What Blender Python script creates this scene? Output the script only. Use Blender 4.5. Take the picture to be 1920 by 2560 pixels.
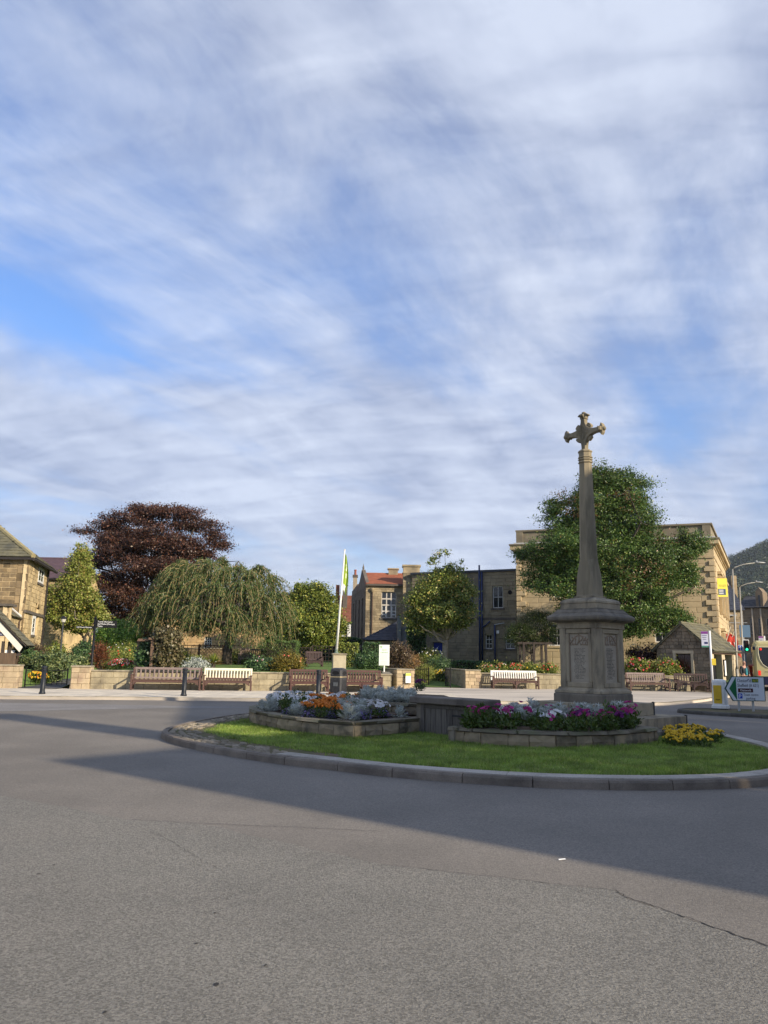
import bpy, bmesh, math, random
import numpy as np
from mathutils import Vector, Matrix, Euler

R = math.radians
rnd = random.Random(11)
rng = np.random.default_rng(11)
sc = bpy.context.scene
for o in list(bpy.data.objects):
    bpy.data.objects.remove(o)
COL = sc.collection

# ------------------------------------------------------------------ camera
FPX, PIT, ROL, EYE = 1923.0, R(10.75), R(0.95), 1.6     # focal length in photo pixels, pitch, roll, eye height
_f = Vector((0, math.cos(PIT), math.sin(PIT)))
_u0 = Vector((0, -math.sin(PIT), math.cos(PIT)))
_r = Vector((math.cos(ROL), 0, 0)) + _u0 * math.sin(ROL)
_u = Vector((-math.sin(ROL), 0, 0)) + _u0 * math.cos(ROL)
cam_d = bpy.data.cameras.new('camera')
cam = bpy.data.objects.new('camera', cam_d)
COL.objects.link(cam)
cam.matrix_world = Matrix((( _r.x, _u.x, -_f.x, 0), (_r.y, _u.y, -_f.y, 0), (_r.z, _u.z, -_f.z, EYE), (0, 0, 0, 1)))
cam_d.sensor_fit = 'VERTICAL'
cam_d.sensor_height = 24.0
cam_d.lens = FPX / 2560 * 24.0
cam_d.clip_start, cam_d.clip_end = 0.05, 6000
sc.camera = cam

# ------------------------------------------------------------------ light: sun and cloudy sky
SUN_EL, SUN_AZ = R(22), R(129.3)          # azimuth clockwise from +Y (the view direction)
sun_vec = Vector((math.sin(SUN_AZ) * math.cos(SUN_EL), math.cos(SUN_AZ) * math.cos(SUN_EL), math.sin(SUN_EL)))
sd = bpy.data.lights.new('sun', 'SUN')
sd.energy, sd.angle, sd.color = 5.0, R(0.55), (1.0, 0.87, 0.68)
so = bpy.data.objects.new('sun', sd)
COL.objects.link(so)
so.rotation_euler = sun_vec.to_track_quat('Z', 'Y').to_euler()
so.location = (20, -20, 40)

w = bpy.data.worlds.new('World')
sc.world = w
w.use_nodes = True
nt = w.node_tree
nt.nodes.clear()
def N(t, **k):
    n = nt.nodes.new(t)
    for a, b in k.items():
        setattr(n, a, b)
    return n
def L(a, b):
    nt.links.new(a, b)
def MATH(op, a, b=None, clamp=False):
    n = N('ShaderNodeMath', operation=op, use_clamp=clamp)
    for i, v in enumerate((a, b)):
        if v is None:
            continue
        if isinstance(v, (int, float)):
            n.inputs[i].default_value = v
        else:
            L(v, n.inputs[i])
    return n.outputs[0]
tc = N('ShaderNodeTexCoord')
sep = N('ShaderNodeSeparateXYZ')
L(tc.outputs['Generated'], sep.inputs[0])
zz = MATH('ADD', MATH('MAXIMUM', sep.outputs[2], 0.0), 0.24)
uu, vv = MATH('DIVIDE', sep.outputs[0], zz), MATH('DIVIDE', sep.outputs[1], zz)
cmb = N('ShaderNodeCombineXYZ')
L(uu, cmb.inputs[0]); L(vv, cmb.inputs[1])
def cloud_noise(scale, detail, rough, dist, rot, sx, sy, off):
    m0 = N('ShaderNodeMapping')
    m0.inputs['Rotation'].default_value = (0, 0, -rot)            # turn the streak direction onto x, then stretch along it
    mp = N('ShaderNodeMapping')
    mp.inputs['Scale'].default_value = (sx, sy, 1)
    mp.inputs['Location'].default_value = off
    L(cmb.outputs[0], m0.inputs[0])
    L(m0.outputs[0], mp.inputs[0])
    n = N('ShaderNodeTexNoise')
    n.inputs['Scale'].default_value = scale
    n.inputs['Detail'].default_value = detail
    n.inputs['Roughness'].default_value = rough
    n.inputs['Distortion'].default_value = dist
    L(mp.outputs[0], n.inputs['Vector'])
    return n.outputs[0]
def ramp01(v, lo, hi):
    m = N('ShaderNodeMapRange', interpolation_type='SMOOTHSTEP')
    m.inputs['From Min'].default_value, m.inputs['From Max'].default_value = lo, hi
    L(v, m.inputs['Value'])
    return m.outputs[0]
big = cloud_noise(0.95, 3, 0.45, 0.3, R(40), 0.8, 1.1, (3.05, 4.3, 0))
mid = cloud_noise(2.6, 8, 0.62, 0.35, R(58), 0.75, 1.25, (4.0, 2.2, 0))
streak = cloud_noise(1.7, 6, 0.58, 0.3, R(56), 0.45, 1.5, (0.3, 5.2, 0))
ripple = cloud_noise(10.0, 3, 0.5, 0.4, R(-12), 0.45, 1.3, (7.0, 1.0, 0))
low = ramp01(sep.outputs[2], 0.55, 0.05)            # a cloud sheet is seen edge-on, so denser, near the horizon
cover = MATH('ADD', MATH('ADD', MATH('MULTIPLY', big, 0.52), MATH('MULTIPLY', streak, 0.24)), MATH('MULTIPLY', mid, 0.24))
cover = MATH('ADD', cover, MATH('MULTIPLY', low, 0.11))
mask = ramp01(cover, 0.378, 0.578)
mask = MATH('MULTIPLY', mask, 0.93)
shade = MATH('ADD', MATH('ADD', MATH('MULTIPLY', mid, 0.42), MATH('MULTIPLY', streak, 0.33)), MATH('MULTIPLY', ripple, 0.25))
cl = N('ShaderNodeValToRGB')
cl.color_ramp.elements[0].position, cl.color_ramp.elements[0].color = 0.41, (2.15, 2.50, 3.45, 1)
cl.color_ramp.elements[1].position, cl.color_ramp.elements[1].color = 0.585, (3.85, 4.22, 5.05, 1)
L(shade, cl.inputs[0])
sky = N('ShaderNodeTexSky', sky_type='NISHITA')
sky.sun_disc = False
sky.sun_elevation = SUN_EL
sky.sun_rotation = SUN_AZ
sky.altitude, sky.air_density, sky.dust_density, sky.ozone_density = 150, 1.25, 0.35, 3.5
mix = N('ShaderNodeMixRGB')
tint = N('ShaderNodeMixRGB', blend_type='MULTIPLY')
tint.inputs[0].default_value = 1.0
tint.inputs[2].default_value = (0.74, 0.87, 1.14, 1)          # the phone camera renders clear sky a deep blue
L(sky.outputs[0], tint.inputs[1])
L(mask, mix.inputs[0]); L(tint.outputs[0], mix.inputs[1]); L(cl.outputs[0], mix.inputs[2])
bg = N('ShaderNodeBackground')
bg.inputs[1].default_value = 0.135
L(mix.outputs[0], bg.inputs[0])
wo = N('ShaderNodeOutputWorld')
L(bg.outputs[0], wo.inputs[0])

vs = sc.view_settings
vs.view_transform, vs.look, vs.exposure, vs.gamma = 'Standard', 'None', 0.50, 1.0
vs.use_curve_mapping = False
sc.cycles.max_bounces = 6
sc.cycles.transparent_max_bounces = 6
sc.cycles.use_denoising = True

# ------------------------------------------------------------------ photo pixel -> place (real depth is always given)
def ray(px, py):
    return _f * FPX + _r * (px - 960) + _u * (1280 - py)
def G(px, py, z=0.0):
    v = ray(px, py)
    return v * ((z - EYE) / v.z) + Vector((0, 0, EYE))
def P(px, py, Y):
    v = ray(px, py)
    return v * (Y / v.y) + Vector((0, 0, EYE))
def MP(Y):
    return Y / FPX                       # metres per photo pixel at depth Y

# ------------------------------------------------------------------ materials
MATS = {}
def _nodes(name):
    m = bpy.data.materials.new(name)
    m.use_nodes = True
    t = m.node_tree
    b = t.nodes['Principled BSDF']
    return m, t, b
def rgba(c):
    return (c[0], c[1], c[2], 1.0)
def M(name, c, c2=None, sc_=4.0, rough=0.85, bump=0.0, bsc=40.0, var=0.0, isl=0.0, metal=0.0, spec=0.3, lo=0.35, hi=0.65,
      c3=None, sc3=0.6, emit=None, stretch=(1, 1, 1), speck=0.0, spsc=120.0):
    if name in MATS:
        return MATS[name]
    m, t, b = _nodes(name)
    nd, lk = t.nodes, t.links
    b.inputs['Roughness'].default_value = rough
    b.inputs['Metallic'].default_value = metal
    b.inputs['Specular IOR Level'].default_value = spec
    geo = nd.new('ShaderNodeNewGeometry')
    mp = nd.new('ShaderNodeMapping')
    mp.inputs['Scale'].default_value = stretch
    lk.new(geo.outputs['Position'], mp.inputs[0])
    def noise(s, det=5.0, ro=0.55):
        n = nd.new('ShaderNodeTexNoise')
        n.inputs['Scale'].default_value = s
        n.inputs['Detail'].default_value = det
        n.inputs['Roughness'].default_value = ro
        lk.new(mp.outputs[0], n.inputs['Vector'])
        return n.outputs[0]
    def rmp(v, a, b_):
        r_ = nd.new('ShaderNodeMapRange')
        r_.inputs['From Min'].default_value, r_.inputs['From Max'].default_value = a, b_
        lk.new(v, r_.inputs['Value'])
        return r_.outputs[0]
    def mixc(fac, a, b_):
        x = nd.new('ShaderNodeMixRGB')
        if isinstance(fac, float):
            x.inputs[0].default_value = fac
        else:
            lk.new(fac, x.inputs[0])
        for i, v in ((1, a), (2, b_)):
            if isinstance(v, tuple):
                x.inputs[i].default_value = rgba(v)
            else:
                lk.new(v, x.inputs[i])
        return x.outputs[0]
    col = tuple(c)
    if c2 is not None:
        col = mixc(rmp(noise(sc_), lo, hi), tuple(c), tuple(c2))
    if c3 is not None:
        col = mixc(rmp(noise(sc3, 6.0, 0.62), 0.48, 0.66), col, tuple(c3))
    if speck:
        vz = nd.new('ShaderNodeTexVoronoi')
        vz.inputs['Scale'].default_value = spsc
        lk.new(mp.outputs[0], vz.inputs['Vector'])
        bw = nd.new('ShaderNodeSeparateColor')
        lk.new(vz.outputs['Color'], bw.inputs[0])
        hs0 = nd.new('ShaderNodeHueSaturation')
        lk.new(rmp2(nd, lk, bw.outputs[0], 1 - speck, 1 + speck), hs0.inputs['Value'])
        if isinstance(col, tuple):
            hs0.inputs['Color'].default_value = rgba(col)
        else:
            lk.new(col, hs0.inputs['Color'])
        col = hs0.outputs[0]
    if var or isl:
        val = None
        for src, amt in ((('ShaderNodeObjectInfo', 'Random'), var), (('ShaderNodeNewGeometry', 'Random Per Island'), isl)):
            if amt:
                s_ = nd.new(src[0])
                v = rmp2(nd, lk, s_.outputs[src[1]], 1 - amt, 1 + amt)
                if val is None:
                    val = v
                else:
                    mm = nd.new('ShaderNodeMath'); mm.operation = 'MULTIPLY'
                    lk.new(val, mm.inputs[0]); lk.new(v, mm.inputs[1]); val = mm.outputs[0]
        hs = nd.new('ShaderNodeHueSaturation')
        lk.new(val, hs.inputs['Value'])
        if isinstance(col, tuple):
            hs.inputs['Color'].default_value = rgba(col)
        else:
            lk.new(col, hs.inputs['Color'])
        col = hs.outputs[0]
    if isinstance(col, tuple):
        b.inputs['Base Color'].default_value = rgba(col)
    else:
        lk.new(col, b.inputs['Base Color'])
    if bump:
        bp = nd.new('ShaderNodeBump')
        bp.inputs['Strength'].default_value = min(1.0, bump)
        bp.inputs['Distance'].default_value = 0.02
        lk.new(noise(bsc, 6.0, 0.65), bp.inputs['Height'])
        lk.new(bp.outputs[0], b.inputs['Normal'])
    if emit:
        b.inputs['Emission Color'].default_value = rgba(emit[0])
        b.inputs['Emission Strength'].default_value = emit[1]
    MATS[name] = m
    return m
def rmp2(nd, lk, v, a, b_):
    r_ = nd.new('ShaderNodeMapRange')
    r_.inputs['To Min'].default_value, r_.inputs['To Max'].default_value = a, b_
    lk.new(v, r_.inputs['Value'])
    return r_.outputs[0]
def LM(name, cols, trans=0.28, rough=0.42, patch=0.25, psc=1.1, spec=0.38):
    """leaf: colour differs leaf by leaf and gently by region; light passes through"""
    if name in MATS:
        return MATS[name]
    m, t, b = _nodes(name)
    nd, lk = t.nodes, t.links
    geo = nd.new('ShaderNodeNewGeometry')
    cr = nd.new('ShaderNodeValToRGB')
    el = cr.color_ramp.elements
    while len(el) < len(cols):
        el.new(0.5)
    for e, (p, c) in zip(el, cols):
        e.position, e.color = p, rgba(c)
    lk.new(geo.outputs['Random Per Island'], cr.inputs[0])
    nz = nd.new('ShaderNodeTexNoise')
    nz.inputs['Scale'].default_value = psc
    lk.new(geo.outputs['Position'], nz.inputs['Vector'])
    hs = nd.new('ShaderNodeHueSaturation')
    lk.new(rmp2(nd, lk, nz.outputs[0], 1 - patch * 1.6, 1 + patch * 1.6), hs.inputs['Value'])
    lk.new(cr.outputs[0], hs.inputs['Color'])
    lk.new(hs.outputs[0], b.inputs['Base Color'])
    b.inputs['Roughness'].default_value = rough
    b.inputs['Specular IOR Level'].default_value = spec
    tr = nd.new('ShaderNodeBsdfTranslucent')
    lk.new(hs.outputs[0], tr.inputs[0])
    mx = nd.new('ShaderNodeMixShader')
    mx.inputs[0].default_value = trans
    lk.new(b.outputs[0], mx.inputs[1]); lk.new(tr.outputs[0], mx.inputs[2])
    lk.new(mx.outputs[0], nd['Material Output'].inputs[0])
    MATS[name] = m
    return m

# ------------------------------------------------------------------ objects
def tag(o, label=None, cat=None, group=None, kind=None):
    for k, v in (('label', label), ('category', cat), ('group', group), ('kind', kind)):
        if v:
            o[k] = v
    return o
def thing(name, label, cat, loc=(0, 0, 0), rz=0.0, group=None):
    o = bpy.data.objects.new(name, None)
    COL.objects.link(o)
    o.empty_display_size = 0.2
    o.location = loc
    o.rotation_euler = (0, 0, rz)
    return tag(o, label, cat, group)
def link(name, me, parent=None, mx=None):
    o = bpy.data.objects.new(name, me)
    COL.objects.link(o)
    if parent is not None:
        o.parent = parent
    if mx is not None:
        o.matrix_local = mx
    return o
def copy_tree(o, parent=None):
    c = o.copy()
    COL.objects.link(c)
    if parent is not None:
        c.parent = parent
    for ch in o.children:
        copy_tree(ch, c)
    return c
def npmesh(name, V, F, mat, smooth=False):
    """V (n,3) array, F (m,k) array of equal-sided faces"""
    V = np.asarray(V, dtype=np.float32); F = np.asarray(F, dtype=np.int32)
    me = bpy.data.meshes.new(name)
    me.vertices.add(len(V)); me.vertices.foreach_set('co', V.ravel())
    k = F.shape[1]
    me.loops.add(F.size); me.loops.foreach_set('vertex_index', F.ravel())
    me.polygons.add(len(F))
    me.polygons.foreach_set('loop_start', np.arange(0, F.size, k, dtype=np.int32))
    me.update(calc_edges=True)
    if mat is not None:
        me.materials.append(mat)
    if smooth:
        me.polygons.foreach_set('use_smooth', np.ones(len(F), dtype=bool))
    return me
class MB:
    def __init__(s):
        s.v, s.f = [], []
    def add(s, vs, fs):
        o = len(s.v)
        s.v += [tuple(p) for p in vs]
        s.f += [tuple(i + o for i in q) for q in fs]
        return s
    def box(s, c, d, rz=0.0, m=None):
        x, y, z = d[0] / 2, d[1] / 2, d[2] / 2
        pts = [Vector((a, b, e)) for e in (-z, z) for a, b in ((-x, -y), (x, -y), (x, y), (-x, y))]
        T = m if m is not None else Matrix.Rotation(rz, 4, 'Z')
        c = Vector(c)
        s.add([T @ p + c for p in pts], [(3, 2, 1, 0), (4, 5, 6, 7), (0, 1, 5, 4), (1, 2, 6, 5), (2, 3, 7, 6), (3, 0, 4, 7)])
        return s
    def prism(s, poly, z0, z1):
        n = len(poly)
        s.add([(p[0], p[1], z0) for p in poly] + [(p[0], p[1], z1) for p in poly],
              [tuple(range(n))[::-1], tuple(range(n, 2 * n))] + [(i, (i + 1) % n, n + (i + 1) % n, n + i) for i in range(n)])
        return s
    def extr(s, poly, d):
        """planar polygon of 3-D points swept along vector d"""
        n = len(poly); d = Vector(d)
        s.add([Vector(p) for p in poly] + [Vector(p) + d for p in poly],
              [tuple(range(n))[::-1], tuple(range(n, 2 * n))] + [(i, (i + 1) % n, n + (i + 1) % n, n + i) for i in range(n)])
        return s
    def lathe(s, prof, n=16, c=(0, 0, 0), rot=0.0, cap=True):
        vs_, fs = [], []
        for r_, z in prof:
            vs_ += [(c[0] + r_ * math.cos(2 * math.pi * i / n + rot), c[1] + r_ * math.sin(2 * math.pi * i / n + rot), c[2] + z) for i in range(n)]
        for k in range(len(prof) - 1):
            fs += [(k * n + i, k * n + (i + 1) % n, (k + 1) * n + (i + 1) % n, (k + 1) * n + i) for i in range(n)]
        if cap:
            fs += [tuple(range(n))[::-1], tuple(range((len(prof) - 1) * n, len(prof) * n))]
        s.add(vs_, fs)
        return s
    def tube(s, pts, rad, n=6, cap=True):
        pts = [Vector(p) for p in pts]
        if not isinstance(rad, (list, tuple)):
            rad = [rad] * len(pts)
        vs_, fs = [], []
        up = Vector((0.12, 0.31, 0.94))
        for i, p in enumerate(pts):
            t = (pts[min(i + 1, len(pts) - 1)] - pts[max(i - 1, 0)])
            t = t.normalized() if t.length > 1e-9 else Vector((0, 0, 1))
            if abs(t.dot(up)) > 0.97:
                up = Vector((0.9, 0.3, 0.1))
            a = t.cross(up).normalized(); b = a.cross(t)
            vs_ += [p + (a * math.cos(2 * math.pi * k / n) + b * math.sin(2 * math.pi * k / n)) * rad[i] for k in range(n)]
        for i in range(len(pts) - 1):
            fs += [(i * n + k, i * n + (k + 1) % n, (i + 1) * n + (k + 1) % n, (i + 1) * n + k) for k in range(n)]
        if cap:
            fs += [tuple(range(n))[::-1], tuple(range((len(pts) - 1) * n, len(pts) * n))]
        s.add(vs_, fs)
        return s
    def mesh(s, name, mat, smooth=False, bevel=0.0, fix=True):
        me = bpy.data.meshes.new(name)
        me.from_pydata(s.v, [], s.f)
        if bevel or fix:
            bm = bmesh.new(); bm.from_mesh(me)
            bmesh.ops.recalc_face_normals(bm, faces=bm.faces)
            if bevel:
                bmesh.ops.bevel(bm, geom=[e for e in bm.edges if e.calc_face_angle(0) > 0.5], offset=bevel, segments=1, affect='EDGES', clamp_overlap=True)
            bm.to_mesh(me); bm.free()
        if mat is not None:
            me.materials.append(mat)
        if smooth:
            me.polygons.foreach_set('use_smooth', [True] * len(me.polygons))
        return me
    def build(s, name, mat, parent=None, smooth=False, bevel=0.0, mx=None):
        return link(name, s.mesh(name, mat, smooth, bevel), parent, mx)
_BX = {}
def bx(name, parent, c, d, mat, rot=None, bevel=0.006):
    """one bevelled box part; alike sizes share their mesh"""
    k = (round(d[0], 3), round(d[1], 3), round(d[2], 3), mat.name, bevel)
    if k not in _BX:
        _BX[k] = MB().box((0, 0, 0), d).mesh(name, mat, bevel=min(bevel, min(d) * 0.3))
    o = link(name, _BX[k], parent)
    o.location = c
    if rot:
        o.rotation_euler = rot
    return o

# lettering: the built-in font turned into meshes once, before the scene grows
TXT = {}
def txt(s):
    if s not in TXT:
        cu = bpy.data.curves.new('lettering', 'FONT')
        cu.body = s
        cu.size = 1.0
        cu.resolution_u = 2
        cu.extrude = 0.01
        ob = bpy.data.objects.new('lettering', cu)
        COL.objects.link(ob)
        dg = bpy.context.evaluated_depsgraph_get()
        me = bpy.data.meshes.new_from_object(ob.evaluated_get(dg))
        bpy.data.objects.remove(ob)
        xs = [v.co.x for v in me.vertices]
        TXT[s] = (me, max(xs) - min(xs), min(xs))
    return TXT[s]
for _s in ("Chesterf'ld", 'A619', 'Sheffield (A 621)', 'Chatsworth', 'P', 'Town centre', 'parking', 'Tourist Information', 'Stall Market (Mondays)',
           'Toilets', 'Old House Museum', 'TO LET', 'BATH', 'GARDENS', 'KEEP', 'LEFT', 'Bakewell'):
    txt(_s)
def letter(s, parent, loc, size, mat, width=None, rx=R(90), rz=0.0):
    """flat lettering standing on the -y side of its thing"""
    me, wd, x0 = TXT[s]
    k = (s, mat.name)
    if k not in TXT:
        m2 = me.copy(); m2.materials.clear(); m2.materials.append(mat); TXT[k] = m2
    o = link('lettering', TXT[k], parent)
    sx = (width / wd) if width else size
    o.scale = (sx, size, 0.2)
    o.rotation_euler = (rx, 0, rz)
    o.location = (loc[0] - x0 * sx * math.cos(rz), loc[1] - x0 * sx * math.sin(rz), loc[2])
    return o

# ------------------------------------------------------------------ masonry: every stone a piece of its own
def stone_variants(name, n, rough):
    """unit stone facing -y; sawn (rough 0) or rock-faced"""
    out = []
    rr = random.Random(5)
    for k in range(n):
        j = lambda a: rr.uniform(-a, a)
        e = 0.03
        b = [(-.5, .5, -.5), (.5, .5, -.5), (.5, .5, .5), (-.5, .5, .5)]
        m_ = [(-.5, -.25, -.5), (.5, -.25, -.5), (.5, -.25, .5), (-.5, -.25, .5)]
        f4 = [(-.5 + e + j(.012), -.5 + j(.1), -.5 + e * 1.6 + j(.02)), (.5 - e + j(.012), -.5 + j(.1), -.5 + e * 1.6 + j(.02)),
              (.5 - e + j(.012), -.5 + j(.1), .5 - e * 1.6 + j(.02)), (-.5 + e + j(.012), -.5 + j(.1), .5 - e * 1.6 + j(.02))]
        vs_ = b + m_ + f4
        fs = [(0, 3, 2, 1)] + [(i, (i + 1) % 4, 4 + (i + 1) % 4, 4 + i) for i in range(4)]
        if rough:
            mid = []
            for i in range(4):
                a, c = f4[i], f4[(i + 1) % 4]
                mid.append(((a[0] + c[0]) / 2 + j(.04), -.55 - rr.random() * .35 * rough, (a[2] + c[2]) / 2 + j(.03)))
            cx = (j(.2), -.6 - rr.random() * .7 * rough, j(.2))
            vs_ += mid + [cx]
            for i in range(4):
                fs += [(4 + i, 4 + (i + 1) % 4, 8 + (i + 1) % 4, 12 + i), (4 + i, 12 + i, 8 + i)]
                fs += [(8 + i, 12 + i, 16, 12 + (i - 1) % 4)]
        else:
            fs += [(4 + i, 4 + (i + 1) % 4, 8 + (i + 1) % 4, 8 + i) for i in range(4)] + [(8, 9, 10, 11)]
        out.append((np.array(vs_, dtype=np.float32), fs))
    return out
SV = {0: stone_variants('sawn', 5, 0), 1: stone_variants('rock', 6, .28)}
_SM = {}
def stone_mesh(name, kind, i, mat):
    k = (kind, i, mat.name)
    if k not in _SM:
        me = bpy.data.meshes.new(name)
        me.from_pydata([tuple(p) for p in SV[kind][i][0]], [], SV[kind][i][1])
        bm = bmesh.new(); bm.from_mesh(me); bmesh.ops.recalc_face_normals(bm, faces=bm.faces); bm.to_mesh(me); bm.free()
        me.materials.append(mat)
        _SM[k] = me
    return _SM[k]
def place_stones(parent, mats, mat, name='stone', kind=0, most=300):
    """mats: 4x4 matrices of unit stones in the parent's frame. The first `most` are objects, the rest one joined part."""
    nv = len(SV[kind])
    for q, mx in enumerate(mats[:most]):
        link(name, stone_mesh(name, kind, rnd.randrange(nv), mat), parent, mx)
    if len(mats) > most:
        mb = MB()
        for mx in mats[most:]:
            vs_, fs = SV[kind][rnd.randrange(nv)]
            mb.add([mx @ Vector(p) for p in vs_.tolist()], fs)
        tag(mb.build(name + '_courses', mat, parent), kind='stuff')
def frame_mx(c, u, nrm, d):
    """unit stone -> centre c, length d[0] along u, thickness d[1] with its face towards nrm, height d[2]"""
    m = Matrix.Identity(4)
    up = Vector((0, 0, 1))
    for i, v in enumerate((u * d[0], -nrm * d[1], up * d[2])):
        m[0][i], m[1][i], m[2][i] = v
    m[0][3], m[1][3], m[2][3] = c
    return m
def cuts(lo, hi, pts):
    s = sorted({lo, hi, *[p for p in pts if lo < p < hi]})
    return [(a, b) for a, b in zip(s, s[1:]) if b - a > 1e-4]
def wall_face(parent, o, u, W, z0, z1, holes=(), stone=None, mortar=None, course=0.25, lens=(0.3, 0.6), joint=0.012, thick=0.08,
              core=0.30, kind=0, most=300, proud=0.012, name='stone', jit=0.0, core_name='wall'):
    """one face of a wall: a core with its openings and the stones in front of it. o: lower left seen from outside, u: to the right."""
    o, u = Vector(o), Vector(u).normalized()
    nrm = u.cross(Vector((0, 0, 1)))
    mb = MB()
    for a0, a1 in cuts(0, W, [h[0] for h in holes] + [h[1] for h in holes]):
        for b0, b1 in cuts(z0, z1, [h[2] for h in holes] + [h[3] for h in holes]):
            am, bm_ = (a0 + a1) / 2, (b0 + b1) / 2
            if any(h[0] < am < h[1] and h[2] < bm_ < h[3] for h in holes):
                continue
            c = o + u * am - nrm * (core / 2); c.z = bm_
            T = frame_mx((0, 0, 0), u, nrm, (1, 1, 1)).to_3x3()
            x, y, z = (a1 - a0) / 2, core / 2, (b1 - b0) / 2
            pts = [c + T @ Vector((i * x, j * y, k * z)) for k in (-1, 1) for i, j in ((-1, -1), (1, -1), (1, 1), (-1, 1))]
            mb.add(pts, [(3, 2, 1, 0), (4, 5, 6, 7), (0, 1, 5, 4), (1, 2, 6, 5), (2, 3, 7, 6), (3, 0, 4, 7)])
    mb.build(core_name, mortar or stone, parent)
    if stone is None:
        return
    mxs = []
    for b0, b1 in cuts(z0, z1, [h[2] for h in holes] + [h[3] for h in holes]):
        nc = max(1, round((b1 - b0) / course))
        zs = [b0 + (b1 - b0) * i / nc for i in range(nc + 1)]
        if jit:
            zs = [z + (rnd.uniform(-jit, jit) * course if 0 < i < nc else 0) for i, z in enumerate(zs)]
        for c0, c1 in zip(zs, zs[1:]):
            cm = (c0 + c1) / 2
            free = [(0.0, W)]
            for h in holes:
                if h[2] < cm < h[3]:
                    free = [q for a, b in free for q in ((a, min(b, h[0])), (max(a, h[1]), b)) if q[1] - q[0] > 0.03]
            for a, b in free:
                x = a
                first = True
                while x < b - 1e-3:
                    l = rnd.uniform(*lens) * (rnd.uniform(0.4, 1.0) if first else 1.0)
                    first = False
                    if b - x - l < lens[0] * 0.5:
                        l = b - x
                    t = thick + rnd.uniform(0, proud)
                    ctr = o + u * (x + l / 2) + nrm * (t / 2 - thick + 0.012 + proud * 0.5); ctr.z = cm
                    mxs.append(frame_mx(ctr, u, nrm, (max(0.02, l - joint), t, max(0.02, c1 - c0 - joint))))
                    x += l
    place_stones(parent, mxs, stone, name, kind, most)
def window(parent, o, u, a0, a1, z0, z1, nx, ny, fmat, gmat, inset=0.12, fw=0.06, bw=0.03, sill=None, lintel=None, over=0.12):
    """a window in a wall_face opening: window (frame and bars) > pane"""
    o, u = Vector(o), Vector(u).normalized()
    nrm = u.cross(Vector((0, 0, 1)))
    def bxm(mb, p0, p1, q0, q1, d0, d1):
        pts = []
        for z in (q0, q1):
            for a, d in ((p0, d0), (p1, d0), (p1, d1), (p0, d1)):
                v = o + u * a + nrm * d; v.z = z; pts.append(v)
        mb.add(pts, [(3, 2, 1, 0), (4, 5, 6, 7), (0, 1, 5, 4), (1, 2, 6, 5), (2, 3, 7, 6), (3, 0, 4, 7)])
    mb = MB()
    d0, d1 = -inset - 0.05, -inset
    bxm(mb, a0, a0 + fw, z0, z1, d0, d1); bxm(mb, a1 - fw, a1, z0, z1, d0, d1)
    bxm(mb, a0 + fw, a1 - fw, z0, z0 + fw, d0, d1); bxm(mb, a0 + fw, a1 - fw, z1 - fw, z1, d0, d1)
    iw, ih = (a1 - a0 - 2 * fw), (z1 - z0 - 2 * fw)
    for i in range(1, nx):
        x = a0 + fw + iw * i / nx
        bxm(mb, x - bw / 2, x + bw / 2, z0 + fw, z1 - fw, d0 + 0.01, d1 - 0.006)
    for j in range(1, ny):
        z = z0 + fw + ih * j / ny
        bxm(mb, a0 + fw, a1 - fw, z - bw / 2 * 1.2, z + bw / 2 * 1.2, d0 + 0.008, d1 - 0.003)
    wdw = mb.build('window', fmat, parent)
    for i in range(nx):
        for j in range(ny):
            m2 = MB()
            bxm(m2, a0 + fw + iw * i / nx, a0 + fw + iw * (i + 1) / nx, z0 + fw + ih * j / ny, z0 + fw + ih * (j + 1) / ny, d0 + 0.02, d0 + 0.026)
            m2.build('pane', gmat, wdw)
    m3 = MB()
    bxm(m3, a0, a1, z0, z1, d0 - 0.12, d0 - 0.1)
    m3.build('dark_room_sheet', MATS['room_dark'], wdw)  # thin near-black sheet standing in for the unlit room
    if sill is not None:
        m4 = MB(); bxm(m4, a0 - over, a1 + over, z0 - 0.14, z0 - 0.004, -inset, 0.08); m4.build('window_sill', sill, wdw)
    if lintel is not None:
        m5 = MB(); bxm(m5, a0 - over, a1 + over, z1 + 0.004, z1 + 0.24, -0.05, 0.035); m5.build('lintel', lintel, wdw)
    return wdw
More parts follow.
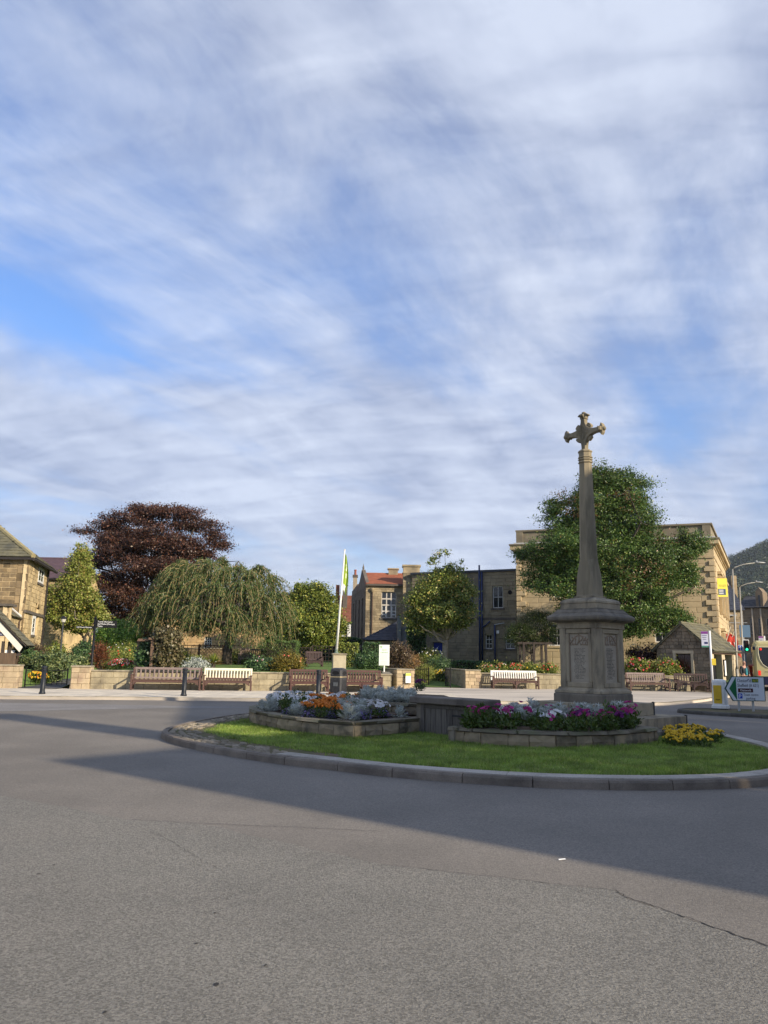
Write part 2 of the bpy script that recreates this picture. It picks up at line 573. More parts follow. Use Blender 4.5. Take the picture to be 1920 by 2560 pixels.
def slates(parent, p0, u, s, W, Ls, rows, mat, wl=0.3, keep=None, thick=0.018, name='slate', most=0):
    """overlapping slates on a slope: p0 lower left, u along the eaves, s up the slope (unit)"""
    p0, u, s = Vector(p0), Vector(u).normalized(), Vector(s).normalized()
    nrm = u.cross(s).normalized()
    mxs, mb = [], MB()
    h = Ls / rows
    for r_ in range(rows):
        x = -rnd.uniform(0, wl)
        while x < W:
            l = wl * rnd.uniform(0.8, 1.2)
            x0, x1 = max(0, x), min(W, x + l)
            x += l
            if x1 - x0 < 0.04:
                continue
            if keep and not keep((x0 + x1) / 2, (r_ + 0.5) * h):
                continue
            t = thick * rnd.uniform(0.8, 1.3)
            c = p0 + u * ((x0 + x1) / 2) + s * ((r_ + 0.5) * h) + nrm * (0.012 + t * 0.6)
            tilt = 0.7 * thick / h
            sv = (s - nrm * tilt * 1.3).normalized()
            m = Matrix.Identity(4)
            nv = u.cross(sv)
            for i, v in enumerate((u * (x1 - x0 - 0.008), sv * (h * 1.25), nv * t)):
                m[0][i], m[1][i], m[2][i] = v
            m[0][3], m[1][3], m[2][3] = c
            pts = [m @ Vector((a, b, e)) for e in (-.5, .5) for a, b in ((-.5, -.5), (.5, -.5), (.5, .5), (-.5, .5))]
            if len(mxs) < most:
                mxs.append(m)
            else:
                mb.add(pts, [(3, 2, 1, 0), (4, 5, 6, 7), (0, 1, 5, 4), (1, 2, 6, 5), (2, 3, 7, 6), (3, 0, 4, 7)])
    if mxs:
        me = MB().box((0, 0, 0), (1, 1, 1)).mesh(name, mat)
        for m in mxs:
            link(name, me, parent, m)
    if mb.v:
        tag(mb.build(name + '_rows', mat, parent), kind='stuff')

# ------------------------------------------------------------------ foliage
def unit(a):
    return a / np.maximum(np.linalg.norm(a, axis=1, keepdims=True), 1e-9)
def leaf_quads(C, D, Nn, ln, wd, fold=0.25):
    """C centres, D direction along the leaf, Nn rough normal, ln/wd arrays -> verts, quads (pointed leaf)"""
    D = unit(D); S = unit(np.cross(D, Nn)); Nn = np.cross(S, D)
    n = len(C)
    V = np.empty((n, 4, 3), np.float32)
    V[:, 0] = C - D * ln[:, None] * .5
    V[:, 1] = C + S * wd[:, None] * .5 + Nn * (fold * wd)[:, None]
    V[:, 2] = C + D * ln[:, None] * .5
    V[:, 3] = C - S * wd[:, None] * .5 + Nn * (fold * wd)[:, None]
    return V.reshape(-1, 3), np.arange(n * 4).reshape(-1, 4)
def blob_points(blobs, n, g, inner=0.45, zflat=1.0):
    """points scattered in a union of ellipsoids, denser towards the outside; returns points and outward directions"""
    wts = np.array([b[3] * b[4] + b[3] * b[5] + b[4] * b[5] for b in blobs]); wts = wts / wts.sum()
    idx = g.choice(len(blobs), n, p=wts)
    B = np.array(blobs, dtype=float)[idx]
    d = unit(g.normal(size=(n, 3)))
    rad = inner + (1 - inner) * g.random(n) ** 0.55
    rad *= 1 + 0.10 * g.normal(size=n)
    p = B[:, :3] + d * rad[:, None] * B[:, 3:6]
    return p, d
def foliage_mesh(name, blobs, nclump, per, crad, lsize, mat, g, flat=0.6, inner=0.45, aspect=0.55, up=0.5, droop=0.0, zmin=None):
    P0, d0 = blob_points(blobs, nclump, g, inner)
    if zmin is not None:
        k = P0[:, 2] > zmin; P0, d0 = P0[k], d0[k]; nclump = len(P0)
    rep = np.repeat(np.arange(nclump), per)
    cs = crad * (0.6 + 0.8 * g.random(nclump))
    off = g.normal(size=(nclump * per, 3)) * cs[rep][:, None] * np.array([1, 1, flat])
    C = P0[rep] + off
    nrm = d0[rep] * 1.1 + g.normal(size=C.shape) * 0.5 + np.array([0, 0, up])
    D = g.normal(size=C.shape) + unit(off + 1e-6) * 0.8 - np.array([0, 0, droop])
    s = lsize * (0.6 + 0.8 * g.random(len(C)))
    V, F = leaf_quads(C, D, nrm, s, s * aspect)
    return npmesh(name, V, F, mat), P0
def limb(mb, a, b, r0, r1, g, wob=0.06, seg=5, n=5, sag=0.0):
    a, b = Vector(a), Vector(b)
    ln = (b - a).length
    pts = []
    for i in range(seg + 1):
        t = i / seg
        p = a.lerp(b, t)
        if 0 < i < seg:
            p += Vector(g.normal(size=3)) * wob * ln
        p.z += sag * ln * math.sin(math.pi * t)
        pts.append(p)
    mb.tube(pts, [r0 + (r1 - r0) * (i / seg) for i in range(seg + 1)], n)
    return pts
def make_tree(name, label, base, blobs, leaf, bark, trunk_r=0.22, fork=2.0, nclump=420, per=110, crad=0.42, lsize=0.13, seed=1, flat=0.6,
              inner=0.45, aspect=0.55, lean=(0, 0), nlimb=9, ntwig=160, cat='tree', up=0.5, droop=0.0, group=None, zmin=None, stems=1, sub=7, subscale=1.0):
    """blobs in metres relative to the base"""
    g = np.random.default_rng(seed)
    t = thing(name, label, cat, base, 0, group)
    fine = list(blobs)
    if sub:                                   # knobbly outline: smaller leaf masses budding from each large one
        fine = [(b[0], b[1], b[2], b[3] * .72, b[4] * .72, b[5] * .72) for b in blobs]
        for b in blobs:
            for _ in range(sub):
                d = g.normal(size=3); d /= np.linalg.norm(d)
                k = g.uniform(.26, .46) * subscale
                fine.append((b[0] + d[0] * b[3] * .78, b[1] + d[1] * b[4] * .78, b[2] + d[2] * b[5] * .78, b[3] * k + .05, b[4] * k + .05, b[5] * k + .05))
    me, C = foliage_mesh('crown', fine, nclump, per, crad, lsize, leaf, g, flat, inner, aspect, up, droop, zmin)
    link('crown', me, t)
    mb = MB()
    top = Vector((lean[0], lean[1], fork))
    cz = max(b[2] for b in blobs)
    anchors = []
    for s_ in range(stems):
        off = Vector((0, 0, 0)) if stems == 1 else Vector((math.cos(s_ * 2.4) * trunk_r * 1.6, math.sin(s_ * 2.4) * trunk_r * 1.6, 0))
        tp = top + off * 1.5
        pts = [off, off + Vector((lean[0] * .2, lean[1] * .2, fork * .2)), off + Vector((lean[0] * .5 + g.normal() * .05, lean[1] * .5, fork * .55)), tp]
        mb.tube([(p.x, p.y, p.z - (0.15 if i == 0 else 0)) for i, p in enumerate(pts)], [trunk_r * 1.35, trunk_r * 1.05, trunk_r * .92, trunk_r * .85], 9)
        anchors.append(tp)
    tips = C[g.choice(len(C), min(len(C), ntwig + nlimb), replace=False)]
    nodes = []
    for i in range(nlimb):
        b = blobs[i % len(blobs)]
        tgt = Vector((b[0] + g.normal() * b[3] * .35, b[1] + g.normal() * b[4] * .35, b[2] + b[5] * g.uniform(-.1, .6)))
        a = anchors[i % len(anchors)]
        pts = limb(mb, a, tgt, trunk_r * .55, trunk_r * .16, g, 0.07, 6, 6)
        nodes += pts[2:]
    for q in tips[nlimb:]:
        q = Vector(q)
        a = min(nodes, key=lambda p: (p - q).length + max(0, p.z - q.z) * .7)
        limb(mb, a, q, trunk_r * .11, trunk_r * .035, g, 0.05, 3, 4)
    mb.build('trunk', bark, t, smooth=True)
    return t
def px_blobs(lst, Y, base, dep=0.8):
    """(px, py, rx, ry[, depth offset]) in photo pixels at depth Y -> blobs relative to base"""
    out = []
    for e in lst:
        dy = e[4] if len(e) > 4 else 0.0
        c = P(e[0], e[1], Y + dy); k = MP(Y + dy)
        out.append((c.x - base[0], c.y - base[1], c.z - base[2], e[2] * k, (e[2] + e[3]) / 2 * k * dep, e[3] * k))
    return out
# ================================================================== MATERIAL PALETTE
M('room_dark', (0.012, 0.012, 0.014), rough=0.9)  # near-black colour for unlit insides
asph = M('asphalt_pink', (0.222, 0.198, 0.166), (0.184, 0.165, 0.139), sc_=0.55, rough=0.9, bump=0.55, bsc=90, c3=(0.171, 0.153, 0.129), sc3=0.28, speck=0.22, spsc=85, spec=0.25)
asph2 = M('asphalt_grey', (0.226, 0.211, 0.178), (0.186, 0.174, 0.148), sc_=0.7, rough=0.9, bump=0.8, bsc=70, c3=(0.216, 0.199, 0.168), sc3=0.5, speck=0.34, spsc=85, spec=0.25)
asph3 = M('asphalt_pale', (0.24, 0.225, 0.205), (0.19, 0.178, 0.165), sc_=0.8, rough=0.9, bump=0.4, bsc=80, speck=0.35, spsc=90)
path_m = M('path_asphalt', (0.10, 0.098, 0.10), (0.075, 0.073, 0.075), sc_=1.5, rough=0.9, bump=0.4, bsc=90, speck=0.3)
crack_m = M('crack', (0.028, 0.026, 0.024), (0.05, 0.045, 0.04), sc_=20)
slab_m = M('paving_slab', (0.66, 0.585, 0.46), (0.55, 0.485, 0.38), sc_=1.6, rough=0.9, var=0.07, bump=0.15, bsc=60, c3=(0.46, 0.41, 0.33), sc3=0.7)
plaza_m = M('plaza_paving', (0.58, 0.51, 0.415), (0.49, 0.43, 0.35), sc_=0.9, rough=0.9, bump=0.2, bsc=40, c3=(0.35, 0.31, 0.26), sc3=0.35, stretch=(0.4, 1, 1))
kerb_m = M('kerb_stone', (0.42, 0.355, 0.245), (0.31, 0.26, 0.18), sc_=2.5, rough=0.9, var=0.12, bump=0.3, bsc=50, c3=(0.17, 0.145, 0.11), sc3=1.2)
ikerb_m = M('island_kerb_stone', (0.235, 0.195, 0.152), (0.17, 0.142, 0.112), sc_=3, rough=0.92, var=0.10, bump=0.4, bsc=60, c3=(0.12, 0.10, 0.08), sc3=1.4, speck=0.15, spsc=150)
conc_m = M('edging_concrete', (0.44, 0.40, 0.34), (0.34, 0.305, 0.255), sc_=2.2, rough=0.95, bump=0.4, bsc=70, c3=(0.27, 0.245, 0.20), sc3=0.9, speck=0.18, spsc=110)
cob_m = M('cobble', (0.28, 0.235, 0.17), (0.18, 0.15, 0.105), sc_=6, rough=0.92, var=0.2, bump=0.5, bsc=50)
soil_m = M('soil', (0.070, 0.048, 0.030), (0.12, 0.085, 0.055), sc_=7, rough=1.0, bump=0.8, bsc=30)
moss_m = M('moss_soil', (0.13, 0.105, 0.055), (0.075, 0.085, 0.03), sc_=4, rough=1.0, bump=0.8, bsc=35, c3=(0.17, 0.12, 0.075), sc3=1.6)
turf_m = M('turf', (0.12, 0.16, 0.03), (0.16, 0.185, 0.045), sc_=2.0, rough=1.0, bump=0.6, bsc=40)
lawn_m = M('lawn', (0.12, 0.185, 0.04), (0.085, 0.14, 0.03), sc_=1.4, rough=1.0, bump=0.7, bsc=20)
field_m = M('field', (0.07, 0.095, 0.035), (0.10, 0.11, 0.05), sc_=0.05, rough=1.0)

# ================================================================== GROUND AND ROAD
g_ = MB().add([(-3000, -600, -0.03), (3000, -600, -0.03), (3000, 3100, -0.03), (-3000, 3100, -0.03)], [(0, 1, 2, 3)]).build('ground', field_m)
tag(g_, kind='structure')
rd = MB().add([(-70, -40, 0), (80, -40, 0), (80, 27, 0), (34, 40, 0), (46, 150, 0), (28, 150, 0), (20, 75, 0), (15, 40, 0), (12, 36, 0), (-70, 36, 0)], [tuple(range(10))])
road = tag(rd.build('road', asph), kind='structure')
def strip_poly(pxs, z=0.0):
    return [tuple(G(a, b).xy) + (z,) for a, b in pxs]
seam = [(-260, 1965), (0, 1989), (324, 2050), (509, 2062), (700, 2105), (960, 2163), (1284, 2199), (1539, 2228), (1568, 2246), (1735, 2303), (1920, 2367), (2160, 2470)]
pp = strip_poly(seam, 0.004)
pp2 = [pp[0]]
for a, b in zip(pp, pp[1:]):
    for k in range(1, 7):
        q = Vector(a).lerp(Vector(b), k / 6)
        pp2.append((q.x + rnd.uniform(-.02, .02), q.y + rnd.uniform(-.02, .02), 0.004))
poly = pp2 + [(9, 3.0, .004), (9, -9, .004), (-14, -9, .004), (-14, 9, .004)]
tag(MB().add(poly, [tuple(range(len(poly)))]).build('road_patch', asph2), kind='structure')
pale = strip_poly([(-300, 1752), (0, 1757), (350, 1763), (690, 1769), (400, 1771), (0, 1779), (-300, 1790)], 0.004)
tag(MB().add(pale, [tuple(range(len(pale)))]).build('road_patch', asph3), kind='structure')  # paler grey wedge-shaped sheet laid over the road
def crack(pts, w0, w1, z, name='road_crack', wob=0.012, n=14):
    ctr = []
    for a, b in zip(pts, pts[1:]):
        for k in range(n):
            q = Vector(a).lerp(Vector(b), k / n)
            ctr.append(q + Vector((rnd.uniform(-wob, wob), rnd.uniform(-wob, wob), 0)))
    ctr.append(Vector(pts[-1]))
    vs_, fs = [], []
    for i, p in enumerate(ctr):
        t = (ctr[min(i + 1, len(ctr) - 1)] - ctr[max(0, i - 1)]).normalized()
        nn = Vector((-t.y, t.x, 0))
        ww = rnd.uniform(w0, w1) / 2
        vs_ += [(p.x + nn.x * ww, p.y + nn.y * ww, z), (p.x - nn.x * ww, p.y - nn.y * ww, z)]
    fs = [(2 * i, 2 * i + 1, 2 * i + 3, 2 * i + 2) for i in range(len(ctr) - 1)]
    return tag(MB().add(vs_, fs).build(name, crack_m), kind='structure')
gp = lambda *q: [G(a, b) for a, b in q]
crack(gp((1539, 2228), (1568, 2246), (1735, 2303), (1920, 2367), (2100, 2440)), .005, .017, 0.0075)
crack(gp((324, 2050), (509, 2060), (700, 2068), (960, 2080)), .003, .010, 0.0075, n=24)
crack(gp((960, 2163), (1284, 2199), (1539, 2228)), .002, .009, 0.0075, n=24)
crack(gp((324, 2059), (405, 2093), (555, 2180)), .001, .004, 0.0075, n=30)
# dark gum spots, twigs and litter scattered on the tarmac
for px, py, s in ((541, 2465, .013), (490, 2362, .009), (134, 2165, .011), (96, 2187, .010), (537, 2285, .008), (262, 2534, .008), (663, 2417, .008)):
    c = G(px, py)
    n = 9
    pts = [(c.x + s * (1 + rnd.uniform(-.35, .35)) * math.cos(i * 6.283 / n), c.y + 1.6 * s * (1 + rnd.uniform(-.35, .35)) * math.sin(i * 6.283 / n), 0.008) for i in range(n)]
    tag(MB().add(pts, [tuple(range(n))]).build('road_stain', crack_m), kind='structure')
white_m = M('litter_white', (0.8, 0.8, 0.78), rough=0.7)
c = G(1405, 2150)
o = MB().tube([(-.03, -.012, 0), (.03, .012, 0)], .005, 8).build('cigarette_end', white_m)
o.location = (c.x, c.y, 0.006); tag(o, 'white cigarette end lying on the tarmac', 'litter')

# ------------------------------------------------------------------ pavement with its kerb and slabs
kl = [(-45, 24.5), (-22, 26.2)] + [tuple(G(a, b).xy) for a, b in ((0, 1748), (300, 1750), (600, 1753), (900, 1757), (1217, 1760), (1450, 1763), (1634, 1764), (1700, 1761), (1777, 1752), (1830, 1741))] + [(17.4, 42), (19.5, 55), (23.0, 75), (30, 150)]
def smooth(pts, sub=6, closed=False):
    out = []
    n = len(pts)
    rng_ = range(n) if closed else range(n - 1)
    for i in rng_:
        p = [Vector((*pts[(i + k) % n], 0)) if closed else Vector((*pts[min(max(i + k, 0), n - 1)], 0)) for k in (-1, 0, 1, 2)]
        for k in range(sub):
            t = k / sub
            q = 0.5 * ((2 * p[1]) + (-p[0] + p[2]) * t + (2 * p[0] - 5 * p[1] + 4 * p[2] - p[3]) * t * t + (-p[0] + 3 * p[1] - 3 * p[2] + p[3]) * t ** 3)
            out.append((q.x, q.y))
    if not closed:
        out.append(tuple(pts[-1]))
    return out
kls = smooth(kl)
pave_poly = kls + [(20, 150), (14, 90), (-45, 90)]
PZ = 0.10
pavement = tag(MB().prism(pave_poly, -0.02, PZ - 0.012).build('pavement', plaza_m), kind='structure')
def along(pts, step, closed=False):
    """points every `step` metres along a polyline, with tangents"""
    P_ = [Vector((*p, 0)) for p in pts] + ([Vector((*pts[0], 0))] if closed else [])
    out, acc = [], 0.0
    for a, b in zip(P_, P_[1:]):
        d = (b - a).length
        while acc <= d:
            out.append((a.lerp(b, acc / d), (b - a).normalized()))
            acc += step
        acc -= d
    return out
def kerb_stones(pts, step, parent, mat, width, z0, z1, inward, name='kerb_stone', splay=0.04, joint=0.012, closed=False, x_lo=-1e9, x_hi=1e9, var=0.0):
    """one bent kerb stone per step; inward is +1 when the kerb's body lies to the left of the direction of travel"""
    fine = along(pts, 0.04, closed)
    i, n = 0, len(fine)
    while i < n - 2:
        k = int(step * (1 + rnd.uniform(-var, var)) / 0.04)
        seg = fine[i:min(n, i + k + 1)]
        i += k
        if len(seg) < 3 or not (x_lo < seg[0][0].x < x_hi):
            continue
        seg = [seg[0], seg[len(seg) // 4], seg[len(seg) // 2], seg[3 * len(seg) // 4], seg[-1]] if len(seg) > 8 else [seg[0], seg[-1]]
        vs_, fs = [], []
        dz = rnd.uniform(-.004, .004)
        for q, (p, t) in enumerate(seg):
            nn = Vector((-t.y, t.x, 0)) * inward
            e = t * (joint / 2) * (1 if q == 0 else -1 if q == len(seg) - 1 else 0)
            for off, z in ((0, z0), (0.004, z1 - splay), (splay * .8, z1 + dz), (width, z1 + dz), (width, z0)):
                v = p + e + nn * off
                vs_.append((v.x, v.y, z))
        m = len(seg)
        for q in range(m - 1):
            fs += [(q * 5 + a, q * 5 + a + 1, q * 5 + 5 + a + 1, q * 5 + 5 + a) for a in range(4)]
        fs += [(0, 1, 2, 3, 4), tuple((m - 1) * 5 + a for a in (4, 3, 2, 1, 0))]
        MB().add(vs_, fs).build(name, mat, parent)
kerb_stones(kls, 0.92, pavement, kerb_m, 0.28, -0.01, PZ + .004, 1, x_lo=-17, x_hi=24, splay=0.03, var=.08)
def kerb_y(x):
    for a, b in zip(kls, kls[1:]):
        if a[0] <= x <= b[0]:
            return a[1] + (b[1] - a[1]) * (x - a[0]) / max(1e-6, b[0] - a[0])
    return 28.0
def wall_y(x):
    return 34.0 + (x + 12.8) * 0.150
slab_me = MB().box((0, 0, 0), (.60, .95, .02)).mesh('paving_slab', slab_m, bevel=.004)
for i in range(36):
    x = -18.6 + i * .612
    y = kerb_y(x) + .30
    j = 0
    while y + .95 < wall_y(x) - .02 and y < 34.5:
        o = link('paving_slab', slab_me, pavement)
        o.location = (x, y + .475, PZ - .0095 + rnd.uniform(-.0015, .0015))
        y += .962; j += 1

# ------------------------------------------------------------------ the roundabout island
isl = [(-4.42, 16.3), (-3.95, 14.85), (-2.9, 13.42), (-1.7, 12.26), (-.81, 11.64), (.06, 11.06), (1.03, 10.63), (1.96, 10.34), (2.85, 10.24), (3.66, 10.29), (4.44, 10.46), (5.14, 10.74), (6.0, 11.35), (6.8, 12.4), (7.4, 14.0), (7.6, 15.5), (7.52, 17.2), (7.4, 19), (6.95, 21), (6.0, 22.9), (4.5, 24.0), (2.2, 24.4), (0, 24.1), (-2, 23), (-3.5, 21.2), (-4.25, 18.6)]
ils = smooth(isl, 6, True)
icen = Vector((1.7, 17.0, 0))
def inset_ring(pts, d):
    n = len(pts); out = []
    for i in range(n):
        a, b = Vector(pts[i - 1]), Vector(pts[(i + 1) % n])
        t = (b - a).normalized()
        nn = Vector((-t.y, t.x))            # the ring runs anticlockwise, so left is inward
        out.append((pts[i][0] + nn.x * d, pts[i][1] + nn.y * d))
    return out
rings = [(inset_ring(ils, .10), .085), (inset_ring(ils, .45), .09), (inset_ring(ils, .9), .095), (inset_ring(ils, 1.6), .10)]
vs_, fs = [], []
n = len(ils)
for rg, z in rings:
    vs_ += [(p[0], p[1], z) for p in rg]
for sc_k, z in ((.62, .11), (.3, .12)):
    vs_ += [(icen.x + (p[0] - icen.x) * sc_k * .9, icen.y + (p[1] - icen.y) * sc_k * .9, z) for p in rings[-1][0]]
for k in range(5):
    fs += [(k * n + i, k * n + (i + 1) % n, (k + 1) * n + (i + 1) % n, (k + 1) * n + i) for i in range(n)]
vs_.append((icen.x, icen.y, .12))
fs += [(5 * n + i, 5 * n + (i + 1) % n, 6 * n) for i in range(n)]
island = tag(MB().add(vs_, fs).build('roundabout_island', moss_m, smooth=True), kind='structure')
kerb_stones(ils, 0.95, island, ikerb_m, 0.13, -0.01, 0.115, 1, closed=True, splay=0.028, var=.12)
# cast concrete edging behind the kerb on the near and right sides
edge_pts = ils[ils.index(ils[0]):]
sel = [p for p in inset_ring(ils, .14)[18:18 + 84]]
kerb_stones(sel, 1.9, island, conc_m, 0.30, .05, 0.124, 1, name='concrete_edging', splay=0.008, joint=0.01)
def in_poly(p, poly):
    c = False
    j = len(poly) - 1
    for i in range(len(poly)):
        if (poly[i][1] > p[1]) != (poly[j][1] > p[1]) and p[0] < (poly[j][0] - poly[i][0]) * (p[1] - poly[i][1]) / (poly[j][1] - poly[i][1]) + poly[i][0]:
            c = not c
        j = i
    return c
def isl_z(x, y):
    """height of the island's turf"""
    d = min((Vector((x, y)) - Vector(p)).length for p in ils[::3])
    return float(np.interp(d, [.1, .45, .9, 1.6, 4], [.085, .09, .095, .10, .12]))
# cobbles set behind the kerb round the left-hand nose
cob = []
for i in range(3):
    mb = MB()
    n_ = 7
    b0 = [((1 + rnd.uniform(-.18, .18)) * .5 * math.cos(k * 6.283 / n_), (1 + rnd.uniform(-.18, .18)) * .5 * math.sin(k * 6.283 / n_)) for k in range(n_)]
    vs2 = [(x, y, -.5) for x, y in b0] + [(x * .98, y * .98, .15) for x, y in b0] + [(x * .72, y * .72, .5 + rnd.uniform(-.1, .1)) for x, y in b0]
    fs2 = [(q * n_ + k, q * n_ + (k + 1) % n_, (q + 1) * n_ + (k + 1) % n_, (q + 1) * n_ + k) for q in range(2) for k in range(n_)] + [tuple(range(2 * n_, 3 * n_))]
    cob.append(mb.add(vs2, fs2).mesh('cobble', cob_m))
NI = len(ils)
for row in range(4):
    base = inset_ring(ils, .215 + row * .15)
    arc = base[NI - 16:] + base[:25 - row * 3]
    for p, t in along(arc, .215):
        if rnd.random() < (.04, .06, .16, .45)[row]:
            continue
        o = link('cobble', cob[rnd.randrange(3)], island)
        s = rnd.uniform(.85, 1.15)
        o.location = (p.x + rnd.uniform(-.02, .02), p.y + rnd.uniform(-.02, .02), .084 + row * .004 + rnd.uniform(-.008, .008))
        o.rotation_euler = (rnd.uniform(-.08, .08), rnd.uniform(-.08, .08), math.atan2(t.y, t.x) + rnd.uniform(-.2, .2))
        o.scale = (.20 * s, .135 * s, .045)

# planters, cabinet and monument outlines (turf stops at them)
MON = Vector((4.84, 18.0)); MROT = R(49)
PL_R = [(1.24, 14.55), (1.75, 14.2), (2.35, 13.95), (2.98, 13.83), (3.6, 13.92), (4.2, 14.2), (4.75, 14.62), (5.3, 15.2), (4.85, 15.75), (3.1, 17.35), (2.7, 15.85), (2.05, 15.05)]
PL_L = [(-.49, 14.85), (.74, 16.12), (1.35, 16.9), (2.1, 18.2), (2.2, 20.0), (1.0, 21.4), (-.8, 21.9), (-2.3, 21.2), (-3.0, 20.0), (-3.08, 18.7), (-2.7, 17.4), (-2.05, 16.3), (-1.33, 15.45)]
turf_ring = inset_ring(ils, .56)
nose_ring = inset_ring(ils, .92)
steps_sq = [tuple((Vector((a, b)).to_3d()).xy) for a, b in ()]
def grass_ok(x, y):
    lim = turf_ring[::3] if x > -.6 else nose_ring[::3]
    if not in_poly((x, y), lim):
        return False
    if in_poly((x, y), PL_R) or in_poly((x, y), PL_L):
        return False
    d = Vector((x, y)) - MON
    a, b = d.x * math.cos(-MROT) - d.y * math.sin(-MROT), d.x * math.sin(-MROT) + d.y * math.cos(-MROT)
    return max(abs(a), abs(b)) > 1.5
pts = []
tries = 0
while len(pts) < 15000 and tries < 60000:
    tries += 1
    x, y = rnd.uniform(-4.4, 7.6), 10.3 + 11.5 * rnd.random() ** 1.35
    if grass_ok(x, y):
        pts.append((x, y))
# patchy edge: stray tufts run out over the cobbles
for _ in range(700):
    k = rnd.randrange(NI)
    q = inset_ring(ils, rnd.uniform(.55, .95))[k] if _ % 20 == 0 else None
    if q:
        pts.append(q)
pts = np.array(pts)
zg = np.array([isl_z(x, y) for x, y in pts[::1]]) if len(pts) < 20000 else None
per = 13
T_ = np.repeat(np.arange(len(pts)), per)
nb = len(T_)
bxy = pts[T_] + rng.normal(size=(nb, 2)) * .045
hgt = (.028 + .042 * rng.random(nb)) * (0.75 + 0.6 * (np.sin(bxy[:, 0] * 1.9) * np.sin(bxy[:, 1] * 2.3 + 1) * .5 + .5))
near_wall = np.array([min((Vector(p) - Vector(q)).length for q in PL_R[:8] + PL_L[8:] + PL_L[:2]) for p in pts])[T_]
hgt *= 1 + .25 * np.exp(-(near_wall / .25) ** 2)
ang = rng.random(nb) * 6.283
lean_ = rng.normal(size=(nb, 2)) * .035
base3 = np.column_stack([bxy, zg[T_] - .01])
side = np.column_stack([np.cos(ang), np.sin(ang), np.zeros(nb)]) * (.0045 + .003 * rng.random(nb))[:, None]
tip = base3 + np.column_stack([lean_, hgt])
V = np.stack([base3 - side, base3 + side, tip], 1).reshape(-1, 3)
grass_m = LM('grass_blade', [(0, (.14, .215, .034)), (.5, (.22, .32, .05)), (.85, (.30, .40, .075)), (1, (.46, .42, .16))], trans=.35, patch=.5, psc=2.4)
tag(link('grass', npmesh('grass', V, np.arange(nb * 3).reshape(-1, 3), grass_m)), 'short green grass covering the roundabout round the flower beds', 'grass', kind='stuff')
# turf sheet under the blades
ring = [p for p in inset_ring(ils, .60)]
mbt = MB()
nr = len(ring)
lay = [(ring, None), (inset_ring(ils, 1.1), None), (inset_ring(ils, 1.8), None)]
vsx = []
for rg, _ in lay:
    vsx += [(p[0], p[1], isl_z(p[0], p[1]) + .004 if i % 1 == 0 else 0) for i, p in enumerate(rg)]
fsx = []
for k in range(2):
    for i in range(nr):
        a = lay[k][0][i]
        if a[0] < -.5 and k == 0:
            continue
        fsx.append((k * nr + i, k * nr + (i + 1) % nr, (k + 1) * nr + (i + 1) % nr, (k + 1) * nr + i))
vsx += [(icen.x + (p[0] - icen.x) * .5, icen.y + (p[1] - icen.y) * .5, .124) for p in lay[2][0]] + [(icen.x, icen.y, .126)]
fsx += [(2 * nr + i, 2 * nr + (i + 1) % nr, 3 * nr + (i + 1) % nr, 3 * nr + i) for i in range(nr)] + [(3 * nr + i, 3 * nr + (i + 1) % nr, 4 * nr) for i in range(nr)]
tag(mbt.add(vsx, fsx).build('turf', turf_m, island), kind='structure')

# ------------------------------------------------------------------ small traffic island on the right
t2 = [(9.7, 25.75), (10.2, 24.95), (11.5, 23.75), (13.5, 22.0), (16.5, 19.8), (17.6, 20.6), (16.5, 22.8), (14.5, 25.2), (12.8, 26.6), (11.2, 27.0), (10.1, 26.6)]
t2s = smooth(t2, 4, True)
ti = tag(MB().prism(inset_ring(t2s, .08), -.01, .10).build('traffic_island', moss_m), kind='structure')
kerb_stones(t2s, .9, ti, M('dark_kerb', (.11, .10, .085), (.07, .065, .055), sc_=4, var=.15, bump=.3), .16, -.01, .11, 1, closed=True)

# ------------------------------------------------------------------ raised public garden behind the walls
def sstep(a, b, x):
    t = min(1.0, max(0.0, (x - a) / (b - a)))
    return t * t * (3 - 2 * t)
PATH = [(-14.75, 33.6), (-14.6, 36), (-14.1, 39), (-13.0, 42), (-12.0, 45), (-11.3, 49)]
def path_d(x, y):
    best = 9e9
    for a, b in zip(PATH, PATH[1:]):
        A, B, Q = Vector(a), Vector(b), Vector((x, y))
        t = max(0, min(1, (Q - A).dot(B - A) / (B - A).length_squared))
        best = min(best, (A.lerp(B, t) - Q).length)
    return best
def path_z(y):
    return PZ + .93 * sstep(34.2, 45.5, y) * 1.0
def gz(x, y):
    if x < .5:
        z = .80 + .28 * sstep(34.5, 46, y) + .2 * sstep(48, 64, y)
        d = path_d(x, y)
        z = path_z(y) - .015 + (z - path_z(y)) * sstep(1.05, 1.7, d) if d < 1.7 else z
        zr = .10 + .03 * (y - 42)
        return z + (zr - z) * sstep(-.2, .5, x) * sstep(45.5, 44, y)
    if x < 4.9:
        zl, zr = .85, .11 + .035 * max(0, y - 42)
        k = sstep(.5, 1.6, x)
        return zl * (1 - k) * sstep(46, 50, y) + zr * max(k, 1 - sstep(46, 50, y)) if k < 1 else zr
    return .12 + .5 * sstep(4.9, 5.3, x) + .01 * (y - 43)
nx, ny = 130, 60
def ystart(x):
    if x < .35:
        return wall_y(x) + .25
    if x < 4.85:
        return 42.4
    return 43.35
vs_, fs = [], []
for i in range(nx + 1):
    x = -42 + i * 63.0 / nx
    for j in range(ny + 1):
        y = ystart(x) + (78 - ystart(x)) * (j / ny) ** 1.5
        vs_.append((x, y, gz(x, y) + .02 * math.sin(x * 1.3) * math.sin(y * .9)))
for i in range(nx):
    for j in range(ny):
        a = i * (ny + 1) + j
        fs.append((a, a + ny + 1, a + ny + 2, a + 1))
tag(MB().add(vs_, fs).build('garden_lawn', lawn_m, smooth=True), kind='structure')
vs_, fs = [], []
pa = along(smooth(PATH, 8), .3)
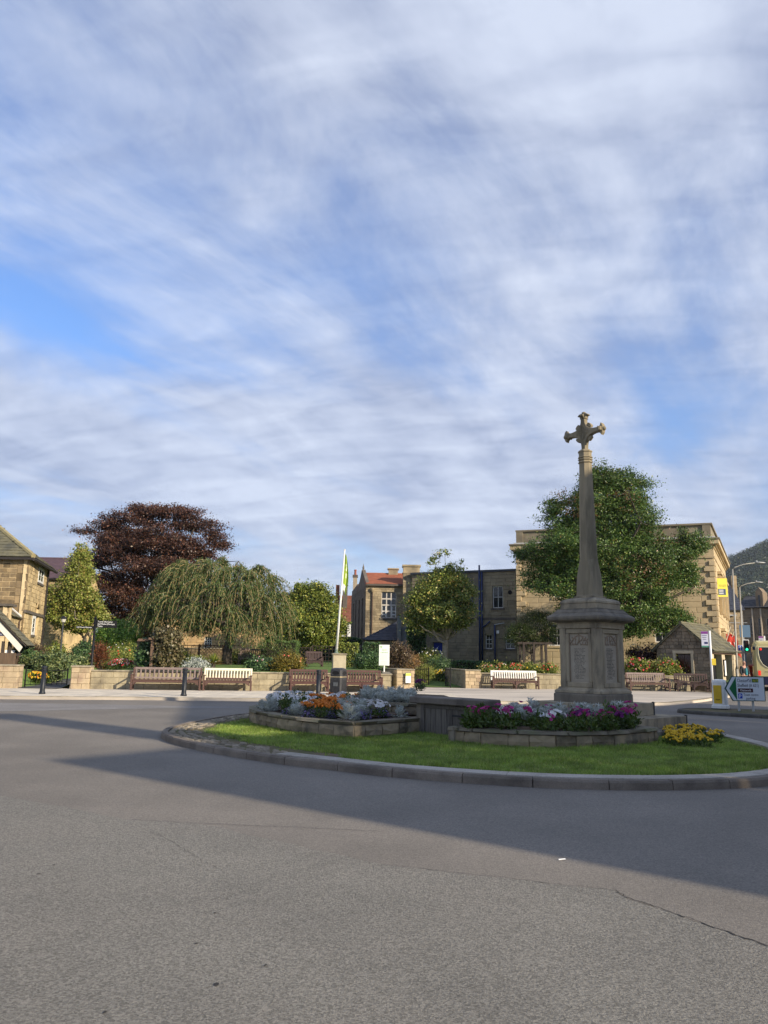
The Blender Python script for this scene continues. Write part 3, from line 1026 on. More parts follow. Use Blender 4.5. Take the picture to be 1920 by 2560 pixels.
for p, t in pa:
    nn = Vector((-t.y, t.x, 0))
    for k in (-1, 1):
        q = p + nn * (.98 * k)
        vs_.append((q.x, q.y, path_z(p.y) + .012))
fs = [(2 * i, 2 * i + 1, 2 * i + 3, 2 * i + 2) for i in range(len(pa) - 1)]
tag(MB().add(vs_, fs).build('garden_path', path_m), kind='structure')

# ------------------------------------------------------------------ wooded hill beyond the town
crest = [(1100, 1640), (1300, 1600), (1500, 1520), (1640, 1455), (1740, 1425), (1810, 1406), (1860, 1382), (1915, 1352), (2000, 1335), (2150, 1345), (2400, 1420), (2700, 1500)]
hb = []
for k in range(11):
    f = k / 10
    for px, py in crest:
        c = P(px, py, 1100)
        top = max(2, c.z - 14)
        y = 420 + 850 * f if k <= 8 else 1100 + (f - .8) * 1500
        prof = sstep(0, .82, f) if f <= .82 else 1 - .25 * (f - .82)
        hb.append((c.x * (y / 1100) if f <= .82 else c.x, y, top * prof - .5))
nc = len(crest)
hf = [(k * nc + i, k * nc + i + 1, (k + 1) * nc + i + 1, (k + 1) * nc + i) for k in range(10) for i in range(nc - 1)]
hill_m = M('hill_ground', (.028, .040, .016), (.04, .05, .02), sc_=.05, rough=1.0)
tag(MB().add(hb, hf).build('hill', hill_m, smooth=True), kind='structure')
HB = np.array(hb).reshape(11, nc, 3)
gq = np.random.default_rng(3)
nt_ = 9000
fi = 1 + gq.random(nt_) * 8.2; ii = 2.5 + gq.random(nt_) * (nc - 3.6)
k0, i0 = np.floor(fi).astype(int), np.floor(ii).astype(int)
a_, b_ = (fi - k0)[:, None], (ii - i0)[:, None]
Pt = (HB[k0, i0] * (1 - a_) + HB[np.minimum(k0 + 1, 10), i0] * a_) * (1 - b_) + (HB[k0, i0 + 1] * (1 - a_) + HB[np.minimum(k0 + 1, 10), i0 + 1] * a_) * b_
hh = 8 + 7 * gq.random(nt_)
rep = np.repeat(np.arange(nt_), 18)
dd = unit(gq.normal(size=(len(rep), 3)))
Cc = Pt[rep] + np.column_stack([np.zeros((len(rep), 2)), hh[rep] * .55]) + dd * np.column_stack([hh * .30, hh * .30, hh * .5])[rep] * (.55 + .45 * gq.random(len(rep)))[:, None]
s_ = 1.5 + 1.4 * gq.random(len(rep))
V, F = leaf_quads(Cc, gq.normal(size=Cc.shape), dd + np.array([0, 0, .6]) + gq.normal(size=Cc.shape) * .4, s_, s_ * .8)
wood_m = LM('wood_leaf', [(0, (.030, .052, .022)), (.6, (.045, .068, .026)), (1, (.075, .088, .03))], trans=.15, patch=.40, psc=.02)
tag(link('wood', npmesh('wood', V, F, wood_m)), 'dark wooded hillside rising beyond the rooftops', 'woodland', kind='stuff')
# ================================================================== WAR MEMORIAL CROSS
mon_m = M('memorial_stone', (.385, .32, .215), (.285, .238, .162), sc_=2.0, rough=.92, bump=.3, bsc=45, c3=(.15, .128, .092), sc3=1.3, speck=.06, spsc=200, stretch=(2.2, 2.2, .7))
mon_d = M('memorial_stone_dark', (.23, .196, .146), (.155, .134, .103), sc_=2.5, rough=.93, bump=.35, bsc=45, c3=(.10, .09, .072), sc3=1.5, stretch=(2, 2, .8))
mon_l = M('memorial_shaft', (.33, .275, .18), (.235, .198, .132), sc_=1.6, rough=.92, bump=.3, bsc=50, c3=(.15, .13, .085), sc3=1.1, stretch=(2.5, 2.5, .5))
panel_m = M('memorial_panel', (.40, .345, .26), (.34, .29, .215), sc_=4, rough=.9, bump=.1, bsc=60)
carve_m = M('memorial_carving', (.34, .255, .17), (.26, .195, .13), sc_=6, rough=.92)
name_m = M('inscription', (.07, .062, .05), rough=.9)
mon = thing('war_memorial', 'tall weathered stone memorial cross on a panelled pedestal between the flower beds', 'memorial', (MON.x, MON.y, 0), -MROT)
bx('base_slab', mon, (0, 0, .15), (3.6, 3.6, .10), mon_d, bevel=.01)
for S, z0, z1, k in ((2.9, .20, .43, 3), (1.9, .43, .70, 2)):
    w_ = S / k
    for i in range(k):
        for j in range(k):
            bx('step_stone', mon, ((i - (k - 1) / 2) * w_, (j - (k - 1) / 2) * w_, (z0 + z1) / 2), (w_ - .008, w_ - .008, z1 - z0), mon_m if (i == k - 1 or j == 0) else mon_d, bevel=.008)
for S, z0, z1 in ((2.9, .20, .43), (1.9, .43, .70)):
    bx('dark_corner_strip', mon, (S / 2 - .02, S / 2 + .012, (z0 + z1) / 2 + .01), (.05, .05, z1 - z0 + .03), M('black_iron', (.012, .013, .015), rough=.45, spec=.5), bevel=.004)  # thin dark upright at the far corner of each step
def sq(prof):
    return MB().lathe([(h * math.sqrt(2), z) for h, z in prof], 4, rot=R(45))
sq([(.63, .70), (.63, .87), (.605, .90)]).build('plinth', mon_d, mon, bevel=.006)
sq([(.605, .90), (.615, .905), (.61, .95), (.56, .985), (.545, 1.01), (.545, 1.03)]).build('plinth_moulding', mon_m, mon)
bx('dado', mon, (0, 0, 1.68), (.94, .94, 1.30), mon_m, bevel=.004)
for sx in (-1, 1):
    for sy in (-1, 1):
        po = [(.345, .345), (.345, .515), (.375, .535), (.475, .535), (.535, .475), (.535, .375), (.515, .345)]
        po = [(x * sx, y * sy) for x, y in po]
        MB().prism(po, 1.03, 2.33).build('corner_pier', mon_m, mon)
sq([(.535, 2.33), (.55, 2.345), (.54, 2.36), (.54, 2.44), (.56, 2.47)]).build('frieze', mon_m, mon)
sq([(.56, 2.47), (.66, 2.50), (.70, 2.525), (.715, 2.56), (.715, 2.60), (.69, 2.625)]).build('cornice', mon_d, mon)
sq([(.69, 2.625), (.60, 2.685), (.60, 2.70), (.585, 2.715), (.54, 2.765), (.54, 2.785)]).build('weathering', mon_d, mon)
sq([(.50, 2.785), (.49, 2.79), (.48, 2.90), (.495, 2.915), (.49, 2.955), (.45, 2.995), (.36, 3.03), (.265, 3.045), (.265, 3.085)]).build('cap_moulding', mon_m, mon)
for f in range(4):
    T = Matrix.Rotation(f * math.pi / 2, 4, 'Z')
    fr = link('panel_frame', None, mon)
    mb = MB()
    for c_, d_ in (((0, -.50, 2.27), (.66, .055, .10)), ((0, -.50, 1.085), (.66, .055, .11)), ((-.30, -.50, 1.68), (.085, .055, 1.08)), ((.30, -.50, 1.68), (.085, .055, 1.08))):
        mb.box(c_, d_)
    bpy.data.objects.remove(fr)
    mb.build('panel_frame', mon_m, mon, mx=T, bevel=.012)
    MB().box((0, -.476, 1.68), (.52, .012, 1.09)).build('name_panel', panel_m, mon, mx=T)
    tr = MB()
    for s in (-1, 1):
        tr.tube([(s * .255 * (1 - t), -.487, 1.98 + .20 * math.sin(t * 1.57)) for t in (0, .2, .4, .6, .8, 1)], .014, 5)
        for q in range(3):
            cx = s * (.06 + q * .075)
            tr.tube([(cx - .04, -.487, 2.02 - q * .012), (cx - .02, -.487, 1.965), (cx + .015, -.487, 1.97), (cx + .04, -.487, 2.03)], .011, 5)
            tr.tube([(cx - .03, -.487, 2.05), (cx + s * .03, -.487, 2.10), (cx + s * .05, -.487, 2.17 - q * .02)], .012, 5)
        tr.tube([(s * .255, -.487, 2.2), (s * .255, -.487, 1.6), (s * .255, -.487, 1.16)], .012, 5)
    tr.tube([(0, -.487, 2.21), (0, -.487, 2.02)], .014, 5)
    tr.build('tracery', carve_m, mon, mx=T, smooth=True)
    ins = MB()
    rr = random.Random(40 + f)
    for line in range(22):
        z = 1.885 - line * .0315
        x = -.125 - rr.random() * .03
        xe = .06 + rr.random() * .10
        while x < xe:
            l = rr.uniform(.008, .018)
            ins.box((x + l / 2, -.4835, z + rr.uniform(-.002, .002)), (l * rr.uniform(.3, .8), .003, rr.uniform(.010, .020)))
            x += l + .004 + (.018 if rr.random() < .16 else 0)
    tag(ins.build('inscription', name_m, mon, mx=T), kind='stuff')
rings_ = []
for z, h, c_ in ((3.085, .232, .012), (3.12, .222, .012), (3.55, .205, .014), (3.72, .196, .045), (3.95, .190, .105), (4.6, .177, .100), (5.4, .158, .090), (6.28, .138, .080)):
    rings_.append([(h, -h + c_, z), (h, h - c_, z), (h - c_, h, z), (-h + c_, h, z), (-h, h - c_, z), (-h, -h + c_, z), (-h + c_, -h, z), (h - c_, -h, z)])
mb = MB()
mb.add([p for r_ in rings_ for p in r_], [(k * 8 + i, k * 8 + (i + 1) % 8, k * 8 + 8 + (i + 1) % 8, k * 8 + 8 + i) for k in range(len(rings_) - 1) for i in range(8)] + [tuple(range(8)), tuple(range(56, 64))])
mb.build('shaft', mon_l, mon)
prof = [(.15, 6.28)]
for z in (6.285, 6.355, 6.41):
    prof += [(.152, z), (.178, z + .012), (.178, z + .028), (.152, z + .045)]
prof += [(.155, 6.47), (.155, 6.545), (.175, 6.565), (.172, 6.59), (.13, 6.61), (.11, 6.63)]
MB().lathe(prof, 8, rot=R(22.5)).build('collar', mon_l, mon)
cross = MB()
cz = 7.055
def arm_outline(L_, w):
    pts_ = []
    for q in range(4):
        a = q * math.pi / 2
        ends = [(L_[q], -w), (L_[q], w)]
        nq = (q + 1) % 4
        p0, p2 = (L_[q] * .92, w), (w, L_[nq] * .92)
        seg_ = []
        for k in range(9):
            t = k / 8
            c1 = (.045, .045)
            seg_.append(((1 - t) ** 2 * p0[0] + 2 * t * (1 - t) * c1[0] + t * t * p2[0], (1 - t) ** 2 * p0[1] + 2 * t * (1 - t) * c1[1] + t * t * p2[1]))
        for x, z in [ends[0], ends[1]] + seg_:
            ca, sa = round(math.cos(a)), round(math.sin(a))
            pts_.append((x * ca - z * sa, x * sa + z * ca))
    return pts_
ol = arm_outline([.42, .36, .42, .44], .053)
cross.extr([(x, -.072, cz + z) for x, z in ol], (0, .144, 0))
cross.build('cross_arms', mon_l, mon, bevel=.008)
rib = MB()
rib.box((0, -.076, cz), (.03, .014, .34)); rib.box((0, -.076, cz), (.34, .014, .026))
for s in (-1, 1):
    rib.tube([(s * .155, -.075, cz + .03), (s * .06, -.075, cz + .06), (s * .03, -.075, cz + .155)], .010, 4)
    rib.tube([(s * .155, -.075, cz - .03), (s * .06, -.075, cz - .06), (s * .03, -.075, cz - .155)], .010, 4)
rib.build('cross_rib', mon_l, mon)
for q, ln in enumerate((.42, .36, .42)):
    a = q * math.pi / 2
    T = Matrix.Translation((0, 0, cz)) @ Matrix.Rotation(-a, 4, 'Y')
    f_ = MB()
    f_.box((ln - .005, 0, 0), (.022, .165, .155))
    f_.extr([(ln, -.06, -.066), (ln + .05, -.06, -.085), (ln + .07, -.06, -.155), (ln + .115, -.06, -.10), (ln + .125, -.06, -.03), (ln + .125, -.06, .03), (ln + .115, -.06, .10), (ln + .07, -.06, .155), (ln + .05, -.06, .085), (ln, -.06, .066)], (0, .12, 0))
    f_.extr([(ln, -.066, -.05), (ln + .05, -.13, -.05), (ln + .10, -.10, -.05), (ln + .10, .10, -.05), (ln + .05, .13, -.05), (ln, .066, -.05)], (0, 0, .10))
    f_.build('arm_finial', mon_l, mon, mx=T, bevel=.01)
    b_ = MB().lathe([(.012, -.05), (.045, -.03), (.055, 0), (.045, .035), (.012, .05)], 8)
    b_.build('finial_knob', mon_l, mon, mx=T @ Matrix.Translation((ln + .125, 0, 0)) @ Matrix.Rotation(R(90), 4, 'Y'), smooth=True)
for q in range(4):
    T = Matrix.Translation((0, 0, cz)) @ Matrix.Rotation(-(q * math.pi / 2 + math.pi / 4), 4, 'Y')
    k_ = MB().extr([(.10, -.045, -.03), (.20, -.045, -.035), (.215, -.045, -.075), (.265, -.045, -.06), (.275, -.045, 0), (.265, -.045, .06), (.215, -.045, .075), (.20, -.045, .035), (.10, -.045, .03)], (0, .09, 0))
    k_.build('crocket', mon_l, mon, mx=T, bevel=.008)

# ================================================================== STONE CUPBOARD WITH PLANK DOORS
slab_top = M('cabinet_slab', (.15, .125, .10), (.10, .085, .07), sc_=3, rough=.9, bump=.4, bsc=40, c3=(.20, .17, .14), sc3=1.3)
plank_m = M('weathered_plank', (.165, .145, .12), (.105, .092, .078), sc_=3, rough=.9, var=.22, bump=.5, bsc=30, stretch=(12, 12, 1))
cab = thing('stone_cupboard', 'low stone cupboard with grey plank doors and a thick slab top beside the memorial', 'cupboard', (1.33, 15.6, .08), R(-43.8))
bx('side_wall', cab, (-.80, .24, .30), (.13, .42, .64), mon_d)
bx('side_wall', cab, (.80, .24, .30), (.13, .42, .64), mon_d)
bx('back_wall', cab, (0, .40, .30), (1.46, .10, .64), mon_d)
bx('door_post', cab, (-.69, .06, .30), (.09, .09, .64), plank_m)
bx('door_post', cab, (.69, .06, .30), (.09, .09, .64), plank_m)
bx('lintel', cab, (0, .06, .58), (1.28, .09, .07), plank_m)
for i in range(9):
    bx('plank', cab, (-.568 + i * .142, .055 + rnd.uniform(-.006, .006), .27), (.134, .03, .56), plank_m, bevel=.005)
iron = M('black_iron', (.012, .013, .015))
for z in (.14, .43):
    bx('hinge', cab, (.36, .028, z), (.58, .012, .035), iron, bevel=.002)
bx('top_slab', cab, (-.02, .20, .695), (1.90, .56, .135), slab_top, bevel=.02)

# ================================================================== PLANTERS
pl_m = M('planter_stone', (.31, .245, .155), (.21, .168, .108), sc_=5, rough=.92, var=.22, bump=.5, bsc=35, c3=(.115, .10, .07), sc3=2.2)
cop_m = M('planter_coping', (.205, .175, .12), (.14, .12, .085), sc_=5, rough=.93, var=.15, bump=.6, bsc=35, c3=(.13, .135, .07), sc3=2.4)
mort_m = M('planter_mortar', (.23, .20, .155), (.17, .15, .115), sc_=8, rough=1)
def planter(label, poly, walls, z_soil, zb, courses, cop):
    """poly: closed outline run clockwise or not; walls: index runs of the outline that are walled"""
    c0 = Vector((sum(p[0] for p in poly) / len(poly), sum(p[1] for p in poly) / len(poly)))
    t = thing('planter', label, 'planter', (c0.x, c0.y, 0))
    loc = [(p[0] - c0.x, p[1] - c0.y) for p in poly]
    MB().prism([(x * .97, y * .97) for x, y in loc], zb, z_soil).build('soil', soil_m, t)
    MB().prism([(x * .78, y * .74) for x, y in loc], z_soil - .01, z_soil + .07).build('soil_mound', soil_m, t, bevel=.05)
    mx, mc = [], []
    core = MB()
    for run, curved in walls:
        line = [loc[i] for i in run]
        if curved:
            line = smooth(line, 8)
        # outward side: away from the centroid
        for zc0, zc1, lens, bag, thick, ov in [(a, b, (.24, .58), mx, .16, 0.0) for a, b in courses] + [(cop[0], cop[1], (.5, .95), mc, .26, .035)]:
            fine = along(line, .02)
            i = 0
            while i < len(fine) - 2:
                l = rnd.uniform(*lens)
                k = max(3, int(l / .02))
                if len(fine) - i - k < 8:
                    k = len(fine) - 1 - i
                a, b = fine[i][0], fine[min(len(fine) - 1, i + k)][0]
                i += k
                if (b - a).length < .03:
                    continue
                u = (b - a).normalized()
                nrm = u.cross(Vector((0, 0, 1)))
                m_ = (a + b) / 2
                if nrm.dot(m_) < 0:
                    nrm = -nrm; u = -u
                th = thick + (rnd.uniform(0, .012) if bag is mc else 0)
                ctr = m_ - nrm * (th / 2 - ov)
                ctr.z = (zc0 + zc1) / 2
                bag.append(frame_mx(ctr, u, nrm, ((b - a).length - (.010 if bag is mx else .004) + (.012 if curved else 0), th, zc1 - zc0 - .010)))
                if bag is mx:
                    q = m_ - nrm * (.10); 
                    core.box((q.x, q.y, ctr.z), ((b - a).length + .02, .13, zc1 - zc0), math.atan2(u.y, u.x))
    core.build('wall', mort_m, t)
    place_stones(t, mx, pl_m, 'stone', 1)
    place_stones(t, mc, cop_m, 'coping_stone', 0)
    return t
PLR = planter('low stone planter of magenta and white flowers before the memorial steps', PL_R, [([0, 1, 2, 3, 4, 5, 6, 7], True), ([11, 0], False), ([7, 8], False)], .36, .03, [(.03, .09), (.09, .33)], (.33, .395))
PLL = planter('large curved stone planter of orange, white and silver bedding plants', PL_L, [([0, 12, 11, 10, 9, 8, 7, 6], True), ([0, 1, 2], False)], .39, .03, [(.03, .13), (.13, .355)], (.355, .42))
TIER = [(-.05, 17.3), (.80, 16.95), (1.5, 17.7), (2.0, 18.9), (1.9, 20.2), (.7, 21.0), (-.9, 20.6), (-1.0, 18.8)]
planter('raised inner stone tier planted with silver foliage in the curved planter', TIER, [([0, 1], False), ([1, 2, 3], False), ([7, 0], False)], .64, .40, [(.41, .585)], (.585, .655))

# ------------------------------------------------------------------ bedding plants
green_l = LM('bedding_leaf', [(0, (.045, .085, .014)), (.6, (.075, .125, .022)), (1, (.13, .15, .035))], trans=.3, patch=.2, psc=3)
dark_l = LM('bedding_leaf_dark', [(0, (.028, .055, .012)), (.7, (.05, .085, .018)), (1, (.07, .07, .03))], trans=.3, patch=.2, psc=3)
silver_l = LM('silver_leaf', [(0, (.30, .33, .30)), (.6, (.48, .51, .46)), (1, (.64, .66, .60))], trans=.15, rough=.9, patch=.1, psc=3)
def petal(name, c1, c2):
    return LM(name, [(0, c1), (1, c2)], trans=.3, rough=.7, patch=.08, psc=4)
white_p = petal('petal_white', (.74, .72, .70), (.86, .85, .84))
mag_p = petal('petal_magenta', (.30, .012, .14), (.50, .06, .26))
dpur_p = petal('petal_purple', (.10, .008, .10), (.18, .015, .15))
vio_p = petal('petal_violet', (.16, .11, .32), (.30, .22, .48))
ora_p = petal('petal_orange', (.62, .17, .012), (.78, .27, .03))
yel_p = petal('petal_yellow', (.72, .46, .015), (.85, .60, .05))
red_p = petal('petal_red', (.62, .035, .03), (.80, .10, .07))
pink_p = petal('petal_pink', (.70, .30, .33), (.82, .45, .45))
def mk_leaves(g, n, rad, h, ln, wd, mat, spread=.9, name='leaves'):
    d = unit(g.normal(size=(n, 3)) * np.array([1, 1, .7]) + np.array([0, 0, .35])); d[:, 2] = np.abs(d[:, 2])
    r_ = (.25 + .75 * g.random(n))[:, None]
    C = d * r_ * np.array([rad, rad, h]) + np.array([0, 0, h * .06])
    D = d * spread + g.normal(size=d.shape) * .45 + np.array([0, 0, .25])
    s = ln * (.65 + .7 * g.random(n))
    V, F = leaf_quads(C, D, d + np.array([0, 0, .8]) + g.normal(size=d.shape) * .3, s, s * wd)
    return npmesh(name, V, F, mat)
def mk_silver(g, n=62, rad=.15, h=.19):
    Vs, Fs, o_ = [], [], 0
    for _ in range(n):
        a = g.random() * 6.283; el = g.uniform(.15, 1.35)
        d = np.array([math.cos(a) * math.cos(el), math.sin(a) * math.cos(el), math.sin(el)])
        ln = g.uniform(.10, .17)
        c0 = d * np.array([rad, rad, h]) * g.uniform(.25, .8)
        side_ = np.cross(d, [0, 0, 1.0]); side_ /= max(1e-6, np.linalg.norm(side_))
        nn = np.cross(side_, d)
        # deeply lobed leaf: midrib blade and two pairs of lobes
        parts = [(c0 + d * ln * .5, d + nn * .1, ln, .022)]
        for t, k in ((.45, .55), (.75, .45)):
            for sgn in (-1, 1):
                parts.append((c0 + d * ln * t + side_ * sgn * .022, d * .7 + side_ * sgn, ln * k, .018))
        for cc, dd_, l_, w_ in parts:
            V, F = leaf_quads(np.array([cc]), np.array([dd_]), np.array([nn]), np.array([l_]), np.array([w_]))
            Vs.append(V); Fs.append(F + o_); o_ += 4
    return npmesh('leaves', np.concatenate(Vs), np.concatenate(Fs), silver_l)
def mk_blooms(g, n, rad, h, size, mat, pom=False, top=.55):
    mb = MB()
    for _ in range(n):
        a = g.random() * 6.283; el = g.uniform(.35, 1.5) if not pom else g.uniform(.5, 1.5)
        d = Vector((math.cos(a) * math.cos(el), math.sin(a) * math.cos(el), math.sin(el)))
        c_ = Vector((d.x * rad, d.y * rad, h * (.55 + .55 * d.z * (.7 + .3 * g.random()))))
        s = size * g.uniform(.75, 1.2)
        q = d.to_track_quat('Z', 'Y').to_matrix().to_4x4()
        if pom:
            pr = [(.15, -.35), (.45, -.2), (.5, .05), (.36, .28), (.08, .38)]
            b_ = MB().lathe([(r_ * s * g.uniform(.9, 1.1), z * s) for r_, z in pr], 7)
            mb.add([q @ Vector(p) + c_ for p in b_.v], b_.f)
        else:
            k = 10
            vs_ = [c_ - d * s * .22]
            for i in range(k):
                r_ = s * (.5 if i % 2 == 0 else .43) * g.uniform(.9, 1.08)
                vs_.append(q @ Vector((r_ * math.cos(i * 6.283 / k), r_ * math.sin(i * 6.283 / k), s * g.uniform(-.03, .09))) + c_)
            mb.add(vs_, [(0, 1 + i, 1 + (i + 1) % k) for i in range(k)])
    return mb.mesh('blossoms', mat, fix=pom)
def plant_proto(kind, g):
    if kind == 'silver':
        return [('leaves', mk_silver(g))]
    if kind == 'white':
        return [('leaves', mk_leaves(g, 80, .17, .20, .065, .5, green_l)), ('blossoms', mk_blooms(g, 28, .17, .22, .062, white_p))]
    if kind == 'magenta':
        return [('leaves', mk_leaves(g, 110, .18, .25, .07, .5, green_l)), ('blossoms', mk_blooms(g, 4, .15, .27, .080, mag_p))]
    if kind == 'purple':
        return [('leaves', mk_leaves(g, 100, .18, .26, .065, .5, dark_l)), ('blossoms', mk_blooms(g, 8, .15, .29, .09, dpur_p))]
    if kind == 'green':
        return [('leaves', mk_leaves(g, 150, .19, .26, .07, .45, green_l))]
    if kind == 'orange':
        return [('leaves', mk_leaves(g, 90, .14, .16, .05, .4, green_l)), ('blossoms', mk_blooms(g, 30, .155, .20, .046, ora_p, pom=True))]
    if kind == 'yellow':
        return [('leaves', mk_leaves(g, 150, .16, .16, .055, .4, green_l)), ('blossoms', mk_blooms(g, 16, .16, .17, .042, yel_p, pom=True))]
    if kind == 'violet':
        return [('leaves', mk_leaves(g, 90, .14, .11, .05, .6, dark_l)), ('blossoms', mk_leaves(g, 130, .15, .145, .024, .9, vio_p, name='blossoms'))]
PROTO = {}
PLAB = {'silver': ('silver_leaf_plant', 'feathery silver-grey foliage plant'), 'white': ('white_petunia', 'white flowering petunia'), 'magenta': ('magenta_petunia', 'leafy petunia with magenta blooms'),
        'purple': ('purple_petunia', 'dark purple flowering petunia'), 'green': ('leafy_bedding_plant', 'green bedding plant not in flower'), 'orange': ('orange_marigold', 'orange flowering marigold'),
        'yellow': ('yellow_marigold', 'bright yellow flowering marigold'), 'violet': ('violet_bedding_plant', 'low violet flowering edging plant')}
def put_plant(kind, x, y, z, where, grp, s=1.0):
    if kind not in PROTO:
        PROTO[kind] = [plant_proto(kind, np.random.default_rng(50 + 7 * i + len(kind))) for i in range(3)]
    pr = PROTO[kind][rnd.randrange(3)]
    nm, lb = PLAB[kind]
    k = s * rnd.uniform(.85, 1.2)
    t = thing(nm, lb + ' ' + where, 'flowering plant' if kind not in ('silver', 'green') else 'plant', (x, y, z), rnd.uniform(0, 6.283), grp + ' (' + kind + ')')
    t.scale = (k, k, k * rnd.uniform(.9, 1.15))
    for n_, me in pr:
        o = link(n_, me, t)
        if n_ == 'blossoms':
            tag(o, kind='stuff')
def zone(kinds, cx, cy, rx, ry, n, z, where, grp, poly=None, s=1.0, ztop=.17):
    """plants scattered over an elliptical patch of the photo whose flower heads stand at z + ztop"""
    done, guard = [], 0
    while len(done) < n and guard < n * 40:
        guard += 1
        a, r_ = rnd.random() * 6.283, math.sqrt(rnd.random())
        q = G(cx + rx * r_ * math.cos(a), cy + ry * r_ * math.sin(a), z + ztop)
        if poly and not in_poly((q.x, q.y), poly):
            continue
        if any((q.x - a_) ** 2 + (q.y - b_) ** 2 < .17 ** 2 for a_, b_ in done):
            continue
        done.append((q.x, q.y))
        put_plant(kinds[rnd.randrange(len(kinds))], q.x, q.y, z, where, grp, s)
def shrink(poly, f=.93):
    cx, cy = sum(p[0] for p in poly) / len(poly), sum(p[1] for p in poly) / len(poly)
    return [(cx + (x - cx) * f, cy + (y - cy) * f) for x, y in poly]
pL, pR, pT = shrink(PL_L, .92), shrink(PL_R, .95), shrink(TIER, .92)
wl, gl = 'in the large curved planter', 'bedding in the curved planter'
zl = .39
zone(['violet'], 760, 1785, 120, 10, 14, zl, 'along the curved front coping', 'bedding along the curved front coping', pL, ztop=.08)
zone(['violet'], 950, 1782, 62, 12, 12, zl, 'along the straight coping facing the cupboard', 'bedding along the straight coping facing the cupboard', pL, 1.1, ztop=.1)
zone(['silver'], 668, 1748, 24, 20, 6, zl, 'at the rounded outer end of the planter', 'bedding at the rounded outer end of the planter', pL, 1.0)
zone(['silver'], 738, 1768, 24, 14, 4, zl, 'in front of the orange marigolds, by the curved coping', 'bedding in front of the orange marigolds, by the curved coping', pL, 1.0)
zone(['silver'], 878, 1778, 28, 16, 5, zl, 'at the front corner of the curved planter', 'bedding at the front corner of the curved planter', pL, 1.25)
zone(['silver'], 1003, 1766, 14, 14, 3, zl, 'beside the coping next to the cupboard', 'bedding beside the coping next to the cupboard', pL, 1.0)
zone(['white', 'white', 'green'], 720, 1739, 58, 13, 22, zl + .05, 'behind the silver plants at the rounded end', 'bedding behind the silver plants at the rounded end', pL)
zone(['orange', 'orange', 'orange', 'orange', 'orange', 'white'], 818, 1752, 60, 20, 42, zl + .05, 'massed in the middle of the curved planter', 'bedding massed in the middle of the curved planter', pL)
zone(['white', 'white', 'white', 'green'], 945, 1754, 62, 15, 24, zl + .05, 'below the raised silver tier', 'bedding below the raised silver tier', pL)
zone(['white', 'orange', 'green'], 880, 1735, 60, 10, 12, zl, 'behind the massed orange marigolds', 'bedding behind the massed orange marigolds', pL)
zone(['purple', 'purple', 'green'], 860, 1722, 70, 7, 13, zl, 'at the back of the curved planter', 'bedding at the back of the curved planter', pL, 1.1, ztop=.24)
zone(['green', 'green', 'orange'], 800, 1765, 110, 14, 12, zl, 'between the marigolds and the front edging', 'bedding between the marigolds and the front edging', pL)
zone(['silver'], 975, 1734, 66, 22, 40, .60, 'on the raised inner tier', 'silver bedding on the inner tier', pT, 1.0)
zone(['purple'], 1050, 1712, 12, 4, 2, .64, 'on the raised inner tier', 'silver bedding on the inner tier', None)
wr, gr_ = 'in the planter before the memorial steps', 'bedding before the memorial steps'
zone(['violet'], 1165, 1800, 24, 8, 4, .34, 'at the cupboard corner of the memorial planter', 'bedding at the cupboard corner of the memorial planter', pR, ztop=.08)
zone(['violet'], 1570, 1800, 20, 8, 3, .34, 'at the steps corner of the memorial planter', 'bedding at the steps corner of the memorial planter', pR, ztop=.12)
zone(['silver', 'silver', 'silver', 'white'], 1385, 1768, 195, 10, 26, .43, 'in the back row before the memorial steps', 'bedding in the back row before the memorial steps', pR, 1.25, ztop=.27)
zone(['magenta', 'magenta', 'green', 'green', 'purple'], 1370, 1790, 205, 16, 56, .38, 'in the front rows of the memorial planter', 'bedding in the front rows of the memorial planter', pR, 1.1, ztop=.22)
zone(['magenta', 'green'], 1545, 1775, 40, 22, 10, .40, 'standing tall beside the memorial steps', 'bedding standing tall beside the memorial steps', pR, 1.25, ztop=.30)
zone(['white', 'magenta', 'green'], 1205, 1775, 30, 16, 7, .40, 'spilling beside the cupboard doors', 'bedding spilling beside the cupboard doors', pR, 1.2, ztop=.28)
zone(['yellow'], 1725, 1840, 82, 18, 26, .09, 'massed in the turf beside the memorial steps', 'yellow marigolds in the turf', None, 1.05, ztop=.10)
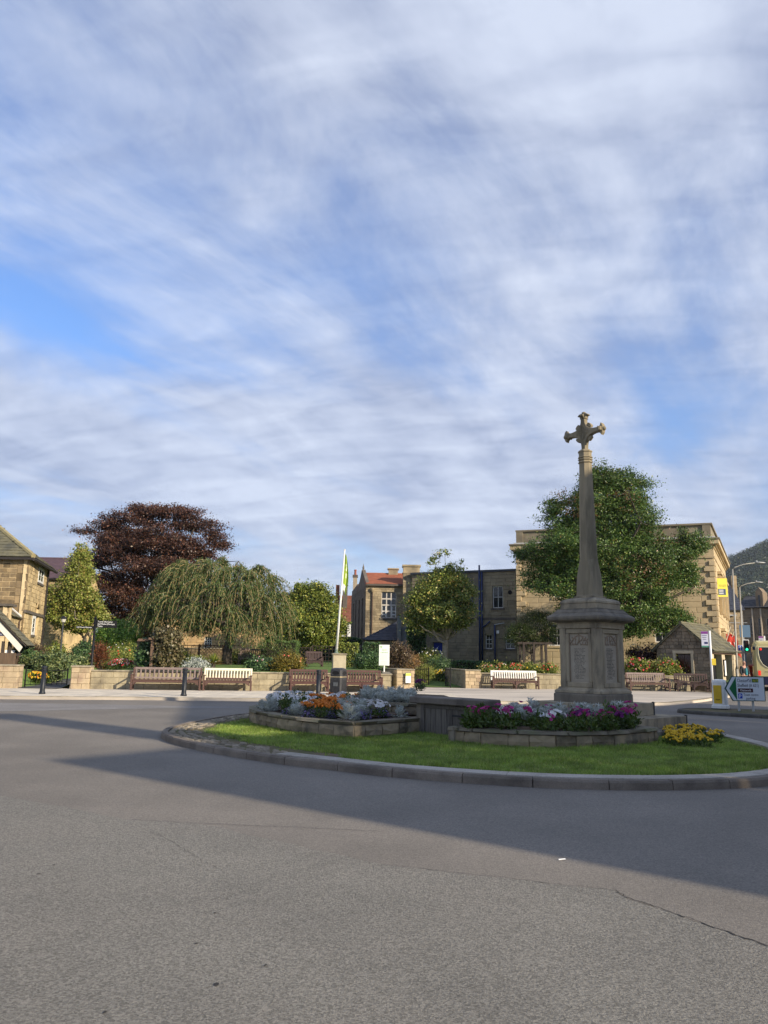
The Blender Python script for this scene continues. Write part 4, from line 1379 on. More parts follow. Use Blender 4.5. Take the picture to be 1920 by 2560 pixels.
# ================================================================== PARK WALLS
wst = M('park_wall_stone', (.385, .33, .215), (.30, .255, .165), sc_=4, rough=.92, var=.09, isl=.05, bump=.35, bsc=40, c3=(.20, .17, .115), sc3=1.7)
wmo = M('park_wall_mortar', (.30, .26, .175), (.22, .19, .13), sc_=5, rough=1, c3=(.16, .138, .098), sc3=1.2)
wco = M('park_wall_coping', (.37, .315, .22), (.26, .225, .16), sc_=4, rough=.92, var=.12, bump=.3, bsc=40, c3=(.17, .15, .11), sc3=1.5)
pil_m = M('pillar_stone', (.46, .36, .23), (.36, .285, .18), sc_=4, rough=.92, var=.20, bump=.35, bsc=40, c3=(.30, .22, .15), sc3=1.3)
BASE0 = PZ - .03
def park_wall(name, label, A, B, z1, stone=None, course=.24, lens=(.4, .8), cop=.065, thick=.30, depth=None, ends=(False, False), cw=.36, z0=None):
    A, B = Vector((*A, 0)), Vector((*B, 0))
    W = (B - A).length
    t = thing(name, label, 'wall' if 'pillar' not in name else 'pillar', (A.x, A.y, 0), math.atan2(B.y - A.y, B.x - A.x))
    d = depth or thick
    st = stone or wst
    zb = BASE0 if z0 is None else z0
    wall_face(t, (0, 0, 0), (1, 0, 0), W, zb, z1, stone=st, mortar=wmo, course=course, lens=lens, core=d, joint=.006)
    if ends[0]:
        wall_face(t, (-.002, d, 0), (0, -1, 0), d, zb, z1, stone=st, mortar=wmo, course=course, lens=lens, core=.05, joint=.008)
    if ends[1]:
        wall_face(t, (W + .002, 0, 0), (0, 1, 0), d, zb, z1, stone=st, mortar=wmo, course=course, lens=lens, core=.05, joint=.008)
    x = -.04
    while x < W + .03:
        l = min(rnd.uniform(.8, 1.3), W + .04 - x)
        if W + .04 - x - l < .35:
            l = W + .04 - x
        bx('coping_stone', t, (x + l / 2, d / 2 - .02, z1 + cop / 2 + .002), (l - .006, d + .09, cop), wco, bevel=.012)
        x += l
    return t
wy = wall_y
park_wall('boundary_wall', 'low sandstone garden wall by the timbered shelter', (-25, wy(-25)), (-16.32, wy(-16.32)), .80)
park_wall('gate_pillar', 'square stone gate pillar on the shelter side of the garden gateway', (-16.28, wy(-16.3) - .08), (-15.48, wy(-15.5) - .08), 1.0, pil_m, .22, (.25, .5), depth=.7, ends=(False, True))
park_wall('gate_pillar', 'square stone gate pillar beside the long brown bench', (-13.32, wy(-13.3) - .10), (-12.58, wy(-12.6) - .10), 1.0, pil_m, .22, (.25, .5), depth=.7, ends=(True, True))
park_wall('boundary_wall', 'long low sandstone wall behind the benches and litter bin', (-12.56, wy(-12.56)), (.40, wy(.40)), .83)
park_wall('boundary_wall', 'stone return wall running back to the noticeboard pillar', (.44, wy(.44)), (.30, 43.4), .83)
park_wall('gate_pillar', 'stone gate pillar carrying a green and white notice', (.80, 40.55), (1.70, 40.85), 1.0, pil_m, .2, (.25, .5), depth=2.4, ends=(True, True))
park_wall('gate_pillar', 'stone entrance pillar left of the white slatted bench', (4.50, 42.1), (5.32, 42.3), 1.0, pil_m, .2, (.25, .5), depth=.6, ends=(False, True))
park_wall('boundary_wall', 'shaded wing wall running back from the entrance pillar', (3.85, 47.0), (4.46, 42.75), 1.0)
park_wall('boundary_wall', 'low sandstone wall behind the white bench and rose bed', (5.36, 42.75), (17.0, 43.3), .84)

# ================================================================== BENCHES
br = M('bench_brown', (.105, .055, .042), (.078, .041, .032), sc_=6, rough=.6, var=.10, bump=.15, bsc=30, stretch=(1, 6, 6), spec=.4)
brg = M('bench_weathered', (.25, .19, .17), (.18, .135, .12), sc_=6, rough=.7, var=.12, stretch=(1, 6, 6))
crm = M('bench_cream', (.80, .74, .56), (.72, .66, .49), sc_=5, rough=.6, var=.04)
wht = M('bench_white', (.82, .80, .74), (.74, .72, .66), sc_=5, rough=.6, var=.04)
drk = M('bench_dark', (.060, .032, .028), (.042, .024, .021), sc_=6, rough=.6, var=.12, spec=.4)
red = M('bench_redbrown', (.095, .040, .031), (.072, .031, .025), sc_=6, rough=.6, var=.10, spec=.4)
def bench(label, x, y, rz, Ln, n, frame, back, mid=False, z=PZ, group=None, pair=False):
    t = thing('park_bench', label, 'bench', (x, y, z), rz, group)
    h = Ln / 2
    xs = [-h + .04, h - .04] + ([0.0] if mid else [])
    for i, X in enumerate(xs):
        bx('leg', t, (X, -.30, .31 if i < 2 else .20), (.075, .075, .62 if i < 2 else .40), frame)
        bx('leg', t, (X, .26, .21), (.075, .065, .42), frame)
        if i < 2:
            bx('back_post', t, (X, .305, .665), (.075, .06, .56), back if back in (crm, wht) else frame, rot=(R(-10), 0, 0))
            bx('armrest', t, (X, -.03, .635), (.085, .66, .045), frame, bevel=.012)
            bx('stretcher', t, (X, -.02, .17), (.05, .50, .055), frame)
            bx('side_rail', t, (X, -.02, .37), (.05, .50, .08), frame)
    for i in range(5):
        bx('seat_slat', t, (0, -.27 + i * .115, .425 - (.012 * math.sin(i / 4 * 3.14))), (Ln - .02, .095, .026), frame)
    bx('apron', t, (0, -.285, .37), (Ln - .16, .032, .085), frame)
    for X, s in ((-h + .10, 1), (h - .10, -1)) + (((-.045, -1), (.045, 1)) if mid else ()):
        MB().extr([(X, -.30, .335), (X + s * .20, -.30, .335), (X + s * .15, -.30, .31), (X + s * .06, -.30, .24), (X, -.30, .20)], (0, .03, 0)).build('bracket', frame, t)
    bx('top_rail', t, (0, .345, .895), (Ln - .10, .04, .105), back, rot=(R(-10), 0, 0))
    bx('lower_rail', t, (0, .272, .50), (Ln - .10, .04, .07), frame if back in (crm, wht) else back, rot=(R(-10), 0, 0))
    for i in range(n):
        X = -h + .13 + (Ln - .26) * i / (n - 1)
        if pair and abs(X) < .06:
            bx('back_slat', t, (X, .303, .69), (.085, .03, .42), back, rot=(R(-10), 0, 0))
            continue
        bx('back_slat', t, (X, .308, .69), (.062, .022, .34), back, rot=(R(-10), 0, 0))
    return t
WR = math.atan(.15)
def wb(px, off=.62):
    """bench place in front of the long wall below photo column px"""
    v = ray(px, 1725); k = 34.0
    for _ in range(6):
        x = v.x / v.y * k; k = wy(x) - off
    return x, k
x, y = wb(415); bench('long brown slatted bench beside the stone gate pillar', x, y, WR, 2.92, 15, br, brg)
x, y = wb(568); bench('brown bench with a cream painted slatted back by the garden wall', x, y, WR, 2.08, 15, br, crm)
x, y = wb(772); bench('red-brown bench between the cream-backed bench and the litter bin', x, y, WR + .05, 1.72, 12, red, red)
x, y = wb(905); bench('red-brown bench with divided back behind the litter bin', x, y, WR, 1.78, 13, red, red, True, pair=True)
x = 7.15; bench('brown bench with a white slatted back left of the memorial', x, 42.1, .05, 2.5, 19, br, wht, True)
x = 14.35; bench('weathered brown bench below the red roses', x, 42.35, .05, 2.2, 16, br, brg)
bench('dark stained bench against the stone bus shelter wall', 16.75, 42.35, -.12, 1.75, 12, drk, drk, True, pair=True)
q = P(1022, 1690, 47); bench('dark bench inside the garden behind the noticeboard pillar', q.x, 47, -.15, 1.15, 11, drk, brg, z=gz(q.x, 47) + .45 * 0)
q = P(785, 1670, 44); bench('small dark garden bench beyond the golden shrub', q.x, 44, .2, .95, 9, drk, drk, z=gz(q.x, 44) - .1)
q = P(628, 1660, 47); bench('grey garden bench behind the pruned weeping tree', q.x, 47, 0, 1.5, 12, brg, brg, z=gz(q.x, 47))

# ================================================================== BOLLARDS, BIN
boll_m = M('bollard_paint', (.012, .015, .020), (.020, .023, .028), sc_=9, rough=.45, spec=.3)
def bollard(px, py, label):
    c = G(px, py, PZ)
    t = thing('bollard', label, 'bollard', (c.x, c.y, PZ - .004), rnd.random() * 6, 'cast-iron bollards along the kerb')
    MB().lathe([(.115, 0), (.115, .05), (.100, .075), (.092, .11), (.088, .14), (.082, .85)], 18).build('post', boll_m, t, smooth=True)
    MB().lathe([(.082, .85), (.095, .86), (.095, .885), (.082, .895), (.082, .925), (.100, .94), (.100, .985), (.085, 1.005), (.03, 1.015)], 18).build('cap', boll_m, t)
bollard(105, 1735, 'black cast-iron bollard opposite the garden gateway')
bollard(459, 1740, 'black cast-iron bollard in front of the long brown bench')
bollard(795, 1741, 'black cast-iron bollard in front of the red-brown bench, by the bin')
bin_m = M('bin_plastic', (.030, .031, .034), (.040, .041, .045), sc_=6, rough=.5, spec=.4)
gold = M('gold_band', (.62, .50, .28), rough=.4, metal=.6)
c = G(845, 1736, PZ)
t = thing('litter_bin', 'dark grey hooded litter bin with a pale band beside the red-brown benches', 'litter bin', (c.x, c.y, PZ - .004), R(-24))
def rsq(h, z, r_=.07):
    return [(h - r_, -h, z), (h, -h + r_, z), (h, h - r_, z), (h - r_, h, z), (-h + r_, h, z), (-h, h - r_, z), (-h, -h + r_, z), (-h + r_, -h, z)]
def rings8(rs):
    return MB().add([p for r_ in rs for p in r_], [(k * 8 + i, k * 8 + (i + 1) % 8, k * 8 + 8 + (i + 1) % 8, k * 8 + 8 + i) for k in range(len(rs) - 1) for i in range(8)] + [tuple(range(8)), tuple(range(8 * len(rs) - 8, 8 * len(rs)))])
rings8([rsq(.25, 0), rsq(.26, .03), rsq(.275, .66), rsq(.275, .70)]).build('body', bin_m, t)
rings8([rsq(.282, .70), rsq(.282, .725)]).build('band', gold, t)
rings8([rsq(.272, .725), rsq(.272, .98), rsq(.25, 1.04, .1), rsq(.17, 1.075, .1)]).build('hood', bin_m, t)
for a in range(4):
    T = Matrix.Rotation(a * math.pi / 2, 4, 'Z')
    MB().extr([(.16 * math.cos(k * .5236) * (1 if abs(math.cos(k * .5236)) < .9 else 1.05), -.273, .865 + .075 * math.sin(k * .5236)) for k in range(12)], (0, -.006, 0)).build('opening', MATS['room_dark'], t, mx=T)  # near-black plate standing in for the dark inside of the bin
    MB().tube([(.18 * math.cos(k * .5236), -.278, .865 + .092 * math.sin(k * .5236)) for k in range(13)], .012, 5).build('opening_rim', bin_m, t, mx=T)
    for k in range(7):
        MB().box((-.195 + k * .065, -.272, .34), (.022, .02, .56)).build('rib', bin_m, t, mx=T)
MB().box((.02, -.288, .42), (.20, .012, .16)).build('plate', M('bin_plate', (.10, .11, .115), rough=.6), t)

# ================================================================== FLAGPOLE
c = P(847, 1672, 37.6)
fl_st = M('plinth_stone', (.50, .435, .30), (.40, .345, .24), sc_=3, rough=.9, bump=.2, bsc=40, c3=(.30, .26, .19), sc3=1.4)
fp = thing('flagpole', 'white flagpole with a limp green flag on a square stone plinth', 'flagpole', (c.x, c.y, gz(c.x, c.y) - .1), R(8))
zb_ = gz(c.x, c.y) - .1
bx('plinth', fp, (0, 0, (1.72 - zb_) / 2), (.62, .62, 1.72 - zb_), fl_st, bevel=.01)
bx('plinth_cap', fp, (0, 0, 1.75 - zb_), (.72, .72, .07), wco, bevel=.012)
MB().lathe([(.12, 0), (.12, .03), (.08, .05), (.065, .14), (.085, .16), (.06, .19)], 12, (-.14, 0, 1.785 - zb_)).build('socket', M('socket_green', (.14, .19, .15), rough=.6), fp)
polem = M('pole_white', (.74, .74, .70), (.66, .66, .62), sc_=3, rough=.45)
b0, b1 = Vector((-.14, 0, 1.8 - zb_)), Vector((.135, 0, 6.80 - zb_))
MB().tube([b0, b0.lerp(b1, .5), b1], [.062, .05, .035], 10).build('pole', polem, fp, smooth=True)
MB().lathe([(.02, 0), (.055, .01), (.055, .03), (.03, .045)], 10, b1).build('pole_cap', polem, fp)
fg = MB()
nu, nv = 7, 15
vsf = []
for j in range(nv + 1):
    tj = j / nv
    p = b1.lerp(b0, .035 + tj * .335)
    wd = .07 + .17 * math.sin(min(1, tj * 1.25) * 1.7) * (1 - .45 * max(0, tj - .75) / .25)
    for i in range(nu + 1):
        s = i / nu
        vsf.append((p.x + .045 + s * wd, p.y + .055 * math.sin(s * 9 + tj * 2.2) * (.3 + s), p.z - s * .12 * (1 + tj) - (.16 * s if j == nv else 0)))
gf = M('flag_green', (.36, .48, .06), (.30, .42, .05), sc_=6, rough=.8)
wf = M('flag_white', (.72, .73, .66), rough=.8)
fcs = [(j * (nu + 1) + i, j * (nu + 1) + i + 1, (j + 1) * (nu + 1) + i + 1, (j + 1) * (nu + 1) + i) for j in range(nv) for i in range(nu)]
me = bpy.data.meshes.new('flag'); me.from_pydata(vsf, [], fcs)
me.materials.append(gf); me.materials.append(wf)
for k, p_ in enumerate(me.polygons):
    j, i = divmod(k, nu)
    p_.material_index = 1 if (j >= nv - 2 and i < 5) or (4 <= j <= 6 and 3 <= i <= 4 and (i + j) % 2) or (j in (8, 9) and i == 3) else 0
    p_.use_smooth = True
link('flag', me, fp)

# ================================================================== SIGNS OF THE GARDEN
blk = M('sign_black', (.008, .008, .009), rough=.45, spec=.25)
whl = M('sign_white', (.80, .80, .78), rough=.5)
c = P(229, 1661, 36.6)
fpst = thing('fingerpost', 'black fingerpost with white lettering behind the stone gate pillar', 'signpost', (c.x, c.y, gz(c.x, c.y) - .1), R(12))
zt = P(232, 1546, 36.6).z - (gz(c.x, c.y) - .1)
MB().lathe([(.14, 0), (.14, .28), (.11, .32), (.085, .36), (.075, .42), (.058, .5), (.055, zt)], 14).build('post', blk, fpst, smooth=True)
MB().lathe([(.055, zt), (.075, zt + .01), (.05, zt + .04), (.02, zt + .07)], 12).build('finial', blk, fpst)
z_ = P(255, 1560, 36.6).z - (gz(c.x, c.y) - .1)
arm = bx('arm', fpst, (.52, 0, z_), (.93, .04, .34), blk)
for k, s in enumerate(('Tourist Information', 'Stall Market (Mondays)', 'Toilets')):
    letter(s, arm, (-.40, -.024, .075 - k * .105), .10, whl, width=(.66, .76, .22)[k])
z_ = P(208, 1568, 36.6).z - (gz(c.x, c.y) - .1)
arm = bx('arm', fpst, (-.44, 0, z_), (.78, .04, .12), blk)
letter('Old House Museum', arm, (-.36, -.024, -.03), .085, whl, width=.66)
# lamp column in the border
c = P(152, 1622, 42)
lm = thing('garden_lamp', 'slim dark lamp column with a pale conical lantern by the stone house', 'lamp', (c.x, c.y, gz(c.x, c.y)), 0)
zt = P(153, 1556, 42).z - gz(c.x, c.y)
MB().lathe([(.09, -.05), (.09, .5), (.05, .55), (.042, zt)], 10).build('column', M('lamp_column', (.05, .05, .048), rough=.5), lm, smooth=True)
MB().lathe([(.06, zt), (.10, zt + .02), (.15, zt + .20)], 8).build('lantern_glass', M('lantern', (.55, .53, .47), rough=.3), lm)
MB().lathe([(.21, zt + .20), (.20, zt + .225), (.08, zt + .31), (.02, zt + .36)], 8).build('lantern_hood', blk, lm)
# white garden noticeboard
c = P(960, 1672, 40.6)
nb_ = thing('notice_sign', 'tall white notice panel on a short post in the shrub border', 'sign', (c.x, c.y, gz(c.x, c.y)), R(-4))
z0_, z1_ = P(960, 1664, 40.6).z - gz(c.x, c.y), P(960, 1612, 40.6).z - gz(c.x, c.y)
MB().tube([(0, .03, -.3), (0, .03, z0_ + .2)], .045, 10).build('post', polem, nb_)
pn = bx('panel', nb_, (0, 0, (z0_ + z1_) / 2), (.54, .04, z1_ - z0_), M('notice_white', (.84, .86, .80), rough=.5), bevel=.004)
gt = M('notice_green', (.40, .60, .34), rough=.7)
hh_ = (z1_ - z0_) / 2
letter('BATH', pn, (-.11, -.024, hh_ - .30), .11, gt, width=.24)
letter('GARDENS', pn, (-.20, -.024, hh_ - .42), .08, gt, width=.40)
for k in range(9):
    MB().box((-.02, -.0215, hh_ - .52 - k * .06 - (.04 if k > 4 else 0)), (.40 - .03 * (k % 3), .003, .018)).build('text_line', M('notice_text', (.62, .70, .62), rough=.8), pn)
MB().extr([(-.21, -.021, hh_ - .06), (-.11, -.021, hh_ - .06), (-.115, -.021, hh_ - .13), (-.16, -.021, hh_ - .18), (-.205, -.021, hh_ - .13)], (0, -.004, 0)).build('emblem', gt, pn)
# notice fixed to the pillar
c = P(1020, 1695, 40.5)
nt2 = thing('pillar_notice', 'framed green and white notice fixed to the stone gate pillar', 'notice', (c.x, 40.62, c.z - .26), R(18.4))
fr = bx('frame', nt2, (0, -.03, .26), (.32, .03, .53), M('frame_grey', (.09, .10, .09), rough=.5))
bx('sheet', nt2, (0, -.048, .26), (.28, .008, .49), M('notice_white', (.84, .86, .80)), bevel=.001)
bx('sheet_header', nt2, (0, -.054, .43), (.28, .006, .14), M('notice_lime', (.52, .66, .10), rough=.6), bevel=.001)

# ================================================================== IRON GATES
def gate(label, A, B, h, n, z, arch=False):
    A, B = Vector((*A, 0)), Vector((*B, 0))
    W = (B - A).length
    t = thing('iron_gate', label, 'gate', (A.x, A.y, z), math.atan2(B.y - A.y, B.x - A.x))
    for X in (0, W):
        bx('gate_stile', t, (X, 0, h / 2), (.05, .05, h + .08), blk)
    for Z in (.10, h - .06):
        bx('gate_rail', t, (W / 2, 0, Z), (W, .03, .03), blk)
    for i in range(1, n):
        MB().tube([(W * i / n, 0, .06), (W * i / n, 0, h + .04)], .011, 5).build('gate_bar', blk, t)
gate('open iron railing gate on the noticeboard pillar side', (1.80, 42.2), (2.62, 43.6), 1.0, 7, PZ)
gate('open iron railing gate folded against the shaded wing wall', (3.72, 42.3), (3.58, 43.8), 1.0, 7, PZ)
gate('thin iron gate standing open beside the yellow flowers', (-15.4, 34.1), (-14.35, 36.0), .75, 8, .12)

# ================================================================== RIGHT-HAND STREET FURNITURE
galv = M('galvanised', (.42, .43, .42), (.34, .35, .345), sc_=5, rough=.5, metal=.4)
whp = M('white_plastic', (.78, .78, .74), (.68, .68, .64), sc_=5, rough=.5)
ylw = M('yellow_plastic', (.72, .47, .03), (.62, .40, .025), sc_=5, rough=.45)
# keep-left bollard
c = G(1802, 1773, .10)
kb = thing('traffic_bollard', 'white and yellow plastic keep-left bollard on the traffic island', 'traffic bollard', (c.x, c.y, .096), R(-38))
def rr_box(hx, hy, z, r_=.05):
    return [(hx - r_, -hy, z), (hx, -hy + r_, z), (hx, hy - r_, z), (hx - r_, hy, z), (-hx + r_, hy, z), (-hx, hy - r_, z), (-hx, -hy + r_, z), (-hx + r_, -hy, z)]
rings8([rr_box(.27, .19, 0), rr_box(.27, .19, .035)]).build('base_plate', blk, kb)
rings8([rr_box(.255, .18, .035), rr_box(.255, .18, .12), rr_box(.225, .155, .15), rr_box(.205, .14, .90), rr_box(.19, .125, .96), rr_box(.10, .06, .985, .04)]).build('shell', whp, kb)
bx('lens', kb, (-.03, -.156, .49), (.26, .02, .60), ylw, rot=(R(1.2), 0, 0))
bx('lens', kb, (-.226, 0, .42), (.02, .18, .44), ylw, rot=(0, R(1.2), 0))
letter('KEEP', kb, (-.10, -.170, .30), .06, blk, width=.14)
bx('sign_disc', kb, (-.224, 0, .76), (.008, .17, .20), M('disc_pale', (.70, .68, .66), rough=.5))
# direction sign
c = P(1862, 1722, 25.6)
gy = .10
ds = thing('direction_sign', 'white and green arrow-shaped road sign reading Chesterfield and Sheffield', 'road sign', (c.x, c.y, gy), R(3))
z0_, z1_ = P(1865, 1753, 25.6).z - gy, P(1865, 1691, 25.6).z - gy
W2 = 50.5 * MP(25.6)
zc = (z0_ + z1_) / 2; hz = (z1_ - z0_) / 2
for X in (-.20, .27):
    MB().tube([(X, .06, -.05), (X, .06, z1_ - .1)], .038, 10).build('post', galv, ds)
dg_ = M('sign_dkgreen', (.006, .06, .035), rough=.4, spec=.4)
sgw = M('sign_face_white', (.62, .66, .68), rough=.45)
xl, xm = -W2, -W2 + .27
MB().extr([(xl, 0, zc), (xm - .02, 0, z0_), (W2, 0, z0_), (W2, 0, z1_), (xm - .02, 0, z1_)], (0, .02, 0)).build('panel', dg_, ds)
MB().extr([(xl + .045, -.004, zc), (xm, -.004, z0_ + .025), (W2 - .025, -.004, z0_ + .025), (W2 - .025, -.004, z1_ - .025), (xm, -.004, z1_ - .025)], (0, .003, 0)).build('panel_face', sgw, ds)
MB().extr([(xl + .15, -.008, zc), (xm + .12, -.008, z0_ + .025), (xm + .12, -.008, z1_ - .025)], (0, .003, 0)).build('chevron', M('sign_green', (.010, .12, .045), rough=.4), ds)
ink = M('sign_ink', (.012, .014, .03), rough=.6)
x0_ = xm + .16
letter("Chesterf'ld", ds, (x0_, -.006, z1_ - .185), .155, ink, width=.46)
bx('number_patch', ds, (x0_ + .60, -.007, z1_ - .13), (.22, .005, .12), M('sign_green', ()), bevel=.001)
letter('A619', ds, (x0_ + .51, -.0115, z1_ - .17), .115, M('sign_yellow', (.60, .48, .03), rough=.5), width=.18)
letter('Sheffield (A 621)', ds, (x0_, -.006, z1_ - .335), .145, ink, width=.71)
bx('brown_patch', ds, (x0_ + .26, -.007, z1_ - .445), (.50, .005, .125), M('sign_brown', (.055, .012, .012), rough=.5), bevel=.001)
letter('Chatsworth', ds, (x0_ + .08, -.0115, z1_ - .475), .10, whl, width=.36)
bx('parking_patch', ds, (x0_ + .075, -.007, z1_ - .625), (.14, .005, .16), M('sign_blue', (.012, .06, .42), rough=.45), bevel=.001)
letter('P', ds, (x0_ + .035, -.0115, z1_ - .69), .17, whl, width=.075)
letter('Town centre', ds, (x0_ + .18, -.006, z1_ - .62), .115, ink, width=.50)
letter('parking', ds, (x0_ + .27, -.006, z1_ - .735), .115, ink, width=.30)

# bus stop
def bus_stop(label, px, Y, pt, pb, pw, grp='bus stop flags'):
    c = P(px, pb, Y)
    t = thing('bus_stop', label, 'bus stop', (c.x, c.y, PZ), R(-14), grp)
    zt = P(px, pt, Y).z - PZ
    MB().tube([(0, 0, -.05), (0, 0, zt)], .06, 12).build('pole', M('stop_pole', (.70, .71, .72), rough=.4), t, smooth=True)
    f = bx('flag', t, (-.26, -.02, zt - .45), (.34, .03, .84), M('stop_flag', (.56, .57, .66), (.50, .51, .60), sc_=6, rough=.6))
    bx('flag_header', f, (0, -.018, .35), (.34, .008, .13), M('stop_purple', (.20, .05, .24), rough=.5), bevel=.001)
    bx('flag_footer', f, (0, -.018, -.375), (.34, .008, .08), M('stop_green', (.07, .24, .16), rough=.5), bevel=.001)
    bx('number_patch', f, (.06, -.018, -.19), (.17, .008, .10), M('stop_navy', (.015, .02, .11), rough=.5), bevel=.001)
    for k in range(3):
        bx('text_line', f, (-.01, -.018, .20 - k * .10), (.24 - .04 * k, .006, .028), M('stop_text', (.10, .10, .18), rough=.7), bevel=.001)
    bx('timetable', t, (.115, -.04, zt - 1.62), (.20, .04, .34), M('timetable_yellow', (.74, .56, .05), rough=.5))
    return t
bus_stop('white bus stop pole with a lilac flag beside the stone shelter', 1781, 41.2, 1577, 1700, 0)
bus_stop('bus stop flag with purple header showing above the cream bus', 1918, 62, 1590, 1690, 0)

# street lights
def street_light(label, px_b, py_b, px_t, py_t, Y, arm, mat):
    c = P(px_b, py_b, Y)
    t = thing('street_light', label, 'street light', (c.x, c.y, 0), 0, None)
    tp = P(px_t, py_t, Y)
    dx = tp.x - c.x
    MB().tube([(0, 0, -.05), (0, 0, 1.3)], .09, 12).build('base_column', mat, t, smooth=True)
    MB().tube([(0, 0, 1.3), (dx * .2, 0, 1.5), (dx, 0, tp.z)], [.085, .062, .048], 10).build('column', mat, t, smooth=True)
    MB().tube([(dx, 0, tp.z), (dx + arm * .12, -.02, tp.z + .12), (dx + arm * .5, -.05, tp.z + .30), (dx + arm, -.1, tp.z + .40)], .032, 8).build('bracket', mat, t, smooth=True)
    h = MB().lathe([(.02, -.30), (.09, -.24), (.12, 0), (.10, .25), (.03, .36)], 8)
    mb2 = MB(); T = Matrix.Translation((dx + arm + .28, -.1, tp.z + .42)) @ Matrix.Rotation(R(92), 4, 'Y') @ Matrix.Diagonal((.45, 1, 1, 1))
    mb2.add([T @ Vector(p) for p in h.v], h.f).build('lantern', galv, t, smooth=True)
    MB().lathe([(.05, 0), (.05, .08), (.02, .1)], 8, (dx + arm + .1, -.1, tp.z + .46)).build('photocell', galv, t)
    return t
lamp_col = M('lamp_column_grey', (.36, .34, .29), (.28, .265, .23), sc_=3, rough=.55, metal=.2)
street_light('tall street light rising beside the town hall corner', 1843, 1690, 1831, 1423, 46.5, 1.35, lamp_col)
street_light('farther street light with a flat arm beyond the traffic signal', 1858, 1675, 1849, 1468, 62, 1.25, lamp_col)
# traffic signal with one-way arrow sign
c = P(1866, 1690, 50)
ts = thing('traffic_signal', 'traffic signal showing green beside a blue arrow sign', 'traffic light', (c.x, c.y, 0), R(-8))
zt = P(1869, 1598, 50).z
for X in (-.10, .06):
    MB().tube([(X, .1, -.05), (X, .1, zt - .5)], .055, 10).build('pole', galv, ts, smooth=True)
hd = bx('backing_board', ts, (.12, 0, zt - .42), (.36, .04, .78), M('board_white', (.76, .76, .74), rough=.5), bevel=.03)
bx('signal_head', ts, (.12, -.05, zt - .42), (.28, .08, .70), blk, bevel=.02)
for k, mm in enumerate((M('lamp_off_red', (.03, .008, .008), rough=.3), M('lamp_off_amber', (.04, .02, .006), rough=.3), M('lamp_green_lit', (.05, .8, .45), rough=.3, emit=((.05, 1.0, .50), 1.1)))):
    MB().lathe([(.085, 0), (.08, .02), (.02, .03)], 14).build('signal_lamp', mm, ts, mx=Matrix.Translation((.12, -.088, zt - .20 - k * .225)) @ Matrix.Rotation(R(90), 4, 'X'))
    MB().tube([(.12 + .10 * math.cos(a), -.14, zt - .20 - k * .225 + .10 * math.sin(a)) for a in (0, .5, 1.05, 1.57, 2.1, 2.6, 3.14)], .012, 4).build('visor', blk, ts)
ar = bx('arrow_sign', ts, (-.26, -.03, zt - .56), (.28, .025, .36), whl)
bx('arrow_panel', ar, (0, -.015, 0), (.24, .01, .32), M('sign_blue', ()), bevel=.001)
MB().extr([(-.025, -.022, -.13), (.025, -.022, -.13), (.025, -.022, .02), (.075, -.022, .02), (0, -.022, .13), (-.075, -.022, .02), (-.025, -.022, .02)], (0, -.004, 0)).build('arrow', whl, ar)
bx('lower_plate', ts, (-.18, -.03, zt - .86), (.30, .02, .12), M('plate_tan', (.55, .42, .32), rough=.6))
for k, (Z, hh) in enumerate(((2.62, .20), (2.28, .30))):
    pass

# ================================================================== CREAM BUS
bc = M('bus_cream', (.62, .55, .27), (.56, .49, .24), sc_=1.5, rough=.32, spec=.5)
navy = M('bus_navy', (.010, .014, .05), rough=.35, spec=.5)
bgl = M('bus_glass', (.010, .012, .015), rough=.06, spec=.6)
v = P(1889, 1700, 48)
bus = thing('bus', 'cream single-deck bus with navy skirt and dark curved rear window', 'bus', (v.x + 1.2 * math.cos(R(25)), 48 - 1.2 * math.sin(R(25)), 0), R(-25))
bus.scale = (1, 1, 1.1)
def bus_ring(y, hx, z0, z1, r_=.22):
    return [(-hx, y, z0), (hx, y, z0), (hx, y, z1 - r_), (hx - r_ * .4, y, z1 - r_ * .3), (hx - r_, y, z1), (-hx + r_, y, z1), (-hx + r_ * .4, y, z1 - r_ * .3), (-hx, y, z1 - r_)]
rs = [bus_ring(0.0, 1.08, .36, 2.58), bus_ring(.06, 1.20, .33, 2.70), bus_ring(.3, 1.25, .32, 2.76), bus_ring(10.2, 1.25, .32, 2.76), bus_ring(10.5, 1.12, .34, 2.6)]
MB().add([p for r_ in rs for p in r_], [(k * 8 + i, k * 8 + (i + 1) % 8, k * 8 + 8 + (i + 1) % 8, k * 8 + 8 + i) for k in range(4) for i in range(8)] + [tuple(range(8)), tuple(range(32, 40))]).build('body', bc, bus)
o_ = [(-.93, 2.40), (-.95, 2.1), (-.90, 1.75), (-.75, 1.45), (-.5, 1.28), (.5, 1.28), (.75, 1.45), (.90, 1.75), (.95, 2.1), (.93, 2.40)]
MB().extr([(x, -.012, z) for x, z in o_], (0, .03, 0)).build('rear_window', bgl, bus)
MB().tube([(x, -.012, z) for x, z in o_ + [o_[0]]], .022, 5).build('window_seal', M('bus_trim', (.75, .70, .50), rough=.4), bus)
MB().add([p for z in (.34, .80) for p in [(-1.1, -.012, z), (1.1, -.012, z), (1.216, .06, z), (1.262, .3, z), (1.262, 10.2, z), (-1.262, 10.2, z), (-1.262, .3, z), (-1.216, .06, z)]],
         [(i, (i + 1) % 8, 8 + (i + 1) % 8, 8 + i) for i in range(8)]).build('skirt', navy, bus)
MB().box((-1.15, .05, 2.33), (.16, .16, .17), R(-30)).build('corner_band', navy, bus)
